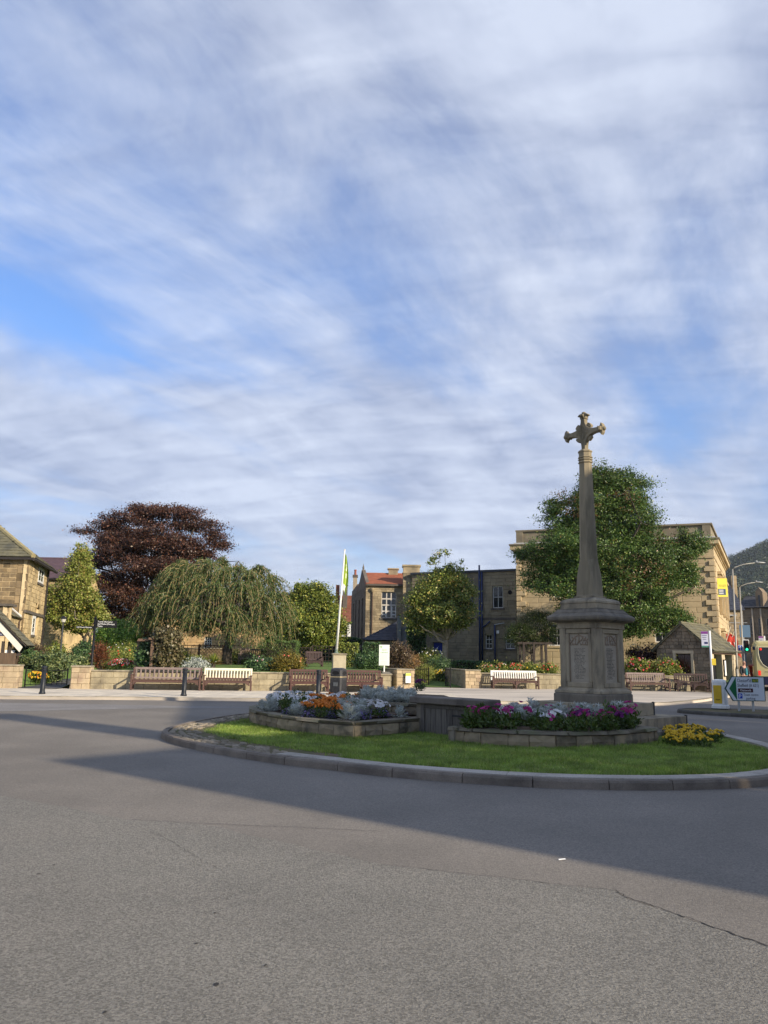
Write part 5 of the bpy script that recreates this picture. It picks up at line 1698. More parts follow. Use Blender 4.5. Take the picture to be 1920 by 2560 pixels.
for s in (-1, 1):
    MB().lathe([(.07, 0), (.06, .02), (.01, .025)], 12).build('tail_light', M('tail_red', (.7, .03, .02), rough=.3, emit=((1, .05, .03), .4)), bus, mx=Matrix.Translation((s * .80, -.02, 2.28)) @ Matrix.Rotation(R(90), 4, 'X'))
    MB().box((s * .95, -.008, .98), (.14, .02, .26)).build('tail_light', M('tail_red', ()), bus)
    for i in range(6):
        MB().box((s * 1.252, 1.3 + i * 1.5, 1.78), (.012, 1.38, .85)).build('side_window', bgl, bus)
    for yy in (2.6, 8.2):
        wl_ = MB().lathe([(.30, -.13), (.47, -.12), (.48, 0), (.47, .12), (.30, .13)], 18).build('wheel', M('tyre', (.015, .015, .016), rough=.8), bus, mx=Matrix.Translation((s * 1.14, yy, .48)) @ Matrix.Rotation(R(90), 4, 'Y'))
        MB().lathe([(.05, -.135), (.29, -.135), (.29, .135), (.05, .135)], 14).build('rim', galv, wl_)
MB().box((-.2, -.006, 1.05), (.9, .012, .02)).build('panel_joint', ink, bus)
bx('number_plate', bus, (0, -.02, .90), (.50, .015, .11), M('plate_yellow', (.70, .55, .05), rough=.5), bevel=.001)

# ================================================================== MAN STANDING BY THE ROAD
v = P(1862, 1690, 45)
per_ = thing('person', 'person in a dark grey jacket over a teal top by the roadside', 'person', (v.x, 45, 0), R(14))
def skin_mesh(name, verts, edges, mat, root=0, sub=2):
    me = bpy.data.meshes.new(name)
    me.from_pydata([p[:3] for p in verts], edges, [])
    me.materials.append(mat)
    o = link(name, me, per_)
    md = o.modifiers.new('skin', 'SKIN'); md.use_smooth_shade = True
    for sv, p in zip(me.skin_vertices[0].data, verts):
        sv.radius = (p[3], p[4] if len(p) > 4 else p[3])
    me.skin_vertices[0].data[root].use_root = True
    o.modifiers.new('sub', 'SUBSURF').render_levels = sub
    o.modifiers['sub'].levels = sub
    return o
skin_ = M('skin', (.50, .27, .19), rough=.6)
jack = M('jacket', (.045, .050, .055), (.035, .04, .045), sc_=12, rough=.9)
teal = M('teal_top', (.05, .25, .29), (.04, .2, .24), sc_=10, rough=.9)
trou = M('trousers', (.035, .04, .055), rough=.9)
B = [(0, 0, .98, .15, .11), (0, .01, 1.2, .15, .11), (0, .01, 1.42, .16, .10), (0, 0, 1.52, .055), (0, -.01, 1.60, .075, .085), (0, -.01, 1.70, .080, .095), (0, 0, 1.76, .05, .06),
     (-.19, .01, 1.43, .055), (-.25, .02, 1.16, .045), (-.22, -.10, .93, .035), (-.21, -.15, .86, .035, .022),
     (.19, .01, 1.43, .055), (.26, .0, 1.17, .045), (.22, -.12, .97, .035), (.20, -.17, .90, .035, .022),
     (-.095, 0, .92, .085), (-.11, -.01, .50, .06), (-.11, .02, .09, .042), (-.12, -.14, .04, .04, .03),
     (.095, 0, .92, .085), (.11, .02, .50, .06), (.12, .06, .09, .042), (.14, -.10, .04, .04, .03)]
Eg = [(0, 1), (1, 2), (2, 3), (3, 4), (4, 5), (5, 6), (2, 7), (7, 8), (8, 9), (9, 10), (2, 11), (11, 12), (12, 13), (13, 14), (0, 15), (15, 16), (16, 17), (17, 18), (0, 19), (19, 20), (20, 21), (21, 22)]
skin_mesh('body', B, Eg, skin_)
skin_mesh('jacket', [(0, .01, .92, .185, .14), (0, .02, 1.2, .18, .14), (0, .02, 1.43, .175, .12), (0, .01, 1.50, .08), (-.20, .01, 1.43, .075), (-.26, .02, 1.16, .066), (-.225, -.09, .96, .055), (.20, .01, 1.43, .075), (.27, 0, 1.17, .066), (.225, -.11, 1.0, .055)],
          [(0, 1), (1, 2), (2, 3), (2, 4), (4, 5), (5, 6), (2, 7), (7, 8), (8, 9)], jack)
skin_mesh('shirt_front', [(.05, -.09, .95, .085, .06), (.05, -.10, 1.2, .08, .06), (.04, -.08, 1.40, .06, .05)], [(0, 1), (1, 2)], teal)
skin_mesh('trousers', [(0, 0, .95, .16, .12), (-.095, 0, .86, .10), (-.11, -.01, .50, .075), (-.11, .02, .10, .065), (.095, 0, .86, .10), (.11, .02, .50, .075), (.12, .06, .10, .065)], [(0, 1), (1, 2), (2, 3), (0, 4), (4, 5), (5, 6)], trou)
skin_mesh('hair', [(0, .03, 1.64, .07, .05), (0, .025, 1.74, .078, .07), (0, .0, 1.785, .045, .05)], [(0, 1), (1, 2)], M('hair_grey', (.22, .19, .16), rough=.9))
face = MB()
face.lathe([(.004, -.018), (.014, -.012), (.012, .012), (.004, .025)], 6, (0, -.108, 1.655))
face.build('nose', skin_, per_, smooth=True)
for s in (-1, 1):
    MB().lathe([(.002, -.008), (.010, 0), (.002, .008)], 6, (s * .032, -.098, 1.685)).build('eye', ink, per_)
    MB().lathe([(.004, -.028), (.016, -.012), (.018, .015), (.005, .03)], 6, (s * .085, .005, 1.665)).build('ear', skin_, per_, smooth=True)
MB().tube([(-.026, -.100, 1.618), (0, -.106, 1.615), (.026, -.100, 1.618)], .005, 5).build('mouth', M('lips', (.33, .13, .11), rough=.6), per_)
for side_x, hx, hy, hz in ((-1, -.21, -.16, .855), (1, .20, -.18, .895)):
    for k in range(4):
        MB().tube([(hx - .024 + k * .016, hy, hz), (hx - .026 + k * .017, hy - .025, hz - .04), (hx - .022 + k * .015, hy - .018, hz - .075 - .006 * (1 - abs(k - 1.5)))], [.009, .008, .006], 5).build('finger', skin_, per_, smooth=True)
    MB().tube([(hx - side_x * .03, hy - .005, hz + .01), (hx - side_x * .045, hy - .025, hz - .02), (hx - side_x * .035, hy - .035, hz - .045)], [.010, .009, .007], 5).build('thumb', skin_, per_, smooth=True)
    MB().box((-.12 if side_x < 0 else .13, -.06 if side_x < 0 else -.02, .045), (.10, .27, .085)).build('shoe', blk, per_, bevel=.03)
# ================================================================== BUILDINGS
def FA(A, u, px, py):
    """where the sight line through a photo pixel meets the vertical plane of a facade: (distance along it, height)"""
    v = ray(px, py)
    det = -v.x * u[1] + v.y * u[0]
    t = (-A[0] * u[1] + A[1] * u[0]) / det
    p = v * t
    a = (p.x - A[0]) * u[0] + (p.y - A[1]) * u[1]
    return a, p.z + EYE
def FR(A, u, x0, y0, x1, y1):
    """photo rectangle -> hole (a0, a1, z0, z1) in a facade"""
    a0, zt = FA(A, u, x0, (y0)); a1, zt2 = FA(A, u, x1, y0)
    zb = (FA(A, u, x0, y1)[1] + FA(A, u, x1, y1)[1]) / 2
    return (min(a0, a1), max(a0, a1), zb, (zt + zt2) / 2)
glass = M('window_glass', (.016, .019, .023), rough=.08, spec=.6)  # opaque pane; the dark of the room is put into its colour
wfr = M('window_white', (.74, .74, .71), (.66, .66, .63), sc_=5, rough=.5)
dk_st = M('dark_stone_trim', (.13, .11, .09), (.09, .078, .065), sc_=3, rough=.9)
def roof_sheet(t, name, faces, mat, th=.05):
    for f in faces:
        n_ = (Vector(f[1]) - Vector(f[0])).cross(Vector(f[2]) - Vector(f[0])).normalized()
        if n_.z < 0:
            n_ = -n_
        MB().extr([Vector(p) for p in f], -n_ * th).build(name, mat, t)

# ---- old stone house on the left ------------------------------------------------------------
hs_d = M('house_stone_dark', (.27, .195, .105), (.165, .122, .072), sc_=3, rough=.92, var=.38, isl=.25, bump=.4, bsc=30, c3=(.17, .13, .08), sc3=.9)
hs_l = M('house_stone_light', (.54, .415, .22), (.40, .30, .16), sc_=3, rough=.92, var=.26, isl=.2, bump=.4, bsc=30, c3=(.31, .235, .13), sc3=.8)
hs_m = M('house_mortar', (.62, .49, .29), (.50, .39, .23), sc_=5, rough=1)
slate_m = M('stone_slate', (.17, .155, .095), (.11, .105, .07), sc_=2.5, rough=.9, isl=.25, c3=(.075, .075, .06), sc3=.8, bump=.4, bsc=25)
ridge_m = M('ridge_stone', (.34, .29, .15), (.25, .215, .115), sc_=3, rough=.9, bump=.3)
A = (-20.3, 44.0)
hA = thing('stone_house', 'old two-storey sandstone house with a hipped stone-slate roof', 'house', (A[0], A[1], 0))
zg0 = .85
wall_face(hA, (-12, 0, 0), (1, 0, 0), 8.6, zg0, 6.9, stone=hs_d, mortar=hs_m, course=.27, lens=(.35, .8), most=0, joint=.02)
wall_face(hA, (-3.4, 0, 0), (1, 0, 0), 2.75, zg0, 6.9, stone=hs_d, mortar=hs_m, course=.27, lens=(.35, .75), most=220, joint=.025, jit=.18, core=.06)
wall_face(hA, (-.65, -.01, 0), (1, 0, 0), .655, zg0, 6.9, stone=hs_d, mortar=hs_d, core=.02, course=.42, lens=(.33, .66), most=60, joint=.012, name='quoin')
uR = Vector((-.257, .966, 0))
h1 = FR(A, uR, 96.5, 1421, 110, 1460)
h2 = FR(A, uR, 81, 1541, 95.5, 1588)
h3 = FR(A, uR, 89.5, 1510, 97.5, 1536)
h3 = (h3[0], h3[1], h2[3] + .22, h3[3])
wall_face(hA, (0, 0, 0), uR, 6.6, zg0, 6.9, holes=[h1, h2, h3], stone=hs_l, mortar=hs_m, course=.26, lens=(.3, .62), most=300, joint=.02, jit=.12)
window(hA, (0, 0, 0), uR, *h1, 2, 2, wfr, glass, sill=dk_st, inset=-.05, fw=.13)
window(hA, (0, 0, 0), uR, h2[0], (h2[0] + h2[1]) / 2, h2[2], h2[3], 1, 3, wfr, glass, sill=dk_st, inset=-.05, fw=.16)
window(hA, (0, 0, 0), uR, (h2[0] + h2[1]) / 2, h2[1], h2[2], h2[3], 1, 1, hs_l, M('shutter_tan', (.36, .22, .14), rough=.8), inset=.08, fw=.04)
window(hA, (0, 0, 0), uR, *h3, 1, 1, hs_l, glass, inset=.10, fw=.05)
zs = h2[3] + .12
MB().box((uR.x * 3.3 + .03, uR.y * 3.3, zs), (6.7, .12, .16), math.atan2(uR.y, uR.x)).build('string_course', dk_st, hA)
for zo, w_ in ((.0, .12), ):
    MB().tube([tuple(uR * h3[0] + Vector((.05, 0, h3[3] - .25))), tuple(uR * ((h3[0] + h3[1]) / 2) + Vector((.06, 0, h3[3] + .12))), tuple(uR * h3[1] + Vector((.05, 0, h3[3] - .25)))], .06, 6).build('arch', hs_l, hA)
wall_face(hA, tuple(uR * 6.6), (-1, 0, 0), 10, zg0, 6.9, stone=None, mortar=hs_l, core=.3)
Apx = (-5.0, 3.5, 10.1)
e0, e1, e2 = (.35, -.35, 6.93), (-1.35, 6.9, 6.93), (-12, -.35, 6.93)
roof_sheet(hA, 'roof', [[e2, e0, Apx, (-12, 3.5, 10.1)], [e0, e1, Apx], [e1, (-12, 7.2, 6.93), (-12, 3.5, 10.1), Apx]], slate_m)
sl = Vector((0, 3.85, 3.17)); Ls = sl.length
slates(hA, (-12, -.38, 6.95), (1, 0, 0), sl, 8.4, Ls, 16, slate_m, wl=.34, thick=.03, keep=lambda x, d: x < 12.35 - 5.3 * d / Ls)
slates(hA, (-3.6, -.38, 6.95), (1, 0, 0), sl, 4.0, Ls, 16, slate_m, wl=.34, keep=lambda x, d: x < 3.95 - 5.3 * d / Ls, thick=.03, most=200)
ue = (Vector(e1) - Vector(e0)); mid_ = (Vector(e0) + Vector(e1)) / 2
sv_ = Vector(Apx) - (Vector(e0) + ue * ((Vector(Apx) - Vector(e0)).dot(ue) / ue.length_squared))
fr_ = (Vector(Apx) - Vector(e0)).dot(ue) / ue.length
slates(hA, e0, ue, sv_, ue.length, sv_.length, 15, slate_m, wl=.34, keep=lambda x, d: fr_ * d / sv_.length < x < ue.length - (ue.length - fr_) * d / sv_.length, thick=.03)
MB().tube([Vector(e0) + Vector((0, 0, .06)), Vector(Apx) + Vector((0, 0, .08))], .15, 7).build('hip_cap', ridge_m, hA)
MB().box((-5.85, -.36, 6.84), (12.4, .12, .13)).build('gutter', M('gutter_dark', (.035, .03, .028), rough=.6), hA)
MB().tube([Vector(e0) + Vector((.03, 0, -.12)), Vector(e1) + Vector((.03, 0, -.12))], .09, 6).build('gutter', MATS['gutter_dark'], hA)
MB().box((0.05 + uR.x * 6.5, uR.y * 6.5, 3.9), (.14, .14, 6.0), 0).build('downpipe', MATS['gutter_dark'], hA)
# low front wing with a parapeted bay
o2 = Vector((.55, -3.0, 0))
zt_ = P(20, 1499, 41).z
wall_face(hA, (o2.x - 5, o2.y, 0), (1, 0, 0), 5.0, zg0, zt_ - .35, holes=[(4.35, 4.78, P(20, 1575, 41).z, P(20, 1531, 41).z)], stone=hs_d, mortar=hs_m, course=.3, lens=(.4, .8), most=120, joint=.012)
window(hA, (o2.x - 5, o2.y, 0), Vector((1, 0, 0)), 4.35, 4.78, P(20, 1575, 41).z, P(20, 1531, 41).z, 3, 1, wfr, glass, inset=.03, fw=.06)
wall_face(hA, tuple(o2 + Vector((.003, 0, 0))), uR, 3.0, zg0, P(50, 1541, 42.5).z, stone=hs_l, mortar=hs_m, course=.36, lens=(.5, .9), most=60, joint=.014)
wall_face(hA, tuple(o2 + Vector((.001, 0, 0))), uR, .7, P(50, 1541, 42.5).z, zt_ - .35, stone=hs_l, mortar=hs_m, course=.36, lens=(.4, .7), most=20)
MB().prism([(o2.x - 5.2, o2.y - .16), (o2.x + .16, o2.y - .16), (o2.x + .0, o2.y + .85), (o2.x - 5.2, o2.y + .85)], zt_ - .35, zt_ - .22).build('cornice', dk_st, hA)
MB().prism([(o2.x - 5.1, o2.y - .06), (o2.x + .06, o2.y - .06), (o2.x - .1, o2.y + .75), (o2.x - 5.1, o2.y + .75)], zt_ - .22, zt_).build('parapet', hs_d, hA)
zq = P(50, 1541, 42.5).z
roof_sheet(hA, 'wing_roof', [[tuple(o2 + uR * .7 + Vector((.2, 0, zq))), tuple(o2 + uR * 3.0 + Vector((.2, 0, zq - .02))), tuple(o2 + uR * 3.0 + Vector((-2.2, 0, zq + 1.3))), tuple(o2 + uR * .7 + Vector((-2.2, 0, zq + 1.3)))]], slate_m)
MB().tube([tuple(o2 + uR * .75 + Vector((-.5, 0, zq + .75))), tuple(o2 + uR * 2.9 + Vector((.12, 0, zq + .06)))], .05, 5).build('verge_flashing', whl, hA)
MB().tube([tuple(o2 + uR * 2.8 + Vector((.08, 0, zg0))), tuple(o2 + uR * 2.8 + Vector((.08, 0, zq - .25))), tuple(o2 + uR * 2.95 + Vector((.2, 0, zq - .05)))], .05, 6).build('downpipe', M('pipe_brown', (.07, .045, .035), rough=.6), hA)

# ---- timbered roofed shelter with notice boards ------------------------------------------------
tim = M('timber_dark', (.055, .042, .034), (.04, .03, .025), sc_=5, rough=.8)
v = P(0, 1600, 36.2)
sh = thing('timber_shelter', 'small timber-framed shelter with a stone-slate gable roof and white boards', 'shelter', (v.x, 36.2, 0), R(17))
ze = P(62, 1612, 36.2).z; xe = (P(62, 1612, 36.2).x - v.x); za = P(0, 1548, 36.2).z
sl_ = (za - ze) / (xe)
xa = -.75; zap = za + sl_ * (-xa)
for y0 in (0.0, 2.2):
    MB().extr([(xe - .18, y0, ze - .10), (xa, y0, zap - .12), (2 * xa - xe + .18, y0, ze - .10), (2 * xa - xe + .30, y0, ze - .34), (xa, y0, zap - .5), (xe - .30, y0, ze - .34)], (0, .05, 0)).build('bargeboard', M('board_offwhite', (.62, .58, .52), rough=.7), sh)
for X in (2 * xa - xe + .5, .12, xe - .75):
    bx('post', sh, (X, .25, (ze + .85) / 2 + .0), (.13, .13, ze - .85 + .3), tim)
    bx('post', sh, (X, 2.0, (ze + .85) / 2), (.13, .13, ze - .85 + .3), tim)
bx('tie_beam', sh, (xa, .24, ze - .45), (2 * (xe - xa) - .5, .12, .14), tim)
bx('notice_board', sh, (.42, .30, ze - .75), (.42, .05, 1.0), M('board_white2', (.76, .75, .72), rough=.6))
bx('notice_board', sh, (-.55, .30, ze - .75), (1.0, .05, 1.0), M('board_white2', ()))
bx('name_board', sh, (-.02, .10, P(10, 1585, 36.2).z), (.62, .04, .17), M('board_navy', (.015, .02, .10), rough=.5))
letter('Bakewell', sh, (-.20, .074, P(10, 1585, 36.2).z - .03), .10, whl, width=.44)
bx('base_wall', sh, (xa, 1.1, .85 + .2), (2 * (xe - xa) - .9, 1.9, 1.0), M('boarding', (.13, .085, .055), (.085, .058, .04), sc_=3, rough=.85, stretch=(9, 9, .6)))
for s in (1, -1):
    p0 = (xe if s > 0 else 2 * xa - xe, -.15 if s > 0 else 2.45, ze - .03)
    u_ = (0, 1 * s, 0)
    sv2 = Vector((-(xe - xa) * s, 0, zap - ze))
    slates(sh, p0, u_, sv2, 2.6, sv2.length, 8, slate_m, wl=.3, thick=.03, most=80 if s > 0 else 0)
roof_sheet(sh, 'roof', [[(xe, -.12, ze - .05), (xe, 2.42, ze - .05), (xa, 2.42, zap - .03), (xa, -.12, zap - .03)], [(2 * xa - xe, -.12, ze - .05), (2 * xa - xe, 2.42, ze - .05), (xa, 2.42, zap - .03), (xa, -.12, zap - .03)]], tim)
bx('floor', sh, (xa, 1.1, .45), (2 * (xe - xa), 2.3, .3), wmo)
MB().tube([(.05, .2, ze - 1.3), (.5, .2, ze - .5)], .03, 5).build('brace', tim, sh)

# ---- purple-slated building behind the yellow tree -----------------------------------------------
def simple_house(name, label, A, u, W, depth, z0, ze, zr, wall_m, roof_m, holes=(), wins=(), course=.25, lens=(.3, .6), mortar=None, rows=16, swl=.28, gable=True, most=0, cat='house', over=.25, roof_name='slate'):
    u = Vector((*u, 0)).normalized()
    t = thing(name, label, cat, (A[0], A[1], 0))
    n_ = u.cross(Vector((0, 0, 1)))
    bk = -n_ * depth
    wall_face(t, (0, 0, 0), u, W, z0, ze, holes=[w_[0] for w_ in wins] + list(holes), stone=wall_m, mortar=mortar, course=course, lens=lens, most=most, joint=.015)
    for hole, nx_, ny_, fm in wins:
        window(t, (0, 0, 0), u, *hole, nx_, ny_, fm, glass, sill=dk_st)
    # the gable ends and back
    for o_, d_ in ((bk, -n_ * -1), (u * W, -n_)):
        pass
    for side in (0, 1):
        b0 = u * (W - .16 if side else .01) + bk * .002
        pts_ = [b0 + n_ * -.32 + Vector((0, 0, z0)), b0 + bk * .99 + Vector((0, 0, z0)), b0 + bk * .99 + Vector((0, 0, ze)), b0 + bk / 2 + Vector((0, 0, zr - .06)), b0 + n_ * -.02 + Vector((0, 0, ze)), b0 + n_ * -.32 + Vector((0, 0, ze))]
        MB().extr([pts_[0], pts_[1], pts_[2], pts_[3], pts_[4]], u * .15).build('gable_wall', wall_m, t)
    MB().extr([bk + Vector((0, 0, z0)), bk + u * W + Vector((0, 0, z0)), bk + u * W + Vector((0, 0, ze)), bk + Vector((0, 0, ze))], n_ * .2).build('back_wall', wall_m, t)
    e0_, e1_ = n_ * over + Vector((0, 0, ze - .02)) - u * .15, n_ * over + u * (W + .15) + Vector((0, 0, ze - .02))
    r0_, r1_ = bk / 2 - u * .15 + Vector((0, 0, zr)), bk / 2 + u * (W + .15) + Vector((0, 0, zr))
    b0_, b1_ = bk - n_ * over - u * .15 + Vector((0, 0, ze - .02)), bk - n_ * over + u * (W + .15) + Vector((0, 0, ze - .02))
    roof_sheet(t, 'roof', [[e0_, e1_, r1_, r0_], [b0_, b1_, r1_, r0_]], roof_m)
    s_ = r0_ - e0_
    slates(t, e0_, u, s_, W + .3, s_.length, rows, roof_m, wl=swl, thick=.02, name=roof_name)
    MB().tube([r0_ + Vector((0, 0, .03)), r1_ + Vector((0, 0, .03))], .09, 6).build('ridge_tiles', roof_m, t)
    MB().tube([e0_ + Vector((0, 0, -.05)), e1_ + Vector((0, 0, -.05))], .06, 6).build('gutter', MATS['gutter_dark'], t)
    return t
pur = M('purple_slate', (.115, .072, .082), (.085, .055, .066), sc_=3, rough=.75, isl=.10)
gab = simple_house('slated_house', 'stone building with a purple slate roof behind the yellow-leaved tree', (-32, 58), (1, 0), 8.3, 6.2, .9, 7.1, 8.95, hs_l, pur)
ch = P(183, 1400, 60)
bx('chimney', gab, (ch.x + 32 - .1, 3.1, 8.9), (.45, .7, 1.0), hs_d)

# ---- cottage and low wall seen under the weeping tree -----------------------------------------------
cot_m = M('cottage_stone', (.50, .335, .165), (.41, .275, .14), sc_=3, rough=.9, isl=.12, c3=(.30, .21, .12), sc3=.9)
A = (-18.0, 62.0)
w1 = FR(A, (1, 0), 511, 1592, 530, 1622)
cot = simple_house('cottage', 'honey-coloured stone cottage glimpsed under the weeping tree', A, (1, 0), 8.5, 6, 1.0, 4.7, 6.6, cot_m, pur, wins=[(w1, 3, 4, wfr)], most=0)
bx('downpipe', cot, (FA(A, (1, 0), 575, 1610)[0], -.08, 2.7), (.22, .1, 3.4), wfr)
park_wall('garden_wall', 'old rubble wall behind the brown trellis panels', (P(430, 1650, 53).x, 53), (P(640, 1650, 53).x, 53), P(500, 1622, 53).z, hs_d, .22, (.3, .7), z0=.9)

# ---- orange-tiled stone building ----------------------------------------------------------------
or_st = M('brown_stone', (.375, .30, .185), (.27, .215, .135), sc_=1.3, rough=.92, isl=.22, c3=(.17, .14, .095), sc3=.45, bump=.3)
or_mo = M('brown_mortar', (.31, .26, .175), (.24, .2, .135), sc_=4, rough=1)
otile = M('orange_tile', (.36, .125, .065), (.28, .095, .05), sc_=2, rough=.85, isl=.10)
A = (-1.40, 64.0); u1 = Vector((1, 0, 0))
ob = thing('stone_building', 'brown stone building with an orange tiled roof and tall chimneys', 'building', (A[0], A[1], 0))
w1 = FR(A, u1, 954, 1480, 991, 1545)
wall_face(ob, (0, 0, 0), u1, 6.0, .3, 7.55, holes=[w1], stone=or_st, mortar=or_mo, course=.2, lens=(.25, .55), most=0, joint=.01)
mul = M('mullion', (.50, .46, .40), rough=.7)
window(ob, (0, 0, 0), u1, *w1, 3, 4, mul, glass, sill=dk_st, fw=.05, bw=.09)
for k in (0, 2):
    a = w1[0] + (w1[1] - w1[0]) * (k / 3 + .02); b = a + (w1[1] - w1[0]) * .30
    z0_ = w1[2] + .08
    MB().box(((a + b) / 2, .10, z0_ + .2), (b - a, .03, .05)).build('casement', wfr, ob)
    for X in (a + .03, b - .03):
        MB().box((X, .10, z0_ + .45), (.05, .03, .85)).build('casement', wfr, ob)
uL = Vector((.144, -.99, 0)).normalized()
oL = Vector((-1.6, 11.0, 0))
lh = [(1.6, 2.3, 2.2, 6.6), (3.6, 4.4, 2.2, 6.8), (6.2, 7.2, 2.2, 6.6), (8.6, 9.6, 2.0, 6.6)]
shl = M('shade_toned_stone', (.17, .145, .115), (.12, .10, .08), sc_=2, rough=.92)  # side stone coloured darker than the front, its shade put into the colour
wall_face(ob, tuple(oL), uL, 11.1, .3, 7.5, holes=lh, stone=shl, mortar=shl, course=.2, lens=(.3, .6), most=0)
for h_ in lh:
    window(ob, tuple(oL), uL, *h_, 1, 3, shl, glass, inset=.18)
nL = uL.cross(Vector((0, 0, 1)))
pf = lambda s, z: Vector(tuple(-uL * s)) + Vector((0, 0, z))
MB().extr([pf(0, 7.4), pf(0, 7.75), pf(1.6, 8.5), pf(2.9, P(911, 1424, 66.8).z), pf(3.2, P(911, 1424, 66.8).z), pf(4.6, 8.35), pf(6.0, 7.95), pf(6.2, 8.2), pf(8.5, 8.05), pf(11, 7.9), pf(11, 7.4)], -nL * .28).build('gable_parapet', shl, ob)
MB().lathe([(.05, 0), (.11, .05), (.06, .12), (.10, .2), (.03, .45), (.01, .6)], 6, pf(3.05, P(911, 1424, 66.8).z - .05) - nL * .12).build('finial', shl, ob)
zr_ = P(960, 1436, 67.2).z
e0_, e1_, r0_, r1_ = (-.02, -.25, 7.6), (6.2, -.25, 7.6), (-.45, 3.2, zr_), (6.2, 3.2, zr_)
roof_sheet(ob, 'roof', [[e0_, e1_, r1_, r0_], [(-1.0, 6.7, 7.6), (6.2, 6.7, 7.6), r1_, r0_]], otile)
sv3 = Vector((0, 3.45, zr_ - 7.6))
slates(ob, (.0, -.27, 7.62), (1, 0, 0), sv3, 6.2, sv3.length, 18, otile, wl=.2, thick=.015, name='tile')
MB().box((3.1, -.2, 7.55), (6.1, .16, .14)).build('gutter', dk_st, ob)
MB().tube([Vector(r0_) + Vector((.2, 0, .04)), Vector(r1_) + Vector((0, 0, .04))], .09, 6).build('ridge_tiles', otile, ob)
hop = FA(A, u1, 931, 1474)
MB().tube([(hop[0], -.1, .4), (hop[0], -.1, hop[1] - .1)], .06, 8).build('downpipe', M('pipe_brown', ()), ob)
MB().lathe([(.06, -.2), (.16, -.02), (.17, .12)], 8, (hop[0], -.14, hop[1])).build('hopper', or_st, ob)
cx0, cx1 = FA((A[0], 63.4), u1, 1008, 1420)[0], FA((A[0], 63.4), u1, 1050, 1420)[0]
zc_ = P(1028, 1410, 63.4).z
wall_face(ob, (cx0, -.6, 0), u1, cx1 - cx0, .3, zc_ - .75, stone=or_st, mortar=or_mo, course=.2, lens=(.25, .5), most=0, core=1.0, core_name='chimney')
bx('chimney_band', ob, ((cx0 + cx1) / 2, -.1, zc_ - .72), (cx1 - cx0 + .1, 1.1, .09), or_st)
bx('chimney_head', ob, ((cx0 + cx1) / 2, -.1, zc_ - .45), (cx1 - cx0 - .02, .98, .46), or_st)
bx('chimney_cap', ob, ((cx0 + cx1) / 2, -.1, zc_ - .14), (cx1 - cx0 + .14, 1.14, .16), or_st)
c_ = P(983, 1430, 67.2)
bx('chimney', ob, (c_.x - A[0], 3.2, zr_ + .16), (.82, .6, .5), or_st)
bx('chimney_cap', ob, (c_.x - A[0], 3.2, zr_ + .46), (1.02, .8, .14), or_st, bevel=.05)
c_ = P(888, 1450, 75)
bx('chimney', ob, (c_.x - A[0], 11, 8.2), (.38, .6, 2.3), M('chimney_buff', (.36, .30, .22), (.3, .25, .18), sc_=3, rough=.9))
bx('chimney_cap', ob, (c_.x - A[0], 11, 9.4), (.5, .72, .24), dk_st)
MB().lathe([(.12, 0), (.10, .4), (.13, .43), (.12, .55)], 10, (c_.x - A[0], 11, 9.5)).build('chimney_pot', M('terracotta', (.28, .09, .06), rough=.8), ob)

# ---- black-slated lean-to in front ------------------------------------------------------------
bsl = M('black_slate', (.030, .034, .048), (.042, .046, .062), sc_=3, rough=.55, isl=.2, spec=.4)
lt = thing('lean_to', 'small outbuilding with a dark slate hipped roof beside the brown stone building', 'outbuilding', (-1.3, 60, 0))
ze_, zp_ = P(955, 1601, 60).z, P(995, 1556, 61).z
wall_face(lt, (0, 0, 0), (1, 0, 0), 2.35, .3, ze_, stone=or_st, mortar=or_mo, course=.22, lens=(.3, .6), most=0)
roof_sheet(lt, 'roof', [[(-.15, -.2, ze_), (2.45, -.2, ze_), (2.45, 2.0, zp_)], [(-.15, -.2, ze_), (2.45, 2.0, zp_), (-.15, 3.6, ze_)]], bsl)
sv4 = Vector((0, 2.2, zp_ - ze_))
slates(lt, (-.15, -.22, ze_ + .02), (1, 0, 0), sv4, 2.6, sv4.length, 11, bsl, wl=.26, keep=lambda x, d: x > 2.6 * d / sv4.length, thick=.02)
MB().tube([(-.15, -.22, ze_ + .05), (2.45, 2.0, zp_ + .04)], .06, 6).build('hip_cap', bsl, lt)
gpy = M('grey_render', (.20, .205, .20), (.15, .152, .15), sc_=2, rough=.9)
bx('buttress', lt, (2.62, .3, 2.5), (.28, 1.4, 4.6), gpy)
bx('buttress', lt, (3.05, .8, 2.1), (.50, 1.2, 3.8), gpy)

# ---- half-timbered house behind -----------------------------------------------------------------
A = (P(838, 1600, 86).x, 86)
brt = M('red_brown_tile', (.22, .085, .05), (.17, .065, .04), sc_=2, rough=.85, isl=.12)
wht_r = M('white_render', (.72, .71, .67), rough=.8)
th_ = simple_house('timbered_house', 'white half-timbered house with a red-brown tiled roof beyond the round tree', A, (1, 0), 5.0, 6, .5, P(870, 1552, 86).z, P(870, 1491, 89).z, None, brt, mortar=wht_r) if False else None
th_ = thing('timbered_house', 'white half-timbered house with a red-brown tiled roof beyond the round tree', 'house', (A[0], A[1], 0))
ze_, zr_ = P(870, 1553, 86).z, P(870, 1490, 89).z
MB().box((2.5, 3, (ze_ + .4) / 2), (5, 6, ze_ - .4)).build('wall', wht_r, th_)
roof_sheet(th_, 'roof', [[(-.3, -.35, ze_ - .1), (5.3, -.35, ze_ - .1), (5.3, 3, zr_), (-.3, 3, zr_)], [(-.3, 6.35, ze_ - .1), (5.3, 6.35, ze_ - .1), (5.3, 3, zr_), (-.3, 3, zr_)]], brt)
sv5 = Vector((0, 3.35, zr_ - ze_ + .1))
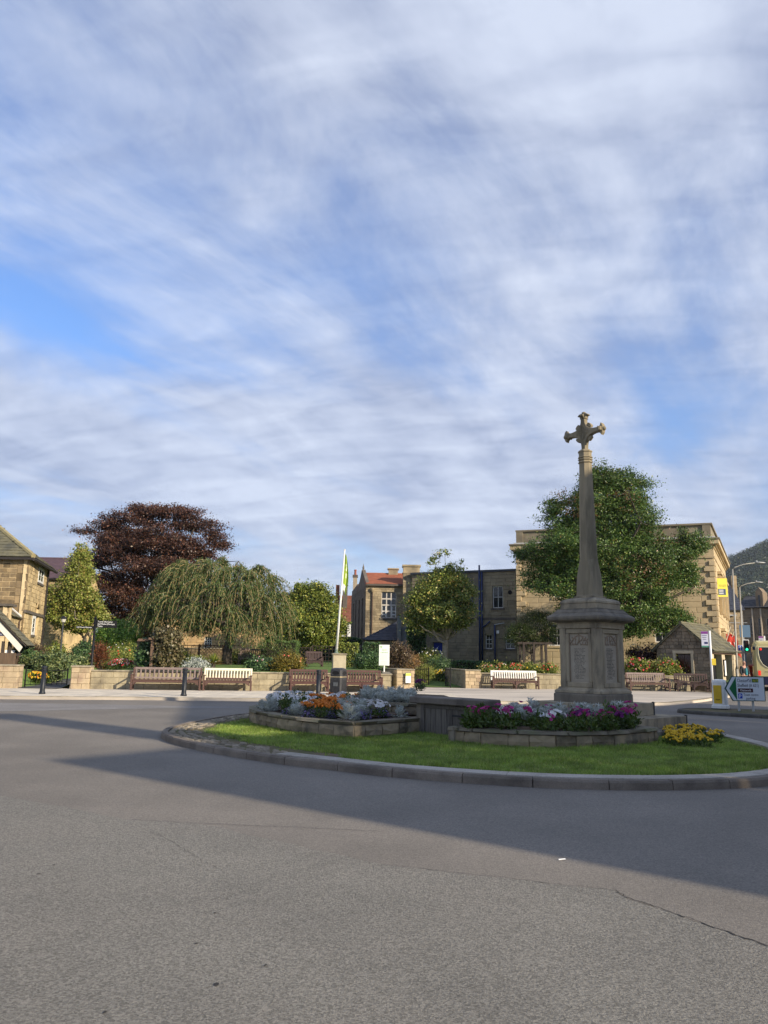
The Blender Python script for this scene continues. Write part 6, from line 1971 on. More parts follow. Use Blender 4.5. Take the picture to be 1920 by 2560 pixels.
slates(th_, (-.3, -.37, ze_ - .08), (1, 0, 0), sv5, 5.6, sv5.length, 16, brt, wl=.3, thick=.02, name='tile')
for X in (.1, 1.25, 1.95, 3.2, 4.9):
    bx('timber', th_, (X, -.03, ze_ / 2 + 1.6), (.14, .1, ze_ - 3.2), tim)
for Z in (ze_ - .1, ze_ - 1.75, ze_ - 2.6):
    bx('timber', th_, (2.5, -.04, Z), (5, .1, .15), tim)
MB().extr([(1.3, -.06, ze_ - 2.5), (1.42, -.06, ze_ - 2.5), (1.95, -.06, ze_ - 1.8), (1.83, -.06, ze_ - 1.8)], (0, .05, 0)).build('timber', tim, th_)
bx('door', th_, (1.55, -.04, 1.6), (.9, .1, 2.4), M('door_grey', (.30, .32, .34), rough=.6))
c_ = P(863, 1500, 88)
bx('chimney', th_, (c_.x - A[0], 1.6, zr_ - .2), (.5, .7, 2.6), dk_st)
bx('chimney_cap', th_, (c_.x - A[0], 1.6, zr_ + 1.1), (.62, .82, .14), dk_st)
MB().lathe([(.14, 0), (.11, .5), (.14, .6)], 8, (c_.x - A[0], 1.6, zr_ + 1.15)).build('chimney_pot', M('pot_buff', (.55, .48, .36), rough=.8), th_)
c_ = P(843, 1500, 88)
bx('chimney', th_, (c_.x - A[0], 2.6, zr_ + .1), (.4, .6, 2.2), brt)

# ---- flat-roofed stone building with blue pipes ----------------------------------------------------
pb_st = M('grey_ashlar', (.30, .25, .165), (.235, .195, .13), sc_=1.6, rough=.92, isl=.10, c3=(.17, .145, .105), sc3=.5, bump=.25)
pb_mo = M('grey_ashlar_joint', (.22, .185, .125), (.18, .15, .105), sc_=4, rough=1)
uP = Vector((.894, -.447, 0)).normalized()
A = (2.4, 63.0)
Wp = 8.75
pb = thing('flat_roofed_building', 'shaded flat-roofed stone building with blue downpipes and sash windows', 'building', (A[0], A[1], 0))
H_ = [FR(A, uP, 1231, 1465, 1257, 1520), FR(A, uP, 1166, 1466, 1186, 1521), FR(A, uP, 1213, 1586, 1230, 1622), FR(A, uP, 1263, 1586, 1287, 1622), FR(A, uP, 1083, 1606, 1106, 1662)]
zt_ = P(1290, 1424, 59).z
wall_face(pb, (0, 0, 0), uP, Wp, .3, zt_ - .1, holes=H_, stone=pb_st, mortar=pb_mo, course=.28, lens=(.45, .9), most=0, joint=.01)
window(pb, (0, 0, 0), uP, *H_[0], 2, 2, wfr, glass, sill=dk_st)
window(pb, (0, 0, 0), uP, *H_[1], 2, 2, wfr, glass, sill=dk_st)
window(pb, (0, 0, 0), uP, *H_[2], 2, 3, wfr, glass, sill=dk_st)
window(pb, (0, 0, 0), uP, *H_[3], 2, 3, wfr, glass, sill=dk_st)
nP = uP.cross(Vector((0, 0, 1)))
def onf(a, z, d=.1):
    p = uP * a + nP * d
    return (p.x, p.y, z)
blu = M('pipe_blue', (.010, .028, .10), (.009, .022, .08), sc_=4, rough=.45, spec=.4)
dr = H_[4]
MB().extr([onf(dr[0], .3, -.12), onf(dr[1], .3, -.12), onf(dr[1], dr[3], -.12), onf(dr[0], dr[3], -.12)], -nP * .05).build('door', M('door_blue', (.015, .035, .24), rough=.4), pb)
MB().extr([onf(-.1, zt_ - .1, .16), onf(Wp + .1, zt_ - .1, .16), onf(Wp + .1, zt_ + .06, .16), onf(-.1, zt_ + .06, .16)], -nP * 7).build('flat_roof', M('lead_dark', (.05, .055, .065), rough=.6), pb)
bk = -nP * 6.5
MB().extr([(bk.x, bk.y, .3), tuple(bk + uP * Wp + Vector((0, 0, .3))), tuple(bk + uP * Wp + Vector((0, 0, zt_ - .12))), (bk.x, bk.y, zt_ - .12)], nP * .3).build('back_wall', pb_mo, pb)
MB().extr([onf(.02, .3, -.31), tuple(bk + Vector((0, 0, .3))), tuple(bk + Vector((0, 0, zt_ - .12))), onf(.02, zt_ - .12, -.31)], uP * .3).build('end_wall', pb_mo, pb)
a_, z_ = FA(A, uP, 1200, 1547)
MB().extr([onf(0, z_ - .10, .05), onf(Wp, z_ - .10, .05), onf(Wp, z_ + .08, .05), onf(0, z_ + .08, .05)], -nP * .06).build('string_course', dk_st, pb)
a1_, _ = FA(A, uP, 1200, 1500); a2_, _ = FA(A, uP, 1206, 1600)
for a_, d_ in ((a1_, .13), (a1_ + .20, .12)):
    MB().tube([onf(a_, .35, d_), onf(a_, zt_ + (.45 if d_ > .125 else -.1), d_)], .07, 8).build('downpipe', blu, pb, smooth=True)
zj = FA(A, uP, 1205, 1565)[1]
MB().tube([onf(a1_ + .2, zj - .1, .13), onf(a1_ + .5, zj + .05, .13), onf(FA(A, uP, 1226, 1552)[0], zj + .35, .13)], .06, 8).build('waste_pipe', blu, pb, smooth=True)
a3, z3 = FA(A, uP, 1238, 1562)
MB().tube([onf(a3, .35, .12), onf(a3, z3, .12)], .065, 8).build('downpipe', blu, pb, smooth=True)
MB().tube([onf(a3, z3, .12), onf(FA(A, uP, 1262, 1558)[0], z3 + .12, .12)], .045, 8).build('waste_pipe', galv, pb)
a4, z4 = FA(A, uP, 1275, 1481)
MB().lathe([(.17, 0), (.16, .03), (.02, .035)], 12).build('vent', MATS['room_dark'], pb, mx=Matrix.Translation(onf(a4, z4, .03)) @ nP.to_track_quat('Z', 'Y').to_matrix().to_4x4())
a5, z5 = FA(A, uP, 1245, 1580)
MB().box(onf(a5, z5, .06), (.2, .06, .24), math.atan2(uP.y, uP.x)).build('vent_cover', whl, pb)
MB().extr([onf(0, .3, .03), onf(Wp, .3, .03), onf(Wp, .95, .03), onf(0, .95, .03)], -nP * .02).build('plinth', dk_st, pb) if False else None

# ---- town hall ------------------------------------------------------------------------------------
th_st = M('hall_ashlar', (.53, .415, .25), (.45, .35, .205), sc_=1.2, rough=.9, var=.07, isl=.06, c3=(.37, .29, .175), sc3=.5, bump=.15)
th_jt = M('hall_joint', (.36, .285, .175), (.31, .245, .15), sc_=4, rough=1)
th_q = M('hall_quoin', (.55, .435, .265), (.45, .355, .215), sc_=2, rough=.9, var=.10, c3=(.36, .285, .18), sc3=.9, bump=.15)
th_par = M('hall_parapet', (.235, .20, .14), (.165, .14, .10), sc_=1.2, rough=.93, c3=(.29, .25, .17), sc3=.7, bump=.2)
A = Vector((9.85, 56.5, 0)); Bp = Vector((22.5, 52.0, 0))
uH = (Bp - A).normalized(); WH = (Bp - A).length
nH = uH.cross(Vector((0, 0, 1)))
hall = thing('town_hall', 'large sandstone hall with quoined corners, deep cornice and plain parapet', 'building', (A.x, A.y, 0))
HW = [FR(A, uH, 1382, 1440, 1412, 1494), FR(A, uH, 1636, 1560, 1672, 1606)]
zwin1 = HW[0]; zlow = HW[1]
wins_ = [zwin1]
for a in (5.6, 8.9):
    wins_.append((a, a + 1.2, zwin1[2], zwin1[3] + .3))
lows = [zlow]
for a in (2.2, 5.6):
    lows.append((a, a + 1.2, zlow[2] - .3, zlow[3]))
z_fr = P(1785, 1394, 52).z
wall_face(hall, (0, 0, 0), uH, WH, .2, z_fr, holes=wins_ + lows, stone=th_st, mortar=th_jt, course=.38, lens=(.75, 1.25), most=300, joint=.008, proud=.004)
for h_ in wins_ + lows:
    window(hall, (0, 0, 0), uH, *h_, 2, 2, wfr, glass, sill=th_st, fw=.07)
def band(name, z0, z1, out, mat, seg=1, o_=None):
    """a moulding running round the front and the right-hand return"""
    sd_ = Vector((.447, .894, 0)); ns = sd_.cross(Vector((0, 0, 1)))
    f0 = nH * out - uH * out
    corner = uH * WH + nH * out + ns * out * .9
    p = [f0, corner, uH * WH + sd_ * 15 + ns * out, uH * WH + sd_ * 15 - ns * .3, uH * WH - nH * .3 - uH * .2, -nH * .3 - uH * out]
    MB().prism([(q.x, q.y) for q in p], z0, z1).build(name, mat, hall)
    lf = [f0, -nH * .3 - uH * out, -nH * 8 - uH * out, -nH * 8 + uH * .3, -nH * .3 + uH * .3]
    MB().prism([(q.x, q.y) for q in lf], z0 + .001, z1 - .001).build(name, mat, hall)
zc1, zc0 = P(1785, 1346, 52).z, P(1785, 1368, 52).z
band('architrave', z_fr - .02, z_fr + .10, .07, th_st)
band('frieze', z_fr + .10, zc0 - .05, .035, th_st)
band('cornice', zc0 - .05, zc0 + .09, .10, th_st)
band('cornice', zc0 + .09, zc0 + .20, .22, th_st)
band('cornice', zc0 + .20, zc1 - .10, .40, th_st)
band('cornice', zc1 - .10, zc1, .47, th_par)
zp = P(1785, 1307, 52).z
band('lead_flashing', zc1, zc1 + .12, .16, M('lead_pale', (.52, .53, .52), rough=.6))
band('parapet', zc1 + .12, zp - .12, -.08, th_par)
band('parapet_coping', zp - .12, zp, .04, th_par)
for a in (0.25, 4.6, 8.7, WH - .35):
    p = uH * a + nH * -.05
    bx('parapet_pier', hall, (p.x, p.y, (zc1 + .12 + zp - .12) / 2), (.5, .14, zp - zc1 - .26), th_par, rot=(0, 0, math.atan2(uH.y, uH.x)))
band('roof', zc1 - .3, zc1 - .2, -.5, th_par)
sdv = Vector((.447, .894, 0))
nS = sdv.cross(Vector((0, 0, 1)))
wall_face(hall, tuple(uH * WH + nS * .002), sdv, 15, .2, z_fr, holes=[(3, 4.3, 5.2, 7.6), (7, 8.3, 5.2, 7.6), (11, 12.3, 5.2, 7.6), (3, 4.3, 1.2, 3.6), (11, 12.3, 1.2, 3.6)], stone=th_st, mortar=th_jt, course=.38, lens=(.75, 1.25), most=0, joint=.008)
for h_ in ((3, 4.3, 5.2, 7.6), (7, 8.3, 5.2, 7.6), (11, 12.3, 5.2, 7.6), (3, 4.3, 1.2, 3.6), (11, 12.3, 1.2, 3.6)):
    window(hall, tuple(uH * WH), sdv, *h_, 2, 2, wfr, glass, sill=th_st)
    p = uH * WH + sdv * ((h_[0] + h_[1]) / 2) + nS * .15
    bx('window_hood', hall, (p.x, p.y, h_[3] + .35), (1.9, .34, .2), th_st, rot=(0, 0, math.atan2(sdv.y, sdv.x)))
    for s in (-.8, .8):
        p2 = p + sdv * s
        bx('window_pilaster', hall, (p2.x, p2.y, (h_[2] + h_[3]) / 2), (.22, .2, h_[3] - h_[2] + .3), th_st, rot=(0, 0, math.atan2(sdv.y, sdv.x)))
wall_face(hall, tuple(-nH * 8 - uH * .002), nH, 8, .2, z_fr, stone=None, mortar=th_st)
nq = int((z_fr - .3) / .38)
for k in range(nq):
    z = z_fr - .2 - k * .38 - .19
    long_ = k % 2 == 1
    for end in (0, 1):
        l = .70 if long_ else .36
        a = (WH - l / 2 + .035) if end else (l / 2 - .035)
        p = uH * a + nH * .045
        bx('quoin', hall, (p.x, p.y, z), (l, .14, .34), th_q, rot=(0, 0, math.atan2(uH.y, uH.x)), bevel=.02)
    l = .36 if long_ else .70
    p = uH * WH + sdv * (l / 2 + .1) + nS * .02
    bx('quoin', hall, (p.x, p.y, z), (l, .14, .34), th_q, rot=(0, 0, math.atan2(sdv.y, sdv.x)), bevel=.02)
# letting board on the hall's side
c_ = P(1806, 1469, 53.2)
lb_ = thing('letting_board', 'yellow TO LET board projecting from the side of the hall', 'sign', (c_.x, 53.2, c_.z - .65), R(-6))
bd = bx('board', lb_, (0, 0, .65), (.66, .04, 1.28), M('board_yellow', (.80, .72, .10), rough=.5))
letter('TO LET', bd, (-.26, -.025, .05), .22, M('board_grey', (.32, .30, .10), rough=.7), width=.50)
bx('agent_panel', bd, (-.05, -.022, -.30), (.50, .006, .42), M('agent_blue', (.07, .10, .17), rough=.6), bevel=.001)
for k in range(3):
    bx('text_line', bd, (-.10, -.027, -.18 - k * .12), (.30, .005, .05), whl, bevel=.001)
bx('bracket', lb_, (-.1, .05, .1), (.9, .05, .05), galv)

# ---- stone bus shelter ------------------------------------------------------------------------------
A = Vector((18.3, 43.5, 0))
gl_u = Vector((math.cos(R(-40)), math.sin(R(-40)), 0))
bs = thing('bus_shelter', 'stone bus shelter with a mossy stone-slate gable roof', 'bus shelter', (A.x, A.y, 0), R(-40))
sh_st = M('shelter_stone', (.27, .215, .15), (.19, .155, .11), sc_=3, rough=.93, var=.2, bump=.4, bsc=30, c3=(.14, .115, .085), sc3=1.1)
sh_lt = M('shelter_dressed', (.52, .44, .31), (.43, .36, .25), sc_=3, rough=.9)
ze_, za_ = 2.42, 3.75
A3 = (A.x, A.y)
wn = FR(A3, gl_u, 1690, 1634, 1727, 1684)
wn = (3 + wn[0], 3 + wn[1], wn[2], wn[3])
wall_face(bs, (-3, 0, 0), (1, 0, 0), 3.0, PZ - .05, ze_, holes=[wn], stone=sh_st, mortar=M('shelter_mortar', (.20, .17, .125), rough=1), course=.2, lens=(.2, .42), most=180, joint=.012)
window(bs, (-3, 0, 0), Vector((1, 0, 0)), *wn, 2, 1, tim, M('shelter_glass', (.035, .012, .010), rough=.15, spec=.5), inset=.1)
for c_, d_ in ((((wn[0] + wn[1]) / 2 - 3, -.02, wn[3] + .09), (wn[1] - wn[0] + .36, .12, .17)), ((wn[0] - 3 - .08, -.02, (wn[2] + wn[3]) / 2), (.15, .12, wn[3] - wn[2])), ((wn[1] - 3 + .08, -.02, (wn[2] + wn[3]) / 2), (.15, .12, wn[3] - wn[2])), (((wn[0] + wn[1]) / 2 - 3, -.03, wn[2] - .09), (wn[1] - wn[0] + .3, .14, .16))):
    bx('window_surround', bs, c_, d_, sh_lt)
mx = []
for k in range(7):
    z = ze_ + (za_ - ze_) * (k + .5) / 7
    half = 1.5 * (1 - (k + .5) / 7)
    x = -half
    while x < half - .02:
        l = min(rnd.uniform(.2, .42), half - x)
        mx.append(frame_mx(Vector((-1.5 + x + l / 2, -.002, z)), Vector((1, 0, 0)), Vector((0, -1, 0)), (max(.03, l - .01), .09, (za_ - ze_) / 7 - .01)))
        x += l
place_stones(bs, mx, sh_st, 'stone')
MB().extr([(-3, .03, ze_), (0, .03, ze_), (-1.5, .03, za_)], (0, .25, 0)).build('gable', MATS['shelter_mortar'], bs)
MB().extr([(-3, 4.4, PZ), (0, 4.4, PZ), (0, 4.4, ze_), (-1.5, 4.4, za_), (-3, 4.4, ze_)], (0, .25, 0)).build('gable', sh_st, bs)
MB().box((-2.88, 2.3, (ze_ + PZ) / 2), (.24, 4.0, ze_ - PZ)).build('back_wall', sh_st, bs)
wall_face(bs, (.002, 0, 0), (0, 1, 0), 4.65, PZ - .05, ze_, holes=[(.55, 2.0, PZ - .05, 2.12), (2.55, 3.95, PZ - .05, 2.12)], stone=sh_lt, mortar=sh_lt, course=.3, lens=(.3, .55), most=80, core=.35)
bx('lintel', bs, (-.1, 2.25, 2.24), (.34, 3.7, .22), M('lintel_brown', (.20, .13, .10), rough=.8))
bx('notice_case', bs, (.06, 2.28, 1.35), (.06, .36, .95), blk)
bx('notice_sheet', bs, (.095, 2.28, 1.35), (.008, .26, .85), whl, bevel=.001)
bx('notice_case', bs, (.06, .28, 1.1), (.06, .36, 1.1), blk)
bx('inner_bench', bs, (-2.4, 2.3, .55), (.5, 3.6, .08), tim)
for s in (1, -1):
    p0 = Vector((.25, -.2, ze_ - .14)) if s > 0 else Vector((-3.25, 4.8, ze_ - .14))
    sv6 = Vector((-1.75 * s, 0, za_ + .09 - ze_ + .14))
    roof_sheet(bs, 'roof', [[tuple(p0 + Vector((0, 0, -.03))), tuple(p0 + Vector((0, 5.0 * s, -.03))), tuple(p0 + Vector((0, 5.0 * s, -.03)) + sv6), tuple(p0 + sv6 + Vector((0, 0, -.03)))]], slate_m)
    slates(bs, p0, (0, s, 0), sv6, 5.0, sv6.length, 9, slate_m, wl=.34, thick=.028, most=140 if s > 0 else 0)
MB().tube([(-1.5, -.22, za_ + .12), (-1.5, 4.82, za_ + .12)], .09, 6).build('ridge_stone', slate_m, bs)

# ---- street going back on the right -----------------------------------------------------------------
A = (P(1798, 1600, 78).x, 78)
rg_st = M('rubble_stone', (.33, .25, .15), (.24, .18, .11), sc_=2, rough=.93, isl=.3, c3=(.18, .14, .09), sc3=.5)
rh = simple_house('stone_shop', 'rubble stone house with a dark slate roof beyond the hall', A, (1, .05), 2.6, 7, 0, P(1820, 1524, 78).z, P(1820, 1443, 82).z, rg_st, bsl, course=.22, lens=(.3, .6), mortar=M('rubble_mortar', (.50, .40, .25), rough=1), most=0)
c_ = P(1841, 1440, 80)
bx('chimney', rh, (c_.x - A[0], 3.0, c_.z - 3.5), (.55, .8, 7.2), rg_st)
bx('awning', rh, (.9, -.3, P(1815, 1530, 78).z - .35), (1.5, .6, .12), M('hood_grey', (.35, .34, .32), rough=.8))
for k, dx in enumerate((0.0, .75)):
    c_ = P(1812 + k * 10, 1600, 60)
    fl = thing('hanging_flag', 'red and white flag hanging from a slanted wall pole by the shelter roof', 'flag', (c_.x, 60, c_.z - 1.0), R(-20), 'red flags on slanted poles')
    MB().tube([(0, 0, .6), (.45 + .1 * k, -.3, 2.0)], .025, 6).build('pole', wfr, fl)
    vsf = []
    for j in range(9):
        for i in range(5):
            vsf.append((.05 + i * .13 + j * .03, -.1 + .06 * math.sin(i * 2.1 + j * .6), 1.55 - j * .19 - i * .09))
    me = bpy.data.meshes.new('cloth'); me.from_pydata(vsf, [], [(j * 5 + i, j * 5 + i + 1, j * 5 + 6 + i, j * 5 + 5 + i) for j in range(8) for i in range(4)])
    me.materials.append(M('flag_red', (.62, .07, .05), rough=.8)); me.materials.append(wfr)
    for kk, p_ in enumerate(me.polygons):
        p_.material_index = 1 if (kk % 4 == 1 and 2 < kk // 4 < 6) else 0
        p_.use_smooth = True
    link('cloth', me, fl)
A = (P(1853, 1600, 100).x, 100.0)
uF = (.80, -.60)
ff = M('far_stone', (.235, .175, .115), (.18, .135, .09), sc_=1.2, rough=.93, isl=.15, c3=(.14, .11, .08), sc3=.3)
wz = []
uFv = Vector((*uF, 0)).normalized()
for col_ in ((1874, 1884), (1895, 1905), (1915, 1924)):
    for y0, y1 in ((1545, 1585), (1612, 1650)):
        wz.append((FR(A, uFv, col_[0], y0, col_[1], y1), 2, 2, mul))
far = simple_house('terraced_house', 'tall grey-brown stone terrace with a slate roof and gabled dormer up the street', A, uF, 16, 9, 0, P(1870, 1518, 99).z, P(1890, 1492, 101).z + .2, ff, M('grey_slate', (.055, .055, .058), (.075, .074, .075), sc_=1, rough=.85, isl=.15), wins=wz, course=.3, lens=(.5, 1.0), rows=14, swl=.35)
nF = uFv.cross(Vector((0, 0, 1)))
for px in (1885.5, 1907):
    a, _ = FA(A, uFv, px, 1600)
    p = uFv * a + nF * .1
    MB().tube([(p.x, p.y, .2), (p.x, p.y, P(1870, 1518, 99).z)], .11, 6).build('downpipe', M('pipe_buff', (.40, .33, .25), rough=.7), far)
dm = FR(A, uFv, 1888, 1480, 1906, 1524)
w0, w1_ = uFv * dm[0], uFv * dm[1]
zt2 = P(1897, 1467, 98).z
MB().extr([tuple(w0 + Vector((0, 0, dm[2] - .6)) + nF * .05), tuple(w1_ + Vector((0, 0, dm[2] - .6)) + nF * .05), tuple(w1_ + Vector((0, 0, dm[3])) + nF * .05), tuple((w0 + w1_) / 2 + Vector((0, 0, zt2)) + nF * .05), tuple(w0 + Vector((0, 0, dm[3])) + nF * .05)], -nF * 3).build('dormer', ff, far)
MB().extr([tuple((w0 * .62 + w1_ * .38) + Vector((0, 0, dm[2] + .2)) + nF * .08), tuple((w0 * .38 + w1_ * .62) + Vector((0, 0, dm[2] + .2)) + nF * .08), tuple((w0 * .38 + w1_ * .62) + Vector((0, 0, dm[3] - .4)) + nF * .08), tuple((w0 * .62 + w1_ * .38) + Vector((0, 0, dm[3] - .4)) + nF * .08)], -nF * .1).build('dormer_window', glass, far)
c_ = P(1862, 1578, 74)
sg = thing('shop_sign', 'grey-blue shop sign board on a bracket along the street', 'sign', (c_.x, 74, c_.z - .9), R(-10))
bx('board', sg, (0, 0, .9), (.95, .06, 1.15), M('board_blue', (.10, .17, .25), rough=.6))
bx('bracket', sg, (-.5, .1, 1.7), (1.6, .05, .05), galv)
c_ = P(1848, 1590, 76)
bx('post', sg, (c_.x - P(1862, 1578, 74).x, 2, 0), (.12, .12, 7), galv)
c_ = P(1880, 1672, 58)
pbx = thing('post_box', 'red pillar box standing beside the far pavement', 'post box', (c_.x, 58, 0))
MB().lathe([(.26, 0), (.26, .12), (.23, .15), (.23, 1.35), (.27, 1.38), (.27, 1.44), (.2, 1.52), (.05, 1.58)], 16).build('body', M('post_red', (.13, .008, .008), rough=.5), pbx, smooth=False)
bx('slot', pbx, (0, -.225, 1.2), (.24, .03, .05), blk)
bx('plate', pbx, (0, -.228, .95), (.16, .02, .2), whl)

# ---- terrace behind the viewer to the right: it throws the shade across the roundabout ------------------
US, TS = Vector((-math.sin(SUN_AZ), -math.cos(SUN_AZ), 0)), Vector((.6333, .7738, 0))
TS = Vector((-US.y, US.x, 0)); TS = TS if TS.y > 0 else -TS
tanE = math.tan(SUN_EL)
def ridge_house(label, t0, t1, s0, depth, reach_e, reach_r, gable=False, chim=(), nm='terraced_house'):
    """a house whose front stands at distance s0 up-sun; reach: how far along the ground its eaves and ridge throw their shadow"""
    o_ = US * s0 + TS * t0
    t = thing(nm, label, 'house', (o_.x, o_.y, 0))
    W = t1 - t0
    ze = (reach_e - s0) * tanE
    wins_ = []
    nwin = max(1, int(W / 2.4))
    for i in range(nwin):
        for fl_ in range(max(1, int((ze - .6) / 3.1))):
            a = W * (i + .5) / nwin
            wins_.append((a - .5, a + .5, .9 + fl_ * 3.1, 2.5 + fl_ * 3.1))
    # the front faces down-sun, so seen from outside it runs from t1 to t0
    of = TS * W
    wall_face(t, tuple(of), -TS if (-TS).cross(Vector((0, 0, 1))).dot(US) > 0 else TS, W, 0, ze, holes=wins_, stone=hs_l, mortar=hs_m, course=.4, lens=(.6, 1.2), most=0)
    for h_ in wins_:
        window(t, tuple(of), -TS, *h_, 2, 2, wfr, glass, sill=dk_st)
    bk = -US * depth
    if gable:
        zr = (reach_r - s0) * tanE
        MB().extr([TS * .0 + Vector((0, 0, ze - .01)), TS * W + Vector((0, 0, ze - .01)), TS * (W * .5) + Vector((0, 0, zr))], -US * .3).build('gable', hs_l, t)
        roof_sheet(t, 'roof', [[US * .2 + Vector((0, 0, ze)), bk + Vector((0, 0, ze)), bk + TS * W / 2 + Vector((0, 0, zr)), US * .2 + TS * W / 2 + Vector((0, 0, zr))], [US * .2 + TS * W + Vector((0, 0, ze)), bk + TS * W + Vector((0, 0, ze)), bk + TS * W / 2 + Vector((0, 0, zr)), US * .2 + TS * W / 2 + Vector((0, 0, zr))]], bsl)
    else:
        zr = (reach_r - s0 + depth / 2) * tanE
        roof_sheet(t, 'roof', [[US * .2 + Vector((0, 0, ze)), US * .2 + TS * W + Vector((0, 0, ze)), bk / 2 + TS * W + Vector((0, 0, zr)), bk / 2 + Vector((0, 0, zr))], [bk + Vector((0, 0, ze)), bk + TS * W + Vector((0, 0, ze)), bk / 2 + TS * W + Vector((0, 0, zr)), bk / 2 + Vector((0, 0, zr))]], bsl)
        for e in (0, W - .3):
            MB().extr([TS * e + Vector((0, 0, ze)), TS * e + bk + Vector((0, 0, ze)), TS * e + bk / 2 + Vector((0, 0, zr - .05))], TS * .3).build('gable', hs_l, t)
    for e in (0, W - .3):
        MB().extr([TS * e - US * .31, TS * e + bk, TS * e + bk + Vector((0, 0, ze)), TS * e - US * .31 + Vector((0, 0, ze))], TS * .3).build('end_wall', hs_l, t)
    MB().extr([bk + Vector((0, 0, 0)), bk + TS * W, bk + TS * W + Vector((0, 0, ze)), bk + Vector((0, 0, ze))], US * .3).build('back_wall', hs_l, t)
    for tc_, wd, rc in chim:
        zt = (rc - s0 + depth / 2) * tanE
        c_ = TS * (tc_ - t0) + bk / 2
        bx('chimney', t, (c_.x, c_.y, zt / 2 + ze / 2), (wd, .7, zt - ze), hs_d, rot=(0, 0, math.atan2(TS.y, TS.x)))
    return t
S0 = -15.0
ridge_house('stone house facing the roundabout with one tall chimney', 6.2, 11.2, S0, 8, 8.5, 11.6, chim=((9.6, 1.1, 20.6),))
ridge_house('gabled stone house facing the roundabout, taller than its neighbours', 11.25, 23.9, S0, 9, 15.2, 23.2, gable=True)
ridge_house('lower stone house facing the roundabout beyond the gabled one', 24.0, 33.0, S0, 8, 8.0, 10.8)
# ================================================================== TREES
bark_g = M('bark_grey', (.20, .17, .13), (.13, .11, .085), sc_=8, rough=.95, bump=.6, bsc=25)
bark_d = M('bark_dark', (.055, .045, .036), (.085, .07, .055), sc_=8, rough=.95, bump=.6, bsc=25)
bark_p = M('bark_pale', (.36, .30, .215), (.27, .225, .16), sc_=8, rough=.95, bump=.5, bsc=25)
twig_y = M('twig_yellow', (.36, .27, .12), (.26, .20, .095), sc_=5, rough=.9)
lf_dark = LM('leaf_dark_green', [(0, (0.03438, 0.07392, 0.01815)), (.5, (0.07935, 0.1518, 0.03267)), (.9, (0.1719, 0.2442, 0.05445)), (.985, (0.2116, 0.2244, 0.0605)), (1, (0.3438, 0.1584, 0.0605))], trans=.25, patch=.4, psc=.5)  # light and dark leaf tones spread wide to mimic sunlit and shaded leaves
lf_mid = LM('leaf_mid_green', [(0, (0.07473, 0.11, 0.02083)), (.6, (0.2014, 0.2621, 0.04746)), (1, (0.4672, 0.4401, 0.09114))], trans=.3, patch=.3, psc=.7)
lf_olive = LM('leaf_olive', [(0, (0.08021, 0.1215, 0.02745)), (.55, (0.2047, 0.2698, 0.0554)), (.9, (0.4478, 0.4544, 0.1117)), (1, (0.8579, 0.5696, 0.2059))], trans=.3, patch=.3, psc=.8)
lf_yel = LM('leaf_yellow_green', [(0, (0.1719, 0.2184, 0.039)), (.5, (0.284, 0.3276, 0.065)), (.85, (0.4036, 0.4004, 0.1105)), (1, (0.5083, 0.364, 0.117))], trans=.35, patch=.25, psc=1)
lf_cop = LM('leaf_copper', [(0, (0.0419, 0.02485, 0.02057)), (.5, (0.08861, 0.04517, 0.03366)), (.85, (0.1611, 0.07677, 0.04862)), (.95, (0.2739, 0.1129, 0.06545)), (1, (0.1933, 0.1581, 0.0935))], trans=.28, patch=.35, psc=.6)
lf_wil = LM('leaf_willow', [(0, (0.0494, 0.08715, 0.02246)), (.6, (0.08402, 0.1346, 0.03594)), (.9, (0.1581, 0.1923, 0.06175)), (1, (0.247, 0.2179, 0.06738))], trans=.3, patch=.25, psc=.9)
lf_brt = LM('leaf_bright_green', [(0, (0.08525, 0.1705, 0.0279)), (.6, (0.2136, 0.3821, 0.06742)), (1, (0.4611, 0.6239, 0.1356))], trans=.35, patch=.25, psc=1)
lf_ylo = LM('leaf_golden', [(0, (0.138, 0.1265, 0.023)), (.6, (0.23, 0.1898, 0.0345)), (1, (0.345, 0.23, 0.05175))], trans=.3, patch=.25, psc=1.5)
lf_blu = LM('leaf_blue_green', [(0, (0.06239, 0.09877, 0.03526)), (.6, (0.155, 0.2101, 0.08034)), (1, (0.3432, 0.3689, 0.1411))], trans=.3, patch=.25, psc=1.5)
lf_red = LM('leaf_redbrown', [(0, (0.1085, 0.0434, 0.0248)), (.6, (0.2325, 0.0775, 0.03875)), (1, (0.341, 0.155, 0.062))], trans=.3, patch=.25, psc=1.5)
lf_pur = LM('leaf_purple_brown', [(0, (0.062, 0.0465, 0.031)), (.5, (0.1318, 0.08525, 0.05425)), (1, (0.2015, 0.155, 0.06975))], trans=.3, patch=.25, psc=1.5)
lf_tan = LM('leaf_tan', [(0, (0.23, 0.1323, 0.046)), (.6, (0.345, 0.1955, 0.07475)), (1, (0.299, 0.23, 0.1035))], trans=.3, patch=.2, psc=1.5)
lf_con = LM('leaf_conifer', [(0, (0.0248, 0.0558, 0.0217)), (.6, (0.06742, 0.1304, 0.04495)), (1, (0.1492, 0.2441, 0.08138))], trans=.15, patch=.3, psc=1.5)

def base_at(px, Y, py=None):
    c = P(px, py or 1660, Y)
    return (c.x, Y, gz(c.x, Y) if c.x < 17 else .1)

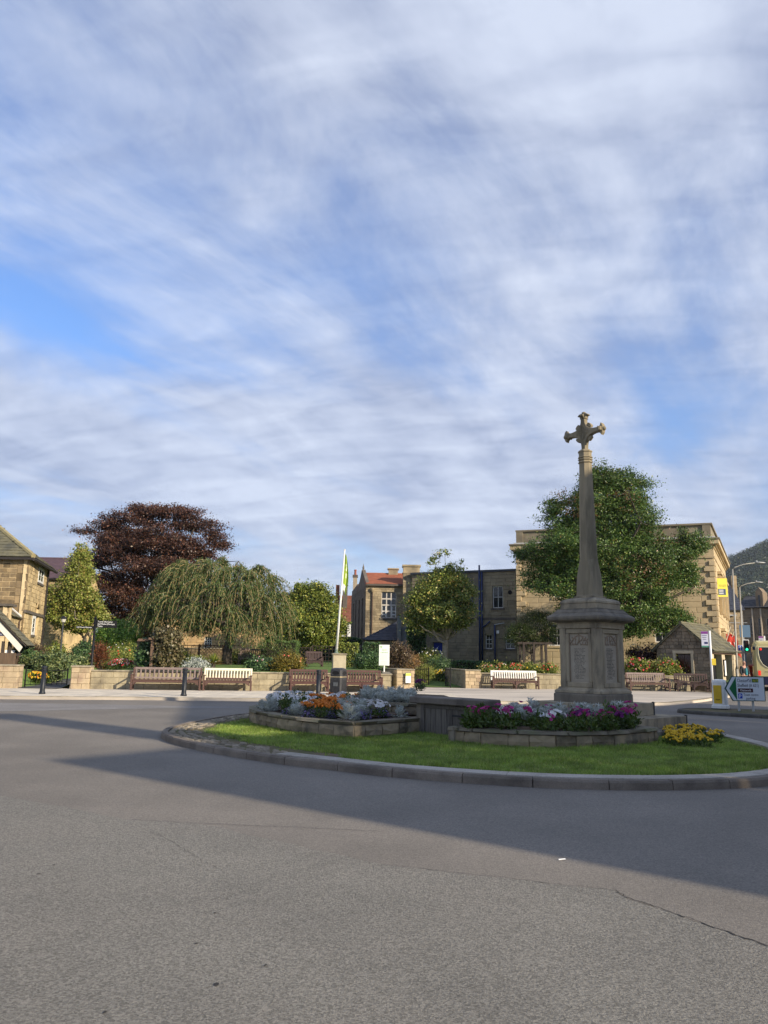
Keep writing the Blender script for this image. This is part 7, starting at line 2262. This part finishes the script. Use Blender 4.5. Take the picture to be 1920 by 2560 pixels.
# great dark tree before the hall
b = base_at(1540, 48)
bl = px_blobs([(1525, 1300, 120, 105, 0), (1530, 1420, 150, 120, 0), (1500, 1245, 95, 75), (1560, 1205, 70, 45), (1425, 1290, 75, 60, .5), (1590, 1290, 70, 65, -.5), (1375, 1365, 70, 60), (1480, 1360, 100, 80, -1), (1590, 1390, 95, 80, -1), (1345, 1440, 50, 45, .5), (1420, 1455, 85, 60, -.5), (1520, 1465, 90, 70, -1.4), (1625, 1470, 85, 60, -.8), (1690, 1400, 55, 65), (1725, 1360, 38, 40, .5), (1715, 1440, 40, 40), (1545, 1545, 90, 40, -1), (1650, 1545, 70, 40, -.6), (1450, 1525, 55, 40, 0), (1322, 1385, 30, 22, .3), (1490, 1195, 28, 26)], 48, b)
make_tree('broadleaf_tree', 'large dark green tree with reddening leaf tips before the sandstone hall', b, bl, lf_dark, bark_d, .32, 2.3, nclump=2300, per=95, crad=.27, lsize=.125, seed=21, nlimb=19, ntwig=220, inner=.55, up=.6, sub=8)
bt_ = [o_ for o_ in bpy.data.objects if o_.get('label', '').startswith('large dark green tree')][0]
me, _ = foliage_mesh('russet_leaves', px_blobs([(1490, 1190, 40, 25, -1), (1405, 1240, 30, 20, -1), (1600, 1430, 80, 60, -2.6), (1650, 1330, 50, 50, -1.6), (1450, 1265, 50, 40, -1.6), (1560, 1245, 50, 40, -1.8)], 48, b), 90, 16, .2, .12, LM('leaf_russet', [(0, (.09, .085, .025)), (.5, (.15, .095, .035)), (1, (.21, .095, .045))], trans=.3, patch=.3, psc=1), np.random.default_rng(77))
link('russet_leaves', me, bt_)
# pale-barked tree by the flat-roofed building
b = base_at(1110, 53)
bl = px_blobs([(1090, 1470, 55, 50), (1135, 1480, 45, 55), (1060, 1515, 48, 45), (1110, 1530, 60, 50, -.5), (1155, 1530, 32, 40), (1045, 1550, 32, 24), (1085, 1565, 40, 18), (1140, 1560, 33, 20), (1115, 1440, 45, 35), (1160, 1475, 22, 30)], 53, b)
tr_ = make_tree('pale_barked_tree', 'round-headed tree with a pale bare trunk beside the blue door', b, bl, lf_olive, bark_p, .22, P(1115, 1600, 53).z - b[2], nclump=760, per=64, crad=.24, lsize=.155, seed=5, nlimb=10, ntwig=130, inner=.35, lean=(.12, 0))
mb = MB(); g_t = np.random.default_rng(2)
for px, py in ((1100, 1385), (1080, 1395), (1120, 1378)):
    q = P(px, py, 53)
    a = P(1105, 1450, 53)
    limb(mb, (a.x - b[0], 0, a.z - b[2]), (q.x - b[0], 0, q.z - b[2]), .025, .01, g_t, .05, 4, 4)
q0, q1 = P(1112, 1590, 53), P(1048, 1560, 53)
limb(mb, (q0.x - b[0], -.3, q0.z - b[2] - .5), (q1.x - b[0], -.8, q1.z - b[2] - .1), .07, .04, g_t, .02, 5, 6)
mb.build('branch', bark_p, tr_)
me, _ = foliage_mesh('top_spray', px_blobs([(1105, 1382, 22, 8), (1090, 1398, 10, 10), (1075, 1405, 10, 8), (1150, 1412, 14, 12)], 53, b), 26, 14, .13, .17, lf_olive, g_t)
link('top_spray', me, tr_)
# small tree grown over an arbour
b = base_at(1330, 48.5)
bl = px_blobs([(1325, 1560, 45, 32), (1285, 1580, 28, 28), (1370, 1575, 28, 34), (1330, 1598, 58, 24), (1345, 1545, 24, 22)], 48.5, b)
make_tree('small_garden_tree', 'low bushy tree over the rustic arbour posts', b, bl, LM('leaf_fine_green', [(0, (.025, .045, .010)), (.6, (.045, .075, .016)), (1, (.10, .12, .03))], trans=.3, patch=.3, psc=1.2), bark_d, .09, 1.35, nclump=300, per=70, crad=.2, lsize=.085, seed=9, nlimb=8, ntwig=70, aspect=.35)
# round green tree
b = base_at(775, 56)
bl = px_blobs([(775, 1505, 48, 42), (735, 1530, 32, 42), (815, 1535, 40, 45), (775, 1560, 62, 45, -.5), (835, 1570, 28, 36), (725, 1575, 24, 30), (790, 1600, 55, 18), (755, 1485, 25, 20)], 56, b)
make_tree('round_tree', 'dense round bright green tree behind the flagpole', b, bl, lf_mid, bark_d, .2, 1.3, nclump=900, per=70, crad=.23, lsize=.16, seed=31, nlimb=8, ntwig=90, inner=.5)
# copper beech: flat tiers of dark red leaf
b = base_at(395, 66)
bl = px_blobs([(385, 1360, 135, 80, .5), (375, 1470, 130, 80, .5), (330, 1290, 70, 26), (430, 1285, 70, 22), (395, 1275, 60, 15), (270, 1310, 60, 15, .5), (225, 1330, 30, 10, .5), (490, 1305, 50, 22), (530, 1330, 36, 24), (545, 1365, 22, 22), (290, 1360, 70, 26, -1), (400, 1340, 100, 34, -1.5), (490, 1380, 60, 30, -.6), (250, 1400, 50, 22, .3), (340, 1420, 85, 36, -1.5), (440, 1420, 90, 36, -1.5), (265, 1450, 48, 26), (320, 1490, 70, 34, -1), (400, 1500, 90, 44, -1), (280, 1530, 60, 30), (360, 1545, 80, 34), (470, 1480, 60, 44, .5), (240, 1505, 30, 24, .4), (345, 1272, 22, 8), (455, 1270, 20, 8)], 66, b)
make_tree('copper_beech', 'big spreading dark red copper beech behind the weeping tree', b, bl, lf_cop, bark_d, .30, 2.6, nclump=2100, per=72, crad=.36, lsize=.16, seed=41, flat=.42, nlimb=23, ntwig=420, inner=.45, up=1.1, sub=6, subscale=1.15)
# yellow-green young tree
b = base_at(210, 54)
bl = px_blobs([(200, 1395, 12, 45), (185, 1440, 36, 40), (205, 1450, 32, 50), (165, 1490, 40, 38), (205, 1500, 45, 40, -.5), (155, 1530, 32, 28), (200, 1545, 48, 30, -.4), (245, 1545, 26, 18), (180, 1560, 45, 18)], 54, b)
make_tree('yellowing_tree', 'slender tree with yellow-green autumn leaves beside the stone house', b, bl, lf_yel, bark_g, .12, 1.5, nclump=700, per=58, crad=.23, lsize=.165, seed=51, nlimb=9, ntwig=110, inner=.3, stems=3)
# weeping tree, pruned, with bare yellow twigs
b = base_at(566, 46)
wt = thing('weeping_tree', 'broad weeping tree with yellowish drooping twigs over the lawn', 'tree', b)
g = np.random.default_rng(61)
mb, tw = MB(), MB()
fork = P(575, 1585, 46).z - b[2]
mb.tube([(0, 0, -.2), (.02, 0, .5), (.05, 0, fork * .6), (.15, 0, fork)], [.36, .29, .26, .24], 10)
k = MP(46)
heads = []
for px, py, dy in ((470, 1415, 0), (520, 1408, .8), (560, 1435, -.6), (430, 1440, .3), (600, 1420, .5), (640, 1425, 0), (670, 1450, .4), (400, 1480, 0), (500, 1450, -1.6), (600, 1465, -1.8), (690, 1490, .2), (540, 1470, -2.2), (440, 1490, -1.2), (650, 1500, -1.2), (575, 1525, -2.4), (500, 1520, -2.2), (380, 1520, .3), (700, 1530, 0), (560, 1405, 1.8), (480, 1440, 1.8), (640, 1470, 1.8), (590, 1560, -2.0), (640, 1570, -1.6), (525, 1412, -.8), (618, 1440, -.9), (455, 1430, -.8)):
    c = P(px, py, 46 + dy)
    h = Vector((c.x - b[0], dy, c.z - b[2]))
    limb(mb, (.15, 0, fork - .1), h, .11, .035, g, .07, 6, 6, sag=.10)
    heads.append(h)
LV = []
zlow = P(565, 1612, 46).z - b[2]
for h in heads:
    for _ in range(20):
        out = Vector((h.x + g.normal() * .9, h.y + g.normal() * .9, 0))
        out = out.normalized() if out.length > .01 else Vector((1, 0, 0))
        ln = g.uniform(.55, 2.1)
        sp = g.uniform(.3, 1.6)
        ph = g.uniform(-1.3, 1.3)
        d = Vector((out.x * math.cos(ph) - out.y * math.sin(ph), out.x * math.sin(ph) + out.y * math.cos(ph), 0))
        st = h + Vector(g.normal(size=3)) * .12
        pts = []
        nseg = 7
        for i in range(nseg + 1):
            t = i / nseg
            z = st.z + .30 * t * (1 - t) * 2 - ln * t ** 1.9
            if z < zlow:
                z = zlow - .12 * g.random()
            pts.append(Vector((st.x + d.x * sp * t ** .75, st.y + d.y * sp * t ** .75, z)) + Vector(g.normal(size=3)) * .03)
        tw.tube(pts, [.021, .019, .017, .015, .013, .011, .009, .007], 4, cap=False)
        for i in range(1, nseg + 1):
            for _q in range(9):
                t = g.random()
                p = pts[i - 1].lerp(pts[i], t) + Vector(g.normal(size=3)) * .085
                LV.append((*p, d.x * .3 + g.normal() * .5, d.y * .3 + g.normal() * .5, -1.0 - g.random() * .6))
LV = np.array(LV)
extra = 26000
Pb, _d = blob_points(px_blobs([(470, 1470, 85, 50), (560, 1465, 85, 50), (640, 1485, 65, 50), (420, 1515, 60, 45), (520, 1540, 110, 50), (640, 1550, 80, 45), (400, 1560, 40, 30), (480, 1570, 60, 25), (690, 1560, 30, 45)], 46.4, b, 1.0), extra, g, .15)
Dd = np.column_stack([g.normal(size=(extra, 2)) * .5, -1 - .5 * g.random(extra)])
C_ = np.vstack([LV[:, :3], Pb]); D_ = np.vstack([LV[:, 3:], Dd])
kz = C_[:, 2] > zlow - .25
C_, D_ = C_[kz], D_[kz]
s_ = .11 + .07 * g.random(len(C_))
V, F = leaf_quads(C_, D_, g.normal(size=C_.shape), s_, s_ * .30)
nl_ = len(F)
link('crown', npmesh('crown', V, F, lf_wil), wt)
tag(tw.build('twig', twig_y, wt), kind='stuff')
mb.build('trunk', bark_d, wt, smooth=True)

# backdrop trees beyond the gardens
def far_tree(px, py, rx, ry, Y, leaf, label, seed, n=260):
    b = base_at(px, Y)
    make_tree('background_tree', label, b, px_blobs([(px, py, rx, ry), (px - rx * .5, py + ry * .5, rx * .7, ry * .6), (px + rx * .5, py + ry * .4, rx * .7, ry * .6)], Y, b), leaf, bark_d, .2, 2.0, nclump=n, per=55, crad=.45, lsize=.26, seed=seed, nlimb=5, ntwig=30)
far_tree(690, 1600, 55, 40, 74, lf_con, 'dark background tree between the weeping tree and the round tree', 71)
far_tree(330, 1590, 80, 45, 72, lf_con, 'dark background tree under the copper beech', 72)
S_HOLD = None
far_tree(60, 1600, 60, 40, 70, lf_con, 'dark background tree behind the old stone house', 73)
far_tree(1862, 1520, 26, 32, 150, LM('leaf_hill', [(0, (.06, .075, .02)), (1, (.12, .125, .04))], trans=.2), 'yellowish tree on the slope beyond the street lights', 74)
far_tree(1900, 1530, 60, 40, 170, MATS['leaf_hill'], 'yellowish tree on the slope behind the far terrace', 75)

# ================================================================== SHRUBS AND BORDER PLANTS
def shrub(name, label, x0, x1, y0, y1, Y, leaf, n=90, per=60, ls=.10, crad=.14, box=False, cat='shrub', asp=.5, flowers=None, seed=None, inner=.4, zbase=None, spiky=False, depth=.8):
    """x0..x1, y0..y1: its outline in the photo at depth Y"""
    c = P((x0 + x1) / 2, (y0 + y1) / 2, Y)
    k = MP(Y)
    rx, rz = (x1 - x0) / 2 * k, (y1 - y0) / 2 * k
    zb = gz(c.x, Y) if zbase is None else zbase
    zb = min(zb, c.z - rz * .6)
    ry = max(.3, rx * depth)
    t = thing(name, label, cat, (c.x, Y, zb))
    g = np.random.default_rng(seed or int(x0 * 7 + y0))
    zc = c.z - zb
    if box:
        m_ = n * per
        hx, hy, hz = rx * .96, min(ry, .8), (zc + rz) / 2
        f = g.integers(0, 3, m_)
        C = (g.random((m_, 3)) * 2 - 1)
        for a in range(3):
            kx = f == a
            C[kx, a] = np.sign(C[kx, a]) * (1 - .10 * g.random(kx.sum()) ** 2)
        C[:, 2] = np.where(f == 2, np.abs(C[:, 2]), C[:, 2])
        bump_ = 1 + .05 * np.sin(C[:, :1] * 9 + C[:, 2:] * 7)
        C = C * np.array([hx, hy, hz]) * bump_ + np.array([0, 0, hz])
        nn = C - np.array([0, 0, hz])
        s = ls * (.6 + .8 * g.random(m_))
        V, F = leaf_quads(C + g.normal(size=C.shape) * .03, g.normal(size=C.shape) + np.array([0, 0, .6]), unit(nn) + g.normal(size=C.shape) * .6, s, s * asp)
        link('foliage', npmesh('foliage', V, F, leaf), t)
        MB().box((0, 0, hz * .93), (hx * 1.8, hy * 1.8, hz * 1.86)).build('stems', M('hedge_inside', (.02, .022, .012), (.035, .03, .02), sc_=15, rough=1), t)  # solid near-black box fills the hedge, darkening gaps between leaves
    else:
        zlo = zc - rz
        bl = [(0, 0, zc, rx * .8, ry * .8, rz * .85), (-rx * .45, 0, zc - rz * .25, rx * .55, ry * .7, rz * .65), (rx * .42, 0, zc - rz * .2, rx * .55, ry * .7, rz * .68), (g.normal() * rx * .2, -ry * .3, zc - rz * .35, rx * .7, ry * .5, rz * .5)]
        if zlo > .15:
            bl.append((0, 0, zlo * .5, rx * .75, ry * .6, zlo * .6 + .1))
        me, C = foliage_mesh('foliage', bl, n, per, crad, ls, leaf, g, .8, inner, asp, .4, 0, zmin=.02)
        link('foliage', me, t)
        mb = MB()
        for i in range(min(14, len(C))):
            q = C[g.integers(len(C))]
            limb(mb, (g.normal() * .05, g.normal() * .05, -.08), q, .018, .006, g, .06, 3, 4)
        mb.build('stems', bark_d, t)
    if flowers:
        for mat, cnt, size in flowers:
            fb = MB()
            for _ in range(cnt):
                a = g.random() * 6.283
                e = g.uniform(.0, 1.3)
                d = Vector((math.cos(a) * math.cos(e), -abs(math.sin(a) * math.cos(e)), math.sin(e)))
                p = Vector((d.x * rx * .95, d.y * ry * .95, zc + d.z * rz * (.8 + .25 * g.random()) - rz * .1))
                q = d.to_track_quat('Z', 'Y').to_matrix().to_4x4()
                b_ = MB().lathe([(size * .2, -size * .2), (size * .5, 0), (size * .42, size * .25), (size * .12, size * .35)], 7)
                fb.add([q @ Vector(v_) + p for v_ in b_.v], b_.f)
            tag(fb.build('blossoms', mat, t), kind='stuff')
    return t
S = shrub
S('laurel_bush', 'dark glossy bush against the timbered shelter', 26, 82, 1612, 1668, 38.2, lf_con, 110, 60, .12)
S('grey_green_perennial', 'grey-green leafy perennial beside the open gate', 55, 120, 1635, 1692, 37.6, lf_blu, 120, 60, .13)
S('leafy_perennial', 'tall leafy green perennial at the edge of the sloping path', 96, 166, 1630, 1684, 37.0, lf_blu, 150, 60, .13, zbase=.3)
S('hosta_clump', 'broad blue-green clump below the lamp column', 148, 228, 1640, 1682, 41, lf_blu, 120, 50, .16, asp=.45)
S('seedhead_shrub', 'brown twiggy seedhead shrub below the stone house windows', 58, 118, 1600, 1645, 42, lf_pur, 70, 40, .08, inner=.1)
S('green_shrub', 'mid green shrub at the foot of the yellow-leaved tree', 110, 165, 1606, 1650, 43, lf_mid, 80, 50, .11)
S('dark_conifer', 'dark spreading conifer behind the fingerpost', 180, 236, 1600, 1652, 43, lf_con, 90, 60, .10)
S('red_berry_bush', 'reddish bush right of the fingerpost', 236, 266, 1603, 1662, 41, lf_red, 60, 50, .08)
S('yellow_green_bush', 'low yellow-green bush at the bend of the path', 245, 285, 1640, 1668, 41.5, lf_yel, 50, 40, .08)
S('bright_green_shrub', 'large bright green shrub between the fingerpost and the ivy arch', 242, 352, 1542, 1622, 48, lf_brt, 240, 60, .13, depth=.6)
S('rose_bush', 'thin rose bush with a red and a white bloom', 262, 338, 1606, 1660, 42.5, lf_olive, 80, 40, .08, flowers=[(red_p, 4, 0.088), (white_p, 6, 0.068)], inner=.1)
S('red_bedding', 'bed of red, pink and white flowers behind the boundary wall', 268, 342, 1645, 1678, 38.5, green_l, 60, 40, .07, flowers=[(petal('petal_scarlet', (.55, .012, .03), (.70, .04, .07)), 69, 0.068), (pink_p, 75, 0.054), (white_p, 39, 0.048)], cat='flower bed', zbase=.85)
S('yellow_bedding', 'bed of yellow and orange flowers beside the open gate', 64, 124, 1676, 1712, 36.2, green_l, 60, 40, .07, flowers=[(yel_p, 60, .09), (ora_p, 22, .09)], cat='flower bed', zbase=.15)
# ivy-grown timber arch
c = P(376, 1690, 37.2)
ia = thing('ivy_arch', 'rustic timber arch smothered in dark and tan ivy', 'garden arch', (c.x, 37.2, .8))
zt = P(376, 1600, 37.2).z - .8
tim2 = M('timber_brown', (.20, .125, .085), (.15, .095, .065), sc_=6, rough=.85)
bx('post', ia, (0, 0, zt / 2), (.14, .14, zt + .2), tim2)
bx('post', ia, (-.05, 1.2, zt / 2), (.14, .14, zt), tim2)
bx('post', ia, (-.85, .6, zt / 2), (.14, .14, zt), tim2)
bx('beam', ia, (-.35, .3, zt), (.9, .12, .12), tim2)
bx('beam', ia, (-.1, .6, zt + .06), (.12, 1.6, .10), tim2)
g = np.random.default_rng(8)
k = MP(37.2)
me, C = foliage_mesh('ivy', [(.62, .3, zt * .5, .50, .6, zt * .62), (.5, .4, zt * 1.05, .62, .7, .45), (.35, .5, zt * .95, .4, .6, .3), (.85, .5, zt * .6, .35, .5, zt * .5)], 210, 55, .13, .12, LM('ivy_leaf', [(0, (.05, .05, .02)), (.45, (.11, .10, .04)), (.8, (.20, .165, .08)), (1, (.27, .20, .12))], trans=.2, patch=.4, psc=1.6), g, .9, .35, .8, zmin=.02)
link('ivy', me, ia)
me, C = foliage_mesh('ivy_shade_fill', [(-.45, .75, zt * .5, .42, .4, zt * .52)], 110, 50, .12, .12, lf_con, g, .9, .3, .8, zmin=.02)  # darker leaf colour stands in for the shade in the arch opening
link('ivy_shade_fill', me, ia)
# yucca and silver cushion on the lawn
c = P(533, 1668, 41)
yu = thing('yucca', 'spiky green yucca with browning lower leaves on the lawn', 'plant', (c.x, 41, gz(c.x, 41)))
g = np.random.default_rng(4)
for nm, mt, nn_, lo_, hi_ in (('leaves', lf_mid, 130, .25, 1.4), ('dry_leaves', lf_tan, 60, -.05, .35)):
    el = g.uniform(lo_, hi_, nn_); az = g.random(nn_) * 6.283
    d = np.column_stack([np.cos(az) * np.cos(el), np.sin(az) * np.cos(el), np.sin(el)])
    ln = .62 * (.75 + .4 * g.random(nn_))
    V, F = leaf_quads(d * (ln * .5)[:, None] + np.array([0, 0, .16]), d, np.tile([0, 0, 1.0], (nn_, 1)) + g.normal(size=(nn_, 3)) * .1, ln, np.full(nn_, .05))
    link(nm, npmesh(nm, V, F, mt), yu)
MB().lathe([(.10, -.05), (.12, .1), (.08, .25)], 8).build('stem', bark_d, yu)
S('silver_cushion', 'low silver-grey cushion plant left of the yucca', 460, 520, 1648, 1674, 40.5, silver_l, 70, 45, .09)
S('small_shrub', 'small green shrub below the trellis', 476, 515, 1640, 1660, 44, lf_mid, 50, 40, .08)
# hedges and clipped bushes
S('clipped_hedge', 'clipped pale green hedge left of the round tree', 652, 746, 1604, 1648, 46, LM('leaf_hedge_pale', [(0, (.07, .13, .03)), (1, (.16, .24, .07))], trans=.3, patch=.15, psc=2), 130, 70, .075, box=True, cat='hedge', asp=.35)
S('dark_shrub', 'dark green shrub beneath the clipped pale hedge', 618, 690, 1640, 1678, 39, lf_con, 90, 55, .09, flowers=[(pink_p, 4, 0.082), (white_p, 4, 0.061)])
S('golden_bush', 'rounded golden-leaved bush behind the garden wall', 684, 760, 1630, 1680, 38.6, lf_ylo, 150, 60, .085, flowers=[(petal('petal_coral', (.72, .16, .10), (.80, .25, .16)), 4, 0.102)])
S('clipped_hedge', 'tall clipped hedge right of the flagpole plinth', 842, 894, 1611, 1674, 45, lf_mid, 120, 70, .085, box=True, cat='hedge')
S('clipped_hedge', 'dark clipped hedge behind the white notice panel', 908, 950, 1609, 1655, 50, lf_con, 90, 70, .09, box=True, cat='hedge')
S('dark_conifer', 'dark layered conifer left of the white notice panel', 888, 950, 1626, 1674, 42.5, lf_con, 110, 60, .11)
S('purple_brown_shrub', 'purple-brown twiggy shrub right of the white notice panel', 963, 1028, 1600, 1668, 44, lf_pur, 130, 50, .11, inner=.2)
S('tan_bush', 'tan-leaved rounded bush behind the dark garden bench', 1000, 1049, 1638, 1664, 46, lf_tan, 80, 55, .08, zbase=.75)
S('dark_ivy', 'dark ivy mass climbing beside the lean-to buttress', 1018, 1064, 1560, 1660, 57.5, lf_con, 190, 55, .14, box=True, cat='climber', zbase=.4)
S('fern_bush', 'feathery dark green bush in the garden entrance', 1066, 1124, 1636, 1690, 48, lf_con, 120, 60, .10, asp=.25)
S('white_rose_bush', 'straggly rose bush with white blooms before the blue door', 1045, 1110, 1616, 1660, 52, lf_olive, 50, 35, .09, flowers=[(white_p, 18, 0.088)], inner=.1)
S('spiky_grass', 'arching pale grass tuft beside the open gate', 1044, 1084, 1662, 1692, 45.5, lf_yel, 70, 40, .16, asp=.12)
S('yellow_flower_bed', 'yellow and cream flowers in the entrance border', 1080, 1128, 1672, 1694, 47, green_l, 50, 35, .07, flowers=[(yel_p, 30, .10), (petal('petal_cream', (.70, .60, .35), (.8, .72, .5)), 24, 0.068)], cat='flower bed')
for i, (a, b_, fl) in enumerate(((1200, 1238, [(pink_p, 7, 0.095), (red_p, 3, 0.082)]), (1232, 1272, [(petal('petal_coral', (), ()), 9, 0.095), (white_p, 6, 0.082)]), (1268, 1310, [(red_p, 10, 0.116), (pink_p, 3, 0.088)]), (1305, 1350, [(yel_p, 3, .12), (pink_p, 3, 0.088)]), (1345, 1395, [(red_p, 9, 0.109)]))):
    S('rose_bush', ('rose bush with pink blooms nearest the entrance pillar', 'rose bush with coral and white blooms behind the white bench end', 'rose bush with large red blooms above the white bench', 'leafy rose bush with few yellow blooms by the arbour', 'rose bush with red blooms beside the memorial pedestal')[i], a, b_, 1656, 1690, 45.2, (lf_olive, lf_mid)[i % 2], 60, 40, .09, flowers=fl, inner=.15)
S('rose_bush', 'tall rose bush crowned with red blooms above the weathered bench', 1560, 1632, 1642, 1702, 44.5, lf_mid, 150, 55, .12, flowers=[(petal('petal_rosered', (.62, .05, .05), (.75, .13, .10)), 21, 0.129), (pink_p, 7, 0.102)])
S('rose_bush', 'rose bush with pink and red blooms under the shelter window', 1625, 1705, 1648, 1702, 44.3, lf_mid, 150, 55, .12, flowers=[(petal('petal_rosered', (), ()), 13, 0.122), (pink_p, 9, 0.102)])
S('dark_red_shrub', 'dark red-leaved shrub behind the tall roses', 1570, 1652, 1612, 1655, 46.5, LM('leaf_maroon', [(0, (.020, .010, .008)), (1, (.06, .02, .016))], trans=.2), 110, 50, .10)
S('cream_rose', 'climbing rose with cream blooms against the hall wall', 1568, 1600, 1606, 1640, 47, lf_olive, 30, 25, .09, flowers=[(petal('petal_cream', (), ()), 12, 0.095)], inner=.1)
S('dark_hedge', 'long low dark hedge along the foot of the flat-roofed building', 1130, 1300, 1655, 1684, 52, lf_con, 190, 60, .11, box=True, cat='hedge', zbase=.4)
S('backdrop_hedge', 'tall dark hedge closing the garden behind the round tree', 640, 900, 1596, 1668, 64, lf_con, 420, 60, .16, box=True, cat='hedge')
S('border_shrub', 'dark border shrub under the copper beech', 300, 352, 1600, 1660, 44.5, lf_olive, 90, 50, .10)
S('border_shrub', 'green border shrub behind the square trellis', 430, 480, 1622, 1665, 47.5, lf_mid, 80, 50, .10)
S('border_shrub', 'yellowing border shrub behind the weeping tree trunk', 570, 640, 1622, 1668, 48, lf_olive, 110, 50, .10)

# arbour posts under the small tree
c0 = P(1310, 1680, 47.2)
ab = thing('arbour', 'dark rustic timber arbour with diamond lattice under the low tree', 'arbour', (c0.x, 47.2, gz(c0.x, 47.2)))
zt = P(1330, 1608, 47.2).z - gz(c0.x, 47.2)
for X, Y_ in ((0, 0), (.62, 0), (1.35, 0), (0, 1.3), (1.35, 1.3)):
    bx('post', ab, (X, Y_, zt / 2), (.13, .13, zt + .1), tim)
bx('beam', ab, (.68, 0, zt), (2.1, .1, .12), tim)
bx('beam', ab, (.68, 1.3, zt), (2.1, .1, .12), tim)
for k in range(7):
    for s in (-1, 1):
        z_ = .25 + k * .28
        MB().tube([(.05, .04 * s, z_), (.57, .04 * s, z_ + .5 * s + (0 if s > 0 else .0))], .014, 4).build('lath', tim, ab) if 0 < z_ + .5 * s < zt else None
# trellis panels on the lawn's far edge
def trellis(label, x0, x1, y0, y1, Y, diamond):
    a, b_ = P(x0, y1, Y), P(x1, y1, Y)
    z0 = gz(a.x, Y)
    h = P(x0, y0, Y).z - z0
    W = b_.x - a.x
    t = thing('trellis', label, 'trellis', (a.x, Y, z0))
    for X in (0, W):
        bx('post', t, (X, 0, h / 2), (.09, .09, h + .06), tim2)
    bx('rail', t, (W / 2, 0, h - .02), (W, .04, .045), tim2)
    n_ = max(4, round(W / .22))
    if diamond:
        m_ = round(h / .24)
        for i in range(-m_, n_ + 1):
            for s in (1, -1):
                xs = i * W / n_
                x_a, x_b = xs, xs + h
                p, q = (x_a, 0.0), (x_b, h)
                t0, t1 = max(0, -x_a) / h, min(1, (W - x_a) / h)
                if t1 - t0 < .1:
                    continue
                f_ = lambda tt: (x_a + h * tt, (h * tt if s > 0 else h - h * tt))
                A_, B_ = f_(t0), f_(t1)
                MB().tube([(A_[0], .012 * s, A_[1]), (B_[0], .012 * s, B_[1])], .014, 4).build('lath', tim2, t)
    else:
        for i in range(1, n_):
            bx('lath', t, (W * i / n_, 0, h / 2), (.026, .02, h - .05), tim2)
        for j in range(1, round(h / .24)):
            bx('lath', t, (W / 2, .018, h * j / round(h / .24)), (W, .016, .026), tim2)
trellis('brown square-lattice trellis right of the ivy arch', 438, 495, 1612, 1656, 48, False)
trellis('brown diamond-lattice trellis beside the weeping tree', 497, 556, 1612, 1650, 48, True)
trellis('brown square-lattice trellis behind the weeping tree trunk', 575, 640, 1612, 1652, 49.5, False)
tim2 = tim
trellis('dark diamond-lattice trellis under the round tree', 742, 775, 1618, 1650, 52, True)
trellis('dark square-lattice trellis between the round tree and the hedge', 780, 838, 1614, 1662, 53, False)

# ================================================================== AIR
hz = MB().box((0, 1250, 149.5), (6400, 3900, 301)).build('haze', None)
hm = bpy.data.materials.new('haze_air'); hm.use_nodes = True
hm.node_tree.nodes.clear()
pv = hm.node_tree.nodes.new('ShaderNodeVolumePrincipled')
pv.inputs['Color'].default_value = (0.80, 0.87, 1.0, 1)
pv.inputs['Density'].default_value = 0.00012
pv.inputs['Anisotropy'].default_value = 0.2
ho = hm.node_tree.nodes.new('ShaderNodeOutputMaterial')
hm.node_tree.links.new(pv.outputs[0], ho.inputs['Volume'])
hz.data.materials.append(hm)
tag(hz, 'thin pale air lying over the town and the far hill', 'haze', kind='stuff')
